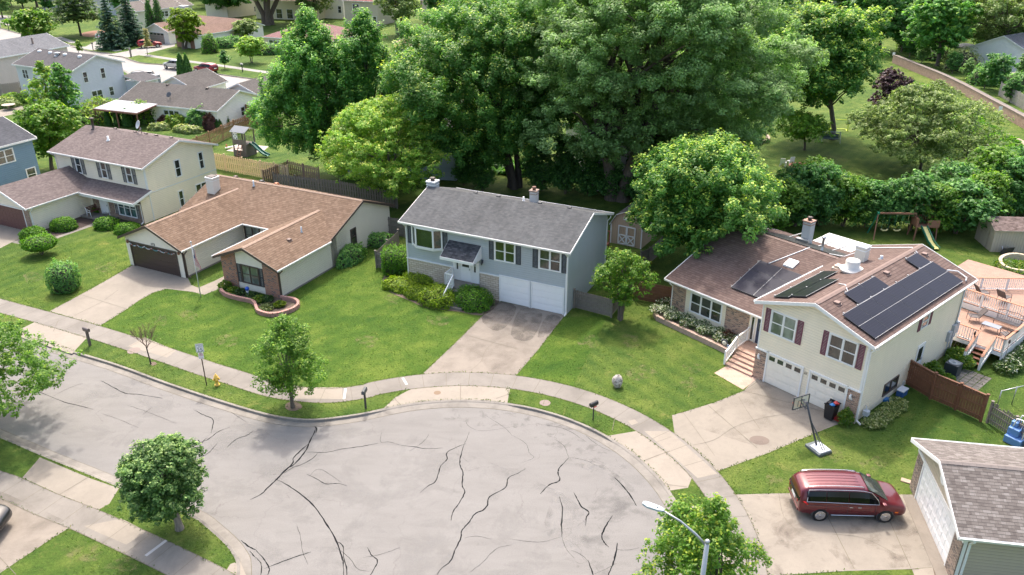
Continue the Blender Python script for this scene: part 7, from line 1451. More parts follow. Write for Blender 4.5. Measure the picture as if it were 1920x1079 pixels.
iron_bench(1.7, 16.9, .95, 0.0)
patio_chair('iron_chair', 'wrought-iron chair alone on the left of the lower deck', -.2, 16.2, .95, -.9, False); patio_chair('iron_chair', 'small wrought-iron chair at the right end of the lower deck table', 2.3, 15.1, .95, -2.2, False, w_=.5)
h = empty('patio_table', 'low grey rectangular table in front of the iron bench', 'table', LD(1.2, 15.6, .95), R(-49)+.0); m = MB(); m.box((-.55, -.3, .42), (.55, .3, .46)); m.build('tabletop', plain('grey_table', (.22, .24, .28, 1), .35), h)
for sx in (-1, 1):
    for sy in (-1, 1): m = MB(); m.tube([(sx*.48, sy*.24, .42), (sx*.53, sy*.27, 0)], .02, 5); m.build('leg', IRON, h)
for i, (u, v, lb) in enumerate(((1.2, 12.6, 'bamboo torch left of the deck stairs'), (3.1, 13.1, 'bamboo torch right of the deck stairs'), (-3.3, 20.3, 'torch standing behind the upper deck railing'))):
    h = empty('garden_torch', lb, 'torch', LD(u, v), 0); m = MB(); m.tube([(0, 0, 0), (0, 0, 1.75)], .016, 5); m.build('pole', GREYWOOD, h); m = MB(); m.lathe([(.03, 1.7), (.07, 1.78), (.06, 1.95), (.02, 2.0)], n=8); m.build('burner', DKTRIM, h)
h = empty('air_conditioner', 'dark green air-conditioning condenser beside the solar house wall', 'air conditioner', LD(1.35, 9.7), R(-49)); m = MB(); m.box((-.4, -.4, .05), (.4, .4, .85)); m.build('cabinet', plain('ac_dark', (.03, .04, .05, 1), .5), h, .03); m = MB(); m.lathe([(.33, .85), (.36, .87), (.30, .89), (.28, .86), (.08, .86), (.06, .92), (.01, .93)], n=20); m.build('fan_guard', plain('ac_grey', (.2, .23, .25, 1), .5), h)
m = MB()
for i in range(24):
    a, b = i % 4, i // 4; m.box((1.6+a*.42, 8.6+b*.42, 0), (1.6+a*.42+.38, 8.6+b*.42+.38, .012))
q = m.build('stepping_pavers', M_WALK); q.matrix_world = DF; tag(q, kind='structure')
# ================================================================== FLOWER BEDS
def plant_tuft(name, label, p, r, h_, pal, n=260, seed=1, leaf=.1, tip=.3, group=None, cat='plant'):
    rng = np.random.default_rng(seed); root = empty(name, label, cat, p, 0, group); a = rng.random(n)*6.28; q = rng.random(n)**.6; z = h_*(1-q*.5)*rng.random(n)**.5; P_ = np.stack([np.cos(a)*q*r, np.sin(a)*q*r, z+.03], 1); dk, lt, tp = (np.array(c) for c in PAL[pal]); t = rng.random((n,1)); col = dk*(1-t)+lt*t; tm = (rng.random(n) < tip) & (z > h_*.35); col[tm] = tp
    leaves_mesh('foliage', P_, rng.normal(size=(n,3))*.5+np.array((0,0,.8)), leaf*rng.uniform(.6,1.3,n), col, root, rng, 2.2); return root
ring = [(400 + x/5.14, 400 + y/5.14) for x, y in ((75,758),(110,795),(180,822),(260,842),(340,858),(390,878),(412,915),(425,955),(470,980),(540,996),(610,995),(690,975),(770,945),(818,908),(815,875),(770,850),(700,838),(655,832))]
def block_ring(name, label, line, hgt_, mat, bl=.3, wd=.2, layers=2, cat='garden wall', seed=1):
    root = empty(name, label, cat, line[0]); r = random.Random(seed); o = line[0]; m = MB()
    for ly in range(layers):
        d = (ly % 2)*bl/2; pos = 0.0; L = [0]
        for a, b in zip(line, line[1:]): L.append(L[-1] + (b-a).length)
        s = d
        while s < L[-1]:
            j = max(i for i in range(len(L)) if L[i] <= s); j = min(j, len(line)-2); t = (s-L[j])/max(1e-6, L[j+1]-L[j]); p = line[j].lerp(line[j+1], t) - o; dr = (line[j+1]-line[j]).normalized(); n_ = Vector((-dr.y, dr.x, 0)); e = r.uniform(-.012, .012); hh = hgt_/layers
            c = [p - dr*bl*.47 + n_*(-wd/2+e), p + dr*bl*.47 + n_*(-wd/2+e), p + dr*bl*.47 + n_*(wd/2), p - dr*bl*.47 + n_*(wd/2)]
            m.prism([q + Vector((0,0,ly*hh+.001)) for q in c], (0, 0, hh*.95)); s += bl
    m.build('blocks', mat, root); return root
BLK = plain('pink_block', (.40, .22, .18, 1), .85, var=.35, scale=3); BLK2 = plain('tan_block', (.42, .30, .24, 1), .85, var=.3, scale=3); BLK3 = plain('limestone_block', (.52, .42, .31, 1), .85, var=.3, scale=3)
block_ring('garden_edging', 'curving pink stone border in front of the brick-faced wing', catmull(Gs(ring), 3), .32, BLK)
sheet('flower_bed', ring + [(527,560),(415,545)], M_SOIL, .02)
for i, (x, y, r_2, h_, pal, lb) in enumerate(((423,542,.55,.75,'bright','rose bush at the left end of the pink stone border'),(438,550,.6,.5,'bright','leafy perennial left of the blue globe'),(450,553,.6,.5,'hedge','dark perennial just left of the blue globe'),(474,560,.6,.5,'hedge','perennial right of the blue globe'),(486,566,.55,.5,'bright','perennial under the dark-framed window'),(502,566,.5,.5,'hedge','dark tuft at the right of the window'),(501,579,.6,.3,'feather','silvery ground cover at the front of the bed'),(525,575,.45,.45,'lime','yellow-green tuft by the brick corner'))):
    plant_tuft('bed_plant', lb, G(x, y), r_2, h_, pal, 420, 200+i, .1)
h = empty('gazing_globe', 'blue glass globe on a pale pedestal in the pink-edged flower bed', 'garden ornament', G(465.5, 556), 0); m = MB(); m.lathe([(.16, 0), (.1, .08), (.06, .3), (.12, .5)], n=12); m.build('pedestal', plain('pedestal_grey', (.45, .47, .5, 1), .6), h); m = MB(); m.lathe([(.02, .48), (.12, .53), (.17, .65), (.12, .77), (.02, .82)], n=14); m.build('globe', plain('blue_globe', (.02, .09, .45, 1), .1), h)
bed = [LD(-16.9, 2.6), LD(-16.2, 1.75), LD(-15.6, 1.35), LD(-9.25, 1.15), LD(-9.2, 1.5)]
block_ring('planter_wall', 'long low tan block planter in front of the picture window', bed, .38, BLK2, .32, .24); m = MB(); m.prism([LD(-16.8, 2.7)+Vector((0,0,.01)), LD(-15.6, 1.4)+Vector((0,0,.01)), LD(-9.25, 1.25)+Vector((0,0,.01)), LD(-9.25, 2.8)+Vector((0,0,.01))], (0, 0, .28)); tag(m.build('planter_soil', M_SOIL), kind='structure')
r_ = random.Random(8)
for i in range(15):
    u = -16.2 + i*.47; v = 1.8 + (i % 3)*.35; plant_tuft('daisy_plant', 'clump of white daisies in the long tan planter, ' + ORD[i] + ' of fifteen from its left end', LD(u, v, .28), .55, .65, 'flower', 420, 230+i, .075, .42, 'white daisies in the planter of the solar house')
plant_tuft('rose_bush', 'red-tinged rose bush near the steps end of the daisy planter', LD(-10.3, 2.2, .28), .5, .9, 'redleaf', 300, 260, .08); plant_tuft('daisy_plant', 'daisies spilling past the left end of the long tan planter', LD(-16.6, 3.6), .8, .8, 'flower', 600, 261, .08, .3)
for i in range(9):
    plant_tuft('variegated_plant', 'yellow-green variegated plant along the solar house side wall, ' + ORD[i] + ' from the garage corner', LD(.75 + .2*(i % 2), .4 + i*.42), .5, .45, 'variegated', 420, 270+i, .09, .3, 'variegated plants along the side wall')
plant_tuft('garden_plant', 'leafy climber in front of the brick pier right of the garage doors', LD(-.3, -.55), .45, 1.2, 'bright', 500, 280, .09, .15)
for i, (u, v, r2, h_, lb) in enumerate(((.8, 7.9, .7, 1.5, 'bushy plant with pale flowers between the side door and condenser'), (1.2, 11.2, .9, .8, 'leafy green plants behind the air conditioner'), (.8, 12.0, .8, .8, 'leafy plants under the meter boxes'), (1.5, 8.6, .5, .5, 'low green plant at the paver path edge'))): plant_tuft('garden_plant', lb, LD(u, v), r2, h_, 'bright', 800, 290+i, .12, .12)
for i in range(8): plant_tuft('daisy_plant', 'white-flowering clump along the outer side of the deck, ' + ORD[i] + ' from the stairs', LD(3.4 + .15*(i % 2), 12.6 + i*.75), .7, .75, 'flower', 600, 300+i, .1, .16, 'white-flowered clumps along the deck')
block_ring('raised_bed', 'round raised stone bed on the lawn behind the deck', catmull(Gs([(1920,518),(1900,516),(1882,510),(1873,500),(1876,492),(1890,487),(1908,487),(1930,492)]), 4), .55, BLK3, .34, .26, 3)
plant_tuft('bed_plant', 'weedy plants inside the round raised stone bed', G(1903, 506, .1), 1.6, .7, 'bright', 900, 310, .12, .2)
# ================================================================== STREET FURNITURE
def mailbox(label, px, rz, h_=1.12, col=(.035, .035, .04, 1), post=None, flag=False, wood=False, thick=.1):
    h = empty('mailbox', label, 'mailbox', G(*px), rz); m = MB(); m.box((-thick/2, -thick/2, 0), (thick/2, thick/2, h_-.05)); m.box((-.05, -.2, h_-.1), (.05, .2, h_-.05)) if not wood else m.box((-.05, -.35, h_-.12), (.05, .25, h_-.03)); m.build('post', post or plain('post_dark', (.05, .045, .045, 1), .6), h)
    m = MB(); w2, hb = .1, .1; prof = [(-w2, -.27, h_-.05), (w2, -.27, h_-.05), (w2, -.27, h_+hb)] + [(w2*math.cos(a), -.27, h_+hb+w2*math.sin(a)) for a in [PI*k/6 for k in range(1, 6)]] + [(-w2, -.27, h_+hb)]; m.prism(prof, (0, .54, 0)); b = m.build('box', plain('mb%.2f%.2f' % col[:2], col, .4), h)
    m = MB(); m.box((-.09, -.285, h_-.03), (.09, -.27, h_+.16)); m.build('door', plain('mbd%.2f' % col[0], sc3(col, 1.4), .4), b)
    if flag: m = MB(); m.box((w2+.003, -.1, h_-.12), (w2+.02, .12, h_-.06)); m.build('flag', plain('flag_red', (.6, .03, .03, 1), .5), b)
mailbox('brown mailbox on a thick brown post beside the left driveway apron', (169, 648), R(60), 1.15, (.10, .08, .075, 1), plain('mb_brownpost', (.12, .095, .085, 1), .7), thick=.14)
mailbox('black mailbox on a black post between the honey-coloured tree and pale apron', (686, 766), R(-8), 1.15, (.06, .065, .07, 1)); mailbox('black mailbox with a red flag on a thin post right of the centre apron', (1112, 788), R(-52), 1.05, (.02, .02, .022, 1), flag=True, thick=.05)
mailbox('grey mailbox on the far street verge by the red car driveway', (246, 107), 1.0, 1.5, (.2, .18, .18, 1), plain('mb_tan', (.28, .22, .2, 1), .7), thick=.25); mailbox('dark mailbox on the far street verge near the white car driveway', (175, 95), 1.0, 1.4, (.12, .09, .08, 1), thick=.12)
mailbox('cream mailbox on the far verge at the right', (455, 135), 1.0, 1.3, (.6, .56, .48, 1), thick=.12); mailbox('dark mailbox at the far left street', (17, 57), 1.0, 1.4, (.1, .07, .06, 1), thick=.12)
def hydrant():
    h = empty('fire_hydrant', 'yellow fire hydrant on the grass verge next to the speed sign', 'hydrant', G(407.5, 722.5), .4); Y = plain('hydrant_yellow', (.72, .46, .08, 1), .45, var=.12)
    m = MB(); m.lathe([(.17, 0), (.17, .05), (.11, .06), (.11, .5), (.15, .51), (.15, .56), (.125, .58), (.11, .68), (.05, .74), (.035, .75), (.035, .81), (.01, .82)], n=14); m.build('barrel', Y, h)
    for rot, r0, l in ((0, .06, .2), (PI, .06, .2), (-PI/2, .085, .19)):
        m = MB(lambda p: Matrix.Rotation(rot, 3, 'Z') @ Vector((p.z, p.y, .42 - p.x))); m.lathe([(r0*.8, 0), (r0*.8, l*.75), (r0*1.15, l*.76), (r0*1.15, l*.95), (r0*.4, l), (r0*.4, l*1.15)], n=10); m.build('nozzle_cap', Y, h)
hydrant()
def speed_sign():
    base = G(387.5, 722.5); h = empty('speed_limit_sign', 'speed limit 25 sign with a no parking plate on a dark post', 'sign', base, R(12)); m = MB(); m.box((-.03, -.02, 0), (.03, .02, 2.95)); m.build('post', plain('rust_post', (.07, .045, .035, 1), .7), h)
    sp = lambda p: Vector((p.x, -.025 - p.z, p.y)); m = MB(sp); m.box((-.23, 2.35, 0), (.23, 2.95, .004)); s = m.build('sign_plate', WHITE2, h); BK = plain('sign_black', (.01, .01, .01, 1), .5)
    def put(txt, x, z, size, par, mat): 
        o = block_text(par, lambda v: sp(Vector((v.x, v.y, .004 + v.z*.02))), txt, x, z, size, mat, 'lettering'); return o
    m = MB(sp); [m.box(a, b) for a, b in (((-.215, 2.365, .004), (.215, 2.375, .006)), ((-.215, 2.925, .004), (.215, 2.935, .006)), ((-.215, 2.375, .004), (-.205, 2.925, .006)), ((.205, 2.375, .004), (.215, 2.925, .006)))]; m.build('sign_border', BK, s)
    put('SPEED', 0, 2.80, .13, s, BK); put('LIMIT', 0, 2.67, .13, s, BK); put('25', 0, 2.40, .34, s, BK)
    m = MB(sp); m.box((-.15, 1.9, 0), (.15, 2.32, .004)); s2 = m.build('parking_plate', WHITE2, h); RD = plain('sign_red', (.55, .02, .03, 1), .5); put('P', 0, 2.12, .2, s2, BK)
    m = MB(sp); n = 20; [m.face([(math.cos(2*PI*(i+j)/n)*q, 2.19+math.sin(2*PI*(i+j)/n)*q, .008) for j, q in ((0, .09), (1, .09), (1, .11), (0, .11))]) for i in range(n)]; m.bar((-.065, 2.255, .008), (.065, 2.125, .008), .018, .003, up=(0, 0, 1)); m.build('prohibition_ring', RD, s2); put('ANY TIME', 0, 1.98, .055, s2, RD); m = MB(sp); m.bar((-.1, 1.945, .006), (.1, 1.945, .006), .012, .003); m.build('arrow', RD, s2)
speed_sign()
def lamp_post():
    top = G(1326, 1018, 8.3); base = Vector((top.x, top.y, 0)); hd = G(1212, 948, 9.05); h = empty('street_lamp', 'tall grey street lamp with LED head reaching over the turning circle', 'street lamp', base); GP = plain('lamp_grey', (.38, .40, .41, 1), .4, .5)
    m = MB(); m.tube([(0, 0, 0), (0, 0, 8.35)], [.13, .075], 14); m.lathe([(.22, 0), (.22, .06), (.14, .12), (.13, .3)], n=14); m.lathe([(.085, 8.3), (.085, 8.38), (.03, 8.43)], n=12); m.build('pole', GP, h)
    e = hd - base; d = Vector((e.x, e.y, 0)).normalized(); e2 = e - d*.55; m = MB(); m.tube([Vector((0, 0, 8.15)), Vector((0,0,8.2)) + (e2-Vector((0,0,8.2)))*.25 + Vector((0,0,.08)), Vector((0,0,8.2)) + (e2-Vector((0,0,8.2)))*.6 + Vector((0,0,.12)), Vector(e2)], [.05, .045, .036, .03], 10); m.build('arm', GP, h)
    n_ = Vector((-d.y, d.x, 0)); f = lambda p: e2 + d*p.x + n_*p.y + Vector((0, 0, p.z + p.x*.05)); m = MB(f); m.prism([(-.05, -.05, -.03), (.12, -.11, -.03), (.5, -.13, -.03), (.68, -.06, -.02), (.68, .06, -.02), (.5, .13, -.03), (.12, .11, -.03), (-.05, .05, -.03)], (0, 0, .08)); [m.box((.35+i*.06, -.1, .05), (.37+i*.06, .1, .075)) for i in range(5)]; m.lathe([(.04, .05), (.04, .1), (.01, .11)], (.18, 0, 0), 8); m.build('lamp_head', plain('lamp_head_grey', (.42, .46, .50, 1), .4), h, .01)
lamp_post()
def hoop():
    base = G(1529, 840); h = empty('basketball_hoop', 'portable basketball hoop with clear backboard on the edge of the driveway', 'basketball hoop', base, R(204)); Lh = 1.135; xs = .435; y1 = -(Lh - .35); m = MB(); m.tube([(0, .1, .1), (xs*.55, y1*.6, 1.6), (xs, y1, 2.65)], .055, 8); m.build('pole', SH_BLACK, h)
    m = MB(); m.box((-.45, -.35, 0), (.45, .75, .16)); m.build('base', plain('hoop_base', (.12, .14, .15, 1), .5), h, .02); m = MB(); m.box((-.38, -.1, .16), (.38, .72, .24)); m.build('sand_bag', plain('bag_white', (.6, .62, .66, 1), .4), h, .03); m = MB(); [m.bar((s*.08, .6, .2), (xs*.45, y1*.45, 1.45), .03) for s in (-1, 1)]; [m.bar((xs + s*.05, y1*.9, 2.2+k), (xs, -Lh, 2.35+k), .035) for s in (-1, 1) for k in (0, .25)]; m.build('bracket', SH_BLACK, h)
    bw = lambda p: Vector((xs + p.x, -Lh - p.z, p.y - .47)); m = MB(bw); w2 = .56; [m.box(a, b) for a, b in (((-w2, 2.48, 0), (w2, 2.54, .05)), ((-w2, 3.21, 0), (w2, 3.27, .05)), ((-w2, 2.54, 0), (-w2+.06, 3.21, .05)), ((w2-.06, 2.54, 0), (w2, 3.21, .05)), ((-.02, 2.54, 0), (.02, 3.21, .03)), ((-.22, 2.62, .01), (-.19, 3.0, .025)), ((.19, 2.62, .01), (.22, 3.0, .025)), ((-.22, 2.97, .01), (.22, 3.0, .025)))]; b = m.build('backboard_frame', SH_BLACK, h)
    m = MB(bw); m.face([(-w2+.04, 2.54, .02), (w2-.04, 2.54, .02), (w2-.04, 3.21, .02), (-w2+.04, 3.21, .02)]); gl = N('acrylic'); gl.set(gl.b, 'Alpha', .6); gl.set(gl.b, 'IOR', 1.05); m.build('backboard', gl.fin((.66, .62, .45, 1), .15), b)
    m = MB(bw); m.tube([(.23*math.cos(a), 2.6, .28+.23*math.sin(a)) for a in [2*PI*k/14 for k in range(15)]], .012, 5); m.build('rim', plain('rim_orange', (.5, .1, .03, 1), .5), h); m = MB(bw); [m.tube([(.22*math.cos(a), 2.6, .28+.22*math.sin(a)), (.13*math.cos(a+.3), 2.25, .28+.13*math.sin(a+.3))], .008, 4) for a in [2*PI*k/10 for k in range(10)]]; m.build('net', WHITE2, h)
hoop()
def flagpole():
    base = G(376.5, 557); zt = hgt(0, 456, base); h = empty('flagpole', 'white flagpole flying a limp striped flag by the brown garage', 'flagpole', base); m = MB(); m.tube([(0, 0, 0), (0, 0, zt)], [.04, .025], 8); m.lathe([(.02, zt), (.07, zt+.03), (.07, zt+.1), (.01, zt+.16)], n=10); m.build('pole', plain('pole_white', (.6, .6, .6, 1), .4), h)
    fl = [MB(), MB(), MB()]; N_ = 13; zt2 = zt - .35; H_, L_ = 1.5, .62
    def pt(s, t): w_ = L_*(.25 + .75*t*.6); x = s*w_*.9 + .03; return Vector((x + .05*math.sin(t*7+s*3), .10*math.sin(s*9+t*4)*s, zt2 - t*H_*(1.0) - s*.32))
    for i in range(N_):
        for j in range(6):
            s0, s1 = i/N_, (i+1)/N_; t0, t1 = j/6, (j+1)/6; k = 2 if (i < 7 and j < 3) else i % 2
            k = 2 if (t0 < .42 and s0 < .5) else k; fl[k].face([pt(s0, t0), pt(s1, t0), pt(s1, t1), pt(s0, t1)])
    f = fl[0].build('flag', plain('flag_stripe_red', (.45, .03, .05, 1), .7), h); fl[1].build('white_stripes', plain('flag_white', (.75, .73, .72, 1), .7), f); fl[2].build('canton', plain('flag_navy', (.02, .035, .14, 1), .7), f)
    st = MB(); [st.lathe([(.02, 0), (.025, .01), (.005, .02)], pt(.06+.1*a, .05+.09*b) + Vector((0, -.02, 0)), 5) for a in range(4) for b in range(4)]; st.build('stars', WHITE2, f)
flagpole()
h = empty('boulder', 'single pale speckled boulder on the lawn right of the centre driveway', 'boulder', G(1157, 726), .5); rng_ = random.Random(12); bm_ = MB(); bm_.sm = True
nl, nk = 12, 16; gr_ = [[bm_.P(((.33*(1 + .14*math.sin(3*b+a))*math.sin(a))*math.cos(b), (.30*(1+.12*math.cos(2*b+1.3*a))*math.sin(a))*math.sin(b), .40 - .46*math.cos(PI-a)*(1+.06*math.sin(4*b)) )) for b in [2*PI*j/nk for j in range(nk)]] for a in [PI*(i+.02)/nl*.98 for i in range(nl+1)]]
for a, b in zip(gr_, gr_[1:]): [bm_.facei((a[j], a[(j+1) % nk], b[(j+1) % nk], b[j])) for j in range(nk)]
n = N('granite'); g2 = n.co('Object'); v1 = n.noise(g2, 9, 5, .75); n.bump(n.noise(g2, 5, 5, .7), 1.0, .06); bm_.build('stone', n.fin(n.ramp(v1, (.38, (.16, .14, .12, 1)), (.5, (.42, .37, .32, 1)), (.62, (.6, .55, .5, 1))), .9), h)
def wheelie_bin(label, p, rz, lid=True, s=1.0, col=(.015, .015, .018, 1), name='wheelie_bin'):
    h = empty(name, label, 'bin', p, rz); m = MB(); m.prism([(-.24*s, -.26*s, .06), (.24*s, -.26*s, .06), (.24*s, .26*s, .06), (-.24*s, .26*s, .06)], (0, 0, .02)); a = [(-.24*s, -.26*s, .08), (.24*s, -.26*s, .08), (.24*s, .26*s, .08), (-.24*s, .26*s, .08)]; b = [(x*1.28, y*1.28, 1.02*s) for x, y, z in a]
    for i in range(4): m.face((a[i], a[(i+1) % 4], b[(i+1) % 4], b[i]))
    m.box((-.33*s, -.35*s, 1.0*s), (.33*s, -.30*s, 1.05*s)); m.box((-.33*s, .30*s, 1.0*s), (.33*s, .38*s, 1.06*s)); m.build('body', plain('bin%.2f' % col[0], col, .5), h)
    for x in (-.25, .25): m = MB(lambda p_: Vector((x*s + p_.z, .3*s + p_.x, .1 + p_.y))); m.lathe([(.1, -.03), (.1, .03)], n=12); m.build('wheel', SH_BLACK, h)
    return h
b_ = wheelie_bin('black wheelie bin overflowing with rubbish bags in front of the right garage door', G(1555.5, 785), R(-49)); r_ = random.Random(2)
for nm, c, o_ in (('black_bag', (.02, .02, .025, 1), (-.1, 0, 1.0)), ('red_bag', (.5, .03, .03, 1), (.16, .1, 1.08)), ('blue_bag', (.02, .2, .5, 1), (.08, -.15, 1.03))): m = MB(); rock(m, o_, (.2, .18, .16), r_); m.build('rubbish_bag', plain(nm, c, .35), b_)
def boxy(name, label, cat, px, rz, dims, col, lid=None, parts=()):
    h = empty(name, label, cat, G(*px) if len(px) == 2 else Vector(px), rz); x, y, z = dims; m = MB(); m.prism([(-x*.46, -y*.46, 0), (x*.46, -y*.46, 0), (x*.46, y*.46, 0), (-x*.46, y*.46, 0)], (0, 0, z)); m.build('body', plain(name + '_c', col, .5), h, .02)
    if lid: m = MB(); m.box((-x/2, -y/2, z), (x/2, y/2, z + .07)); m.build('lid', plain(name + '_lid', lid, .4), h, .015)
    return h
boxy('cooler', 'blue cooler with a white lid beside the side wall of the solar house', 'cooler', (1690, 741), R(-49), (.45, .7, .38), (.03, .1, .28, 1), (.6, .63, .68, 1)); boxy('storage_tub', 'shallow blue tub of toys against the side wall of the solar house', 'tub', (1664, 752), R(-20), (.75, .4, .16), (.03, .15, .35, 1)); boxy('bucket', 'white lidded bucket behind the blue cooler', 'bucket', (1688, 724), 0, (.32, .32, .38), (.5, .5, .48, 1), (.6, .6, .6, 1))
boxy('planter', 'red pot with white flowers by the bin and brick pier', 'planter', (1569, 787), R(-49), (.4, .4, .22), (.4, .03, .03, 1)); boxy('step_stone', 'small timber step by the corner of the brick garage pier', 'step', (1699, 903), R(-30), (.55, .35, .06), (.33, .24, .17, 1))
# white umbrella/pergola behind the solar house
h = empty('patio_canopy', 'white fabric patio canopy behind the solar house roof', 'canopy', LD(-11.3, 18.6), R(-49)); m = MB(); m.box((-2.1, -1.2, 2.45), (2.1, 1.6, 2.5)); m.build('canopy', plain('canopy_white', (.78, .77, .74, 1), .8), h); m = MB(); [m.box((x-.05, y-.05, 0), (x+.05, y+.05, 2.45)) for x in (-2.1, 2.1) for y in (-1.2, 1.6)]; m.box((-2.15, -1.25, 2.38), (2.15, -1.2, 2.5)); m.build('frame', METAL, h)
def bench():
    h = empty('park_bench', 'park bench with white cast-iron ends on the cream house porch', 'bench', G(180, 402, .14), R(-26.5) + R(90)); wd = plain('bench_wood', (.12, .045, .035, 1), .6)
    m = MB(); [m.box((-.7, -.22+i*.11, .42), (.7, -.14+i*.11, .45)) for i in range(4)]; m.build('seat', wd, h); m = MB(); [m.box((-.7, .25+i*.03, .52+i*.12), (.7, .28+i*.03, .61+i*.12)) for i in range(3)]; m.build('backrest', wd, h)
    for x in (-.72, .72): m = MB(); m.tube([(x, -.28, 0), (x, -.22, .42), (x, .22, .42), (x, .34, .88)], .03, 6); m.tube([(x, .3, 0), (x, .22, .42)], .03, 6); m.tube([(x, -.24, .4), (x, -.2, .62), (x, .26, .66)], .025, 6); m.build('leg', WHITE2, h)
bench()
# ornaments by the steps
h = empty('ornamental_disc', 'black and white wheel ornament leaning in the daisy planter', 'garden ornament', LD(-9.9, 1.35, .3), R(-49)); m = MB(lambda p: Vector((p.x, -p.z, .28+p.y))); m.lathe([(.24, 0), (.28, .02), (.24, .05)], n=18); m.build('rim', SH_BLACK, h); m = MB(lambda p: Vector((p.x, -.05-p.z, .28+p.y))); m.lathe([(.16, 0), (.17, .03), (.05, .05)], n=14); m.build('hub', plain('hub_cream', (.6, .58, .48, 1), .6), h)
h = empty('yard_sign', 'small red white and blue yard sign beside the wheel ornament', 'sign', LD(-9.3, 1.05, .0), R(-49)); m = MB(); [m.tube([(x, 0, 0), (x, 0, .45)], .01, 4) for x in (-.12, .12)]; m.build('stake', METAL, h); m = MB(FLAT(0)); m.box((-.22, .42, 0), (.22, .75, .015)); s_ = m.build('panel', WHITE2, h); m = MB(FLAT(0)); m.box((-.19, .63, .015), (.19, .72, .02)); m.build('blue_band', plain('sign_blue', (.03, .06, .35, 1), .5), s_); m = MB(FLAT(0)); m.box((-.19, .45, .015), (.19, .52, .02)); m.build('red_band', plain('sign_red2', (.5, .03, .05, 1), .5), s_)
# back-lawn things at the right
h = empty('soccer_goal', 'small neon-yellow framed soccer goal on the back lawn', 'goal', G(1572, 246), R(-8)); m = MB(); m.tube([(-1.15, 0, 0), (-1.05, 0, 1.5), (1.05, 0, 1.5), (1.15, 0, 0), (1.1, 1.0, .02), (-1.1, 1.0, .02), (-1.15, 0, 0)], .07, 6); m.build('frame', plain('neon_yellow', (.62, .75, .05, 1), .5), h)
h = empty('garden_swing', 'silver-framed garden glider bench at the edge of the back lawn', 'bench', G(1556, 267), R(-8)); m = MB(); [m.tube([(x, -.5, 0), (x, 0, 1.3), (x, .6, 0)], .04, 5) for x in (-1.1, 1.1)]; m.tube([(-1.1, 0, 1.3), (1.1, 0, 1.3)], .04, 5); m.build('frame', METAL, h); m = MB(); m.box((-1.0, -.3, .45), (1.0, .3, .5)); m.box((-1.0, .28, .5), (1.0, .33, 1.0)); m.build('seat', plain('glider_dark', (.07, .1, .1, 1), .7), h)
def plastic_chair(label, px, rz):
    h = empty('plastic_chair', label, 'chair', G(*px), rz); m = MB(); m.box((-.3, -.28, .42), (.3, .28, .46)); m.build('seat', WHITE2, h); m = MB(); m.prism([(-.3, .26, .45), (.3, .26, .45), (.27, .38, 1.0), (-.27, .38, 1.0)], (0, .04, 0)); m.build('backrest', WHITE2, h)
    for sx in (-1, 1):
        for sy in (-1, 1): m = MB(); m.bar((sx*.26, sy*.25, .42), (sx*.32, sy*.32, 0), .07); m.build('leg', WHITE2, h)
plastic_chair('white plastic chair, left of two by the brick fire ring', (1468, 312), 2.6); plastic_chair('white plastic chair, right of two by the brick fire ring', (1481, 309), 3.4)
block_ring('fire_ring', 'low brick fire ring beside the white plastic chairs', [G(1499, 316) + Vector((math.cos(a)*1.1, math.sin(a)*1.1, 0)) for a in [2*PI*k/16 for k in range(17)]], .35, plain('red_brick_ring', (.36, .15, .1, 1), .85), .3, .2, 2, 'fire pit')
block_ring('flower_border', 'curved brick flower border behind the back lawn with red flowers', catmull(Gs([(1380,284),(1400,276),(1425,270),(1441,266),(1438,258)]), 4), .4, BLK2, .4, .25, 2); plant_tuft('flowering_plant', 'red flowering pots at the white house wall', G(1405, 268), 1.6, .9, 'redleaf', 500, 401, .2)
sheet('patio', [(1180,296),(1200,288),(1225,300),(1232,318),(1226,322)], M_DRIVE, .01)
def generic_sign(label, px, H_): h = empty('small_sign', label, 'sign', G(*px), R(-30)); m = MB(); m.tube([(0, 0, 0), (0, 0, H_)], .03, 5); m.build('post', GREYWOOD, h); m = MB(); m.box((-.22, -.05, H_-.6), (.22, -.03, H_)); m.build('panel', WHITE2, h)
generic_sign('small white sign on the grass strip before the retaining wall, right', (1870, 227), 2.0); generic_sign('small white sign at the head of the retaining wall', (1673, 117), 1.8)
h = empty('pool_steps', 'blue plastic pool steps with white curved handrails at the right edge', 'pool steps', G(1905, 830), .6); m = MB(); m.box((-.5, -.4, 0), (.4, .5, .45)); m.box((-.3, -.1, .45), (.4, .5, .9)); m.box((-.1, .15, .9), (.4, .5, 1.2)); m.build('steps', plain('pool_blue', (.10, .22, .48, 1), .4), h, .05); m = MB(); [m.tube([(x, -.3, .4), (x, -.35, 1.2), (x, -.1, 1.6), (x, .2, 1.55), (x, .3, 1.0)], .035, 8) for x in (-.25, .3)]; m.build('handrail', WHITE2, h)
m = MB(); fr_ = [G(1868, 766), G(1925, 752)]
h = empty('chain_link_fence', 'chain-link fence rail crossing the lawn at the right edge', 'fence', fr_[0]); m.tube([Vector((0,0,1.2)), fr_[1]-fr_[0]+Vector((0,0,1.2))], .03, 6); [m.tube([(fr_[1]-fr_[0])*k, (fr_[1]-fr_[0])*k+Vector((0,0,1.25))], .03, 6) for k in (0, .5, 1)]; m.build('rail', METAL, h)
h = empty('gazebo', 'dark metal gazebo with grey top beyond the retaining wall', 'gazebo', G(1803, 118), .4); m = MB(); [m.box((x-.07, y-.07, 0), (x+.07, y+.07, 2.9)) for x in (-2.2, 2.2) for y in (-1.8, 1.8)]; m.build('frame', DKTRIM, h); m = MB(); m.prism([(-2.5, -2.1, 2.9), (2.5, -2.1, 2.9), (2.5, 2.1, 2.9), (-2.5, 2.1, 2.9)], (0, 0, .25)); m.build('canopy', plain('gazebo_grey', (.20, .2, .21, 1), .7), h)
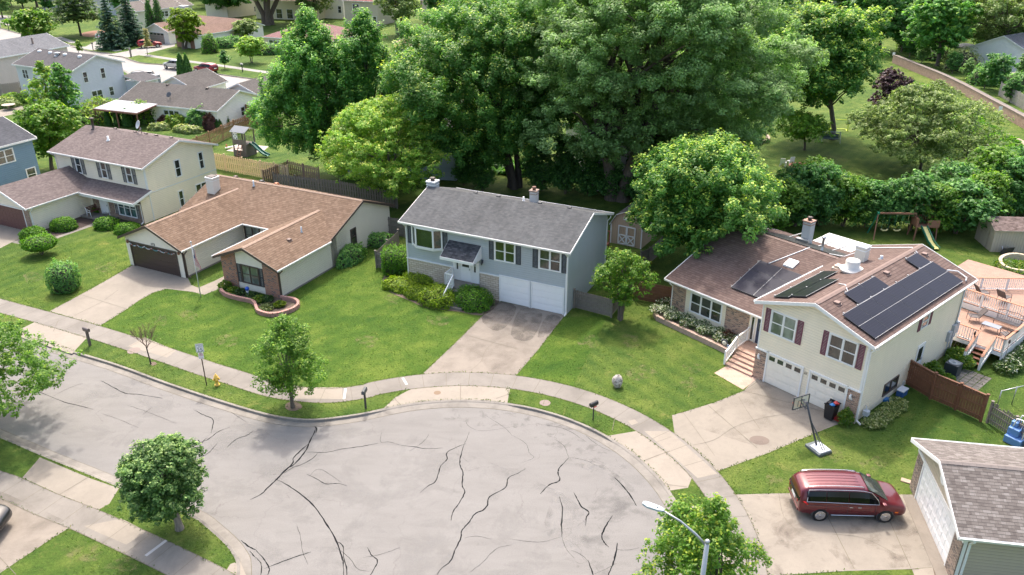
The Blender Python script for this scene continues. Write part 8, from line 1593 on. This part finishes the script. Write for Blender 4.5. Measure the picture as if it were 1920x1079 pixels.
h = empty('patio_table', 'pale round table and seats on the flagstone patio at the top right edge', 'table', G(1905, 146), 0); m = MB(); m.lathe([(.1, 0), (.1, .7), (1.0, .72), (1.0, .78)], n=14); m.build('tabletop', plain('stone_table', (.5, .45, .4, 1), .8), h)
sheet('patio', [(1888,140),(1925,130),(1940,160),(1915,158)], M_DRIVE, .01)
h = empty('picnic_table', 'round grey picnic table on the patio at the left edge', 'table', G(18, 206), 0); m = MB(); m.lathe([(.12, 0), (.12, .68), (.9, .7), (.9, .76)], n=16); m.build('tabletop', plain('tan_table', (.42, .35, .28, 1), .8), h)
sheet('patio', [(-20,215),(10,203),(40,199),(52,206),(20,216),(-10,222)], M_DRIVE, .01)
# ================================================================== CARS
GL_CAR = plain('car_glass', (.004, .005, .006, 1), .05, spec=.35); GL_CLR = plain('windshield', (.035, .045, .042, 1), .05, spec=.6); CHROME = plain('chrome', (.62, .62, .63, 1), .18, .9); TYRE = plain('tyre', (.012, .012, .013, 1), .85); LAMP_R = plain('tail_lamp', (.5, .015, .02, 1), .2); LAMP_W = plain('head_lamp', (.6, .6, .62, 1), .12); AMB = plain('amber_lamp', (.7, .16, .02, 1), .25)
def paint(name, c, metal=.35):
    n = N(name); n.set(n.b, 'Coat Weight', .8); n.set(n.b, 'Coat Roughness', .05); return n.fin(c4(c), .35, metal)
# stations: x, z bottom, z belt, z top, half width at belt, half width at top
VAN = dict(L=5.17, w=.99, wb=(1.05, 4.14), r=.36, st=[(0,.5,.95,1.05,.80,.70),(.05,.36,1.06,1.52,.92,.66),(.3,.30,1.10,1.70,.985,.70),(.9,.27,1.10,1.76,.995,.74),(1.8,.26,1.08,1.785,1.0,.76),(2.7,.26,1.05,1.77,1.0,.75),(3.25,.26,1.03,1.70,1.0,.72),(3.7,.26,1.02,1.46,.995,.72),(4.25,.27,1.0,1.12,.985,.80),(4.7,.27,.94,1.02,.96,.78),(5.0,.28,.85,.92,.91,.74),(5.13,.31,.72,.80,.82,.68),(5.18,.40,.58,.64,.70,.58)], side=[(.32,1.22),(1.25,2.28),(2.31,3.75)], wsh=(3.22, 4.22), rear=(.02, .3))
SUV = dict(L=4.75, w=.94, wb=(.95, 3.75), r=.36, st=[(0,.52,.95,1.05,.74,.66),(.06,.40,1.08,1.45,.86,.62),(.35,.32,1.12,1.64,.93,.66),(1.1,.30,1.10,1.70,.945,.70),(2.0,.30,1.07,1.70,.945,.71),(2.6,.30,1.05,1.62,.94,.69),(3.1,.30,1.03,1.36,.935,.70),(3.5,.31,1.01,1.13,.93,.74),(4.2,.32,.95,1.04,.90,.74),(4.6,.36,.82,.92,.78,.64),(4.75,.46,.6,.68,.6,.5)], side=[(.42,1.25),(1.3,2.1),(2.15,3.15)], wsh=(2.68, 3.48), rear=(.04, .34))
def car(label, spec, pos, rz, col, cat='car', name='parked_car', rack=False, detail=True, bodymat=None):
    root = empty(name, label, cat, pos, rz); st = spec['st']; L = spec['L']
    xs = [s[0] for s in st]
    def ev(x):
        for a, b in zip(st, st[1:]):
            if a[0] <= x <= b[0]: t = (x-a[0])/(b[0]-a[0]); return [a[i] + (b[i]-a[i])*t for i in range(6)]
        return list(st[-1]) if x > st[-1][0] else list(st[0])
    def ring(x, o=0.0):
        _, zb, zl, zt, wl, wt = ev(x); g = zt - zl; side = min(1, g/.5)
        return [(0, zb), (wl*.80, zb), (wl*.95, zb+.07), (wl*1.0+o, zb+(zl-zb)*.45), (wl*1.0+o, zb+(zl-zb)*.72), (wl*.965+o, zl), (wl*.965+(wt-wl*.965)*.5+o, zl+g*.5), (wt+o, zt-.07*side-.01), (wt*.86, zt-.012+o), (wt*.45, zt+.012+o), (0, zt+.018+o)]
    m = MB(); m.sm = True; fine = [st[0][0]]
    for a, b in zip(st, st[1:]):
        k = 2 if detail else 1
        fine += [a[0] + (b[0]-a[0])*(i+1)/k for i in range(k)]
    rows = []
    for x in fine:
        rg = ring(x); rows.append([m.P((x, y, z)) for y, z in rg] + [m.P((x, -y, z)) for y, z in rg[1:-1][::-1]])
    for a, b in zip(rows, rows[1:]):
        n = len(a); [m.facei((a[i], b[i], b[(i+1) % n], a[(i+1) % n])) for i in range(n)]
    m.facei(rows[0]); m.facei(rows[-1][::-1]); bd = m.build('body', bodymat or paint(name + label[:12], col), root)
    md = bd.modifiers.new('sub', 'SUBSURF'); md.levels = md.render_levels = 2 if detail else 1
    # glass: patches lifted just off the surface
    def side_patch(x0, x1, sgn, par, mt, nm, t0=.10, t1=.90, o=.014):
        g = MB(); g.sm = True; k = 6; pr = None
        for i in range(k+1):
            x = x0 + (x1-x0)*i/k; rg = ring(x); p5, p6, p7 = rg[5], rg[6], rg[7]; q = lambda t: (p5[0]+(p7[0]-p5[0])*t, p5[1]+(p7[1]-p5[1])*t)
            c = [(x, sgn*(q(t)[0]+o+.03*math.sin(PI*t)), q(t)[1]) for t in (t0, .5, t1)]
            if pr: [g.face((pr[j], c[j], c[j+1], pr[j+1])) for j in (0, 1)]
            pr = c
        return g.build(nm, mt, par)
    for s in (-1, 1):
        for (a, b) in spec['side']: side_patch(a, b, s, root, GL_CAR, 'side_window')
    def top_patch(x0, x1, mt, nm, inset=.9, k=5, o=.02):
        g = MB(); g.sm = True; pr = None
        for i in range(k+1):
            x = x0 + (x1-x0)*i/k; _, zb, zl, zt, wl, wt = ev(x); e = wt*inset; c = [(x, -e, zt+o-.035), (x, -e*.6, zt+o+.002), (x, 0, zt+.018+o), (x, e*.6, zt+o+.002), (x, e, zt+o-.035)]
            if pr: [g.face((pr[j], c[j], c[j+1], pr[j+1])) for j in range(4)]
            pr = c
        return g.build(nm, mt, root)
    top_patch(spec['wsh'][0], spec['wsh'][1], GL_CLR, 'windshield', .97)
    g = MB(); x0 = spec['rear'][0]; a = ev(x0+.02); b = ev(spec['rear'][1]); g.face([(x0-.06, -a[4]*.92, 1.02), (x0-.06, a[4]*.92, 1.02), (x0+.13, b[5]*.98, b[3]-.17), (x0+.13, -b[5]*.98, b[3]-.17)]); g.build('rear_window', GL_CAR, root)
    # chrome beltline, rails, mirrors, lamps, bumpers, handles
    if detail:
        for s in (-1, 1):
            g = MB(); x0, x1 = spec['side'][0][0], spec['side'][-1][1]; pts = [(x, s*(ring(x)[5][0]+.022), ring(x)[5][1]+.03) for x in np.linspace(x0, x1, 9)]; pts2 = [(x, s*(ring(x)[7][0]+.012), ring(x)[7][1]+.0) for x in np.linspace(x0+.1, x1-.35, 8)]
            g.tube(pts + [( x1-.05, s*(ring(x1)[6][0]+.03), ring(x1)[6][1])] + pts2[::-1] + [pts[0]], .014, 5); g.build('chrome_trim', CHROME, root)
            g = MB(); g.tube([(x, s*(ring(x)[3][0]+.012), .40) for x in np.linspace(1.55, 3.6, 5)], .018, 5); g.build('sill_trim', CHROME, root)
            for x in ((2.35, 2.75) if spec is VAN else (1.6, 2.4)): g = MB(); g.box((x, s*(ring(x)[4][0]+.0), .86), (x+.17, s*(ring(x)[4][0]+.03), .90)); g.build('door_handle', CHROME, root)
            g = MB(); 
            for x in (1.27, 2.3, 3.62): g.tube([(x, s*(ring(x)[5][0]+.003), 1.02), (x, s*(ring(x)[4][0]+.003), .80), (x, s*(ring(x)[3][0]+.003), .55), (x, s*(ring(x)[2][0]+.01), .36)], .006, 4)
            g.tube([(x, s*(ring(x)[4][0]+.004), .93) for x in np.linspace(.3, 2.3, 5)], .006, 4); g.build('door_seam', SH_BLACK, root)
    if rack:
        for s in (-1, 1): g = MB(); pts = [(x, s*.62, ev(x)[3] + .055) for x in np.linspace(.45, 2.95, 7)]; g.tube([(pts[0][0]-.08, s*.62, pts[0][2]-.05)] + pts + [(pts[-1][0]+.1, s*.62, pts[-1][2]-.06)], .022, 6); g.build('roof_rail', CHROME, root)
        g = MB(); [g.tube([(x, y, ev(x)[3]+.028) for x in np.linspace(.5, 2.9, 6)], .008, 4) for y in (-.42, -.2, .02, .22, .43)]; g.build('roof_rib', bd.data.materials[0], root)
    mx = spec['wsh'][1] - .32
    for s in (-1, 1):
        g = MB(); g.box((mx-.05, s*(ev(mx)[4]-.02), 1.03), (mx+.12, s*(ev(mx)[4]+.2), 1.2)); g.build('wing_mirror', bd.data.materials[0], root, .03)
        g = MB(); a = ev(L-.25); g.prism([(L-.42, s*(ev(L-.42)[4]*.93), .70), (L-.10, s*(ev(L-.1)[4]*.93), .62), (L-.12, s*(ev(L-.12)[4]*.72), .74), (L-.5, s*(ev(L-.5)[4]*.90), .84)], (0, s*.03, .01)); g.build('headlight', LAMP_W, root)
        g = MB(); g.prism([(.0, s*.62, .90), (.40, s*(ev(.4)[4]+.012), .98), (.30, s*(ev(.3)[4]+.012), 1.12), (.0, s*.66, 1.06)], (-.05, s*.02, 0)); g.build('tail_light', LAMP_R, root)
        for x in spec['wb']:
            r0 = spec['r']; y = s*(spec['w']-.1); q = MB(lambda p: Vector((x+p.x, y + s*p.z, r0+p.y))); q.lathe([(r0*1.14, -.14), (r0*1.14, .085)], n=20); q.build('wheel_arch', SH_BLACK, root)
            q = MB(lambda p: Vector((x+p.x, y + s*p.z, r0+p.y))); q.lathe([(r0*.6, -.12), (r0*.97, -.12), (r0, -.08), (r0, .09), (r0*.95, .125), (r0*.70, .13), (r0*.66, .10), (.05, .09)], n=24); ty = q.build('wheel', TYRE, root)
            q = MB(lambda p: Vector((x+p.x, y + s*p.z, r0+p.y))); q.lathe([(r0*.70, .125), (r0*.66, .135), (r0*.62, .105)], n=24)
            for k in range(10 if detail else 6):
                a = 2*PI*k/(10 if detail else 6) + (.08 if k % 2 else -.08); q.bar((.04*math.cos(a), .04*math.sin(a), .125), (r0*.64*math.cos(a), r0*.64*math.sin(a), .118), .04, .02)
            q.lathe([(.06, .11), (.05, .14), (.01, .145)], n=10); q.build('rim', CHROME if detail else METAL, ty)
    g = MB(); g.box((-.025, -.27, .78), (.0, .27, .92)); g.build('licence_plate', WHITE2, root)
    if detail:
        g = MB(); g.box((-.02, -.8, .44), (.08, .8, .6)); g.build('rear_bumper', bd.data.materials[0], root, .04)
        for s in (-1, 1): g = MB(); g.lathe([(.07, 0), (.09, .02), (.05, .04)], (L-.13, s*.6, .5), 12); g.build('fog_lamp', CHROME, root); g = MB(); g.box((L-.62, s*(ev(L-.6)[4]-.0), .58), (L-.46, s*(ev(L-.6)[4]+.012), .64)); g.build('marker_lamp', AMB, root)
        g = MB(); [g.tube([(3.98+.05*i, .1-.6*i, ev(4.0)[3]+.02), (3.75, .55-.6*i, ev(3.75)[3]+.04)], .009, 4) for i in (0, 1)]; g.build('wiper', SH_BLACK, root)
    return root
w0, w1 = G(1534.6, 975.5), G(1656, 978.5); d = (w1 - w0).normalized(); nrm = Vector((-d.y, d.x, 0)); az = math.atan2(d.y, d.x)
car('metallic red minivan with chrome roof rails parked before the white garage door', VAN, w0 - d*1.05 + nrm*.93, az, (.11, .005, .013), 'minivan', 'parked_minivan', rack=True)
FS = R(-28)
car('dark red crossover parked on the far street, tail towards the camera', SUV, G(405, 138), R(152), (.22, .01, .02), detail=False); car('silver crossover parked on the far street half behind an arborvitae', SUV, G(346, 131), R(152), (.42, .43, .42), detail=False)
car('red crossover parked in the far driveway by the blue spruce', SUV, G(259, 91), R(28), (.24, .01, .015), detail=False); car('white crossover half hidden behind the blue spruce', SUV, G(182, 78), R(48), (.6, .61, .62), detail=False)
car('black minivan parked behind the white ranch house', VAN, G(291, 152), R(198), (.02, .022, .03), 'minivan', 'parked_minivan', detail=False)
car('black car nose at the bottom left edge on the driveway', SUV, G(-175, 1003), R(3), (.012, .012, .014), detail=False)
boxy('trailer', 'grey box trailer behind the black minivan', 'trailer', (287, 158), R(-24), (2.4, 1.6, 1.5), (.2, .21, .23, 1))
for o in COL.objects:
    if 'used' in o: del o['used']
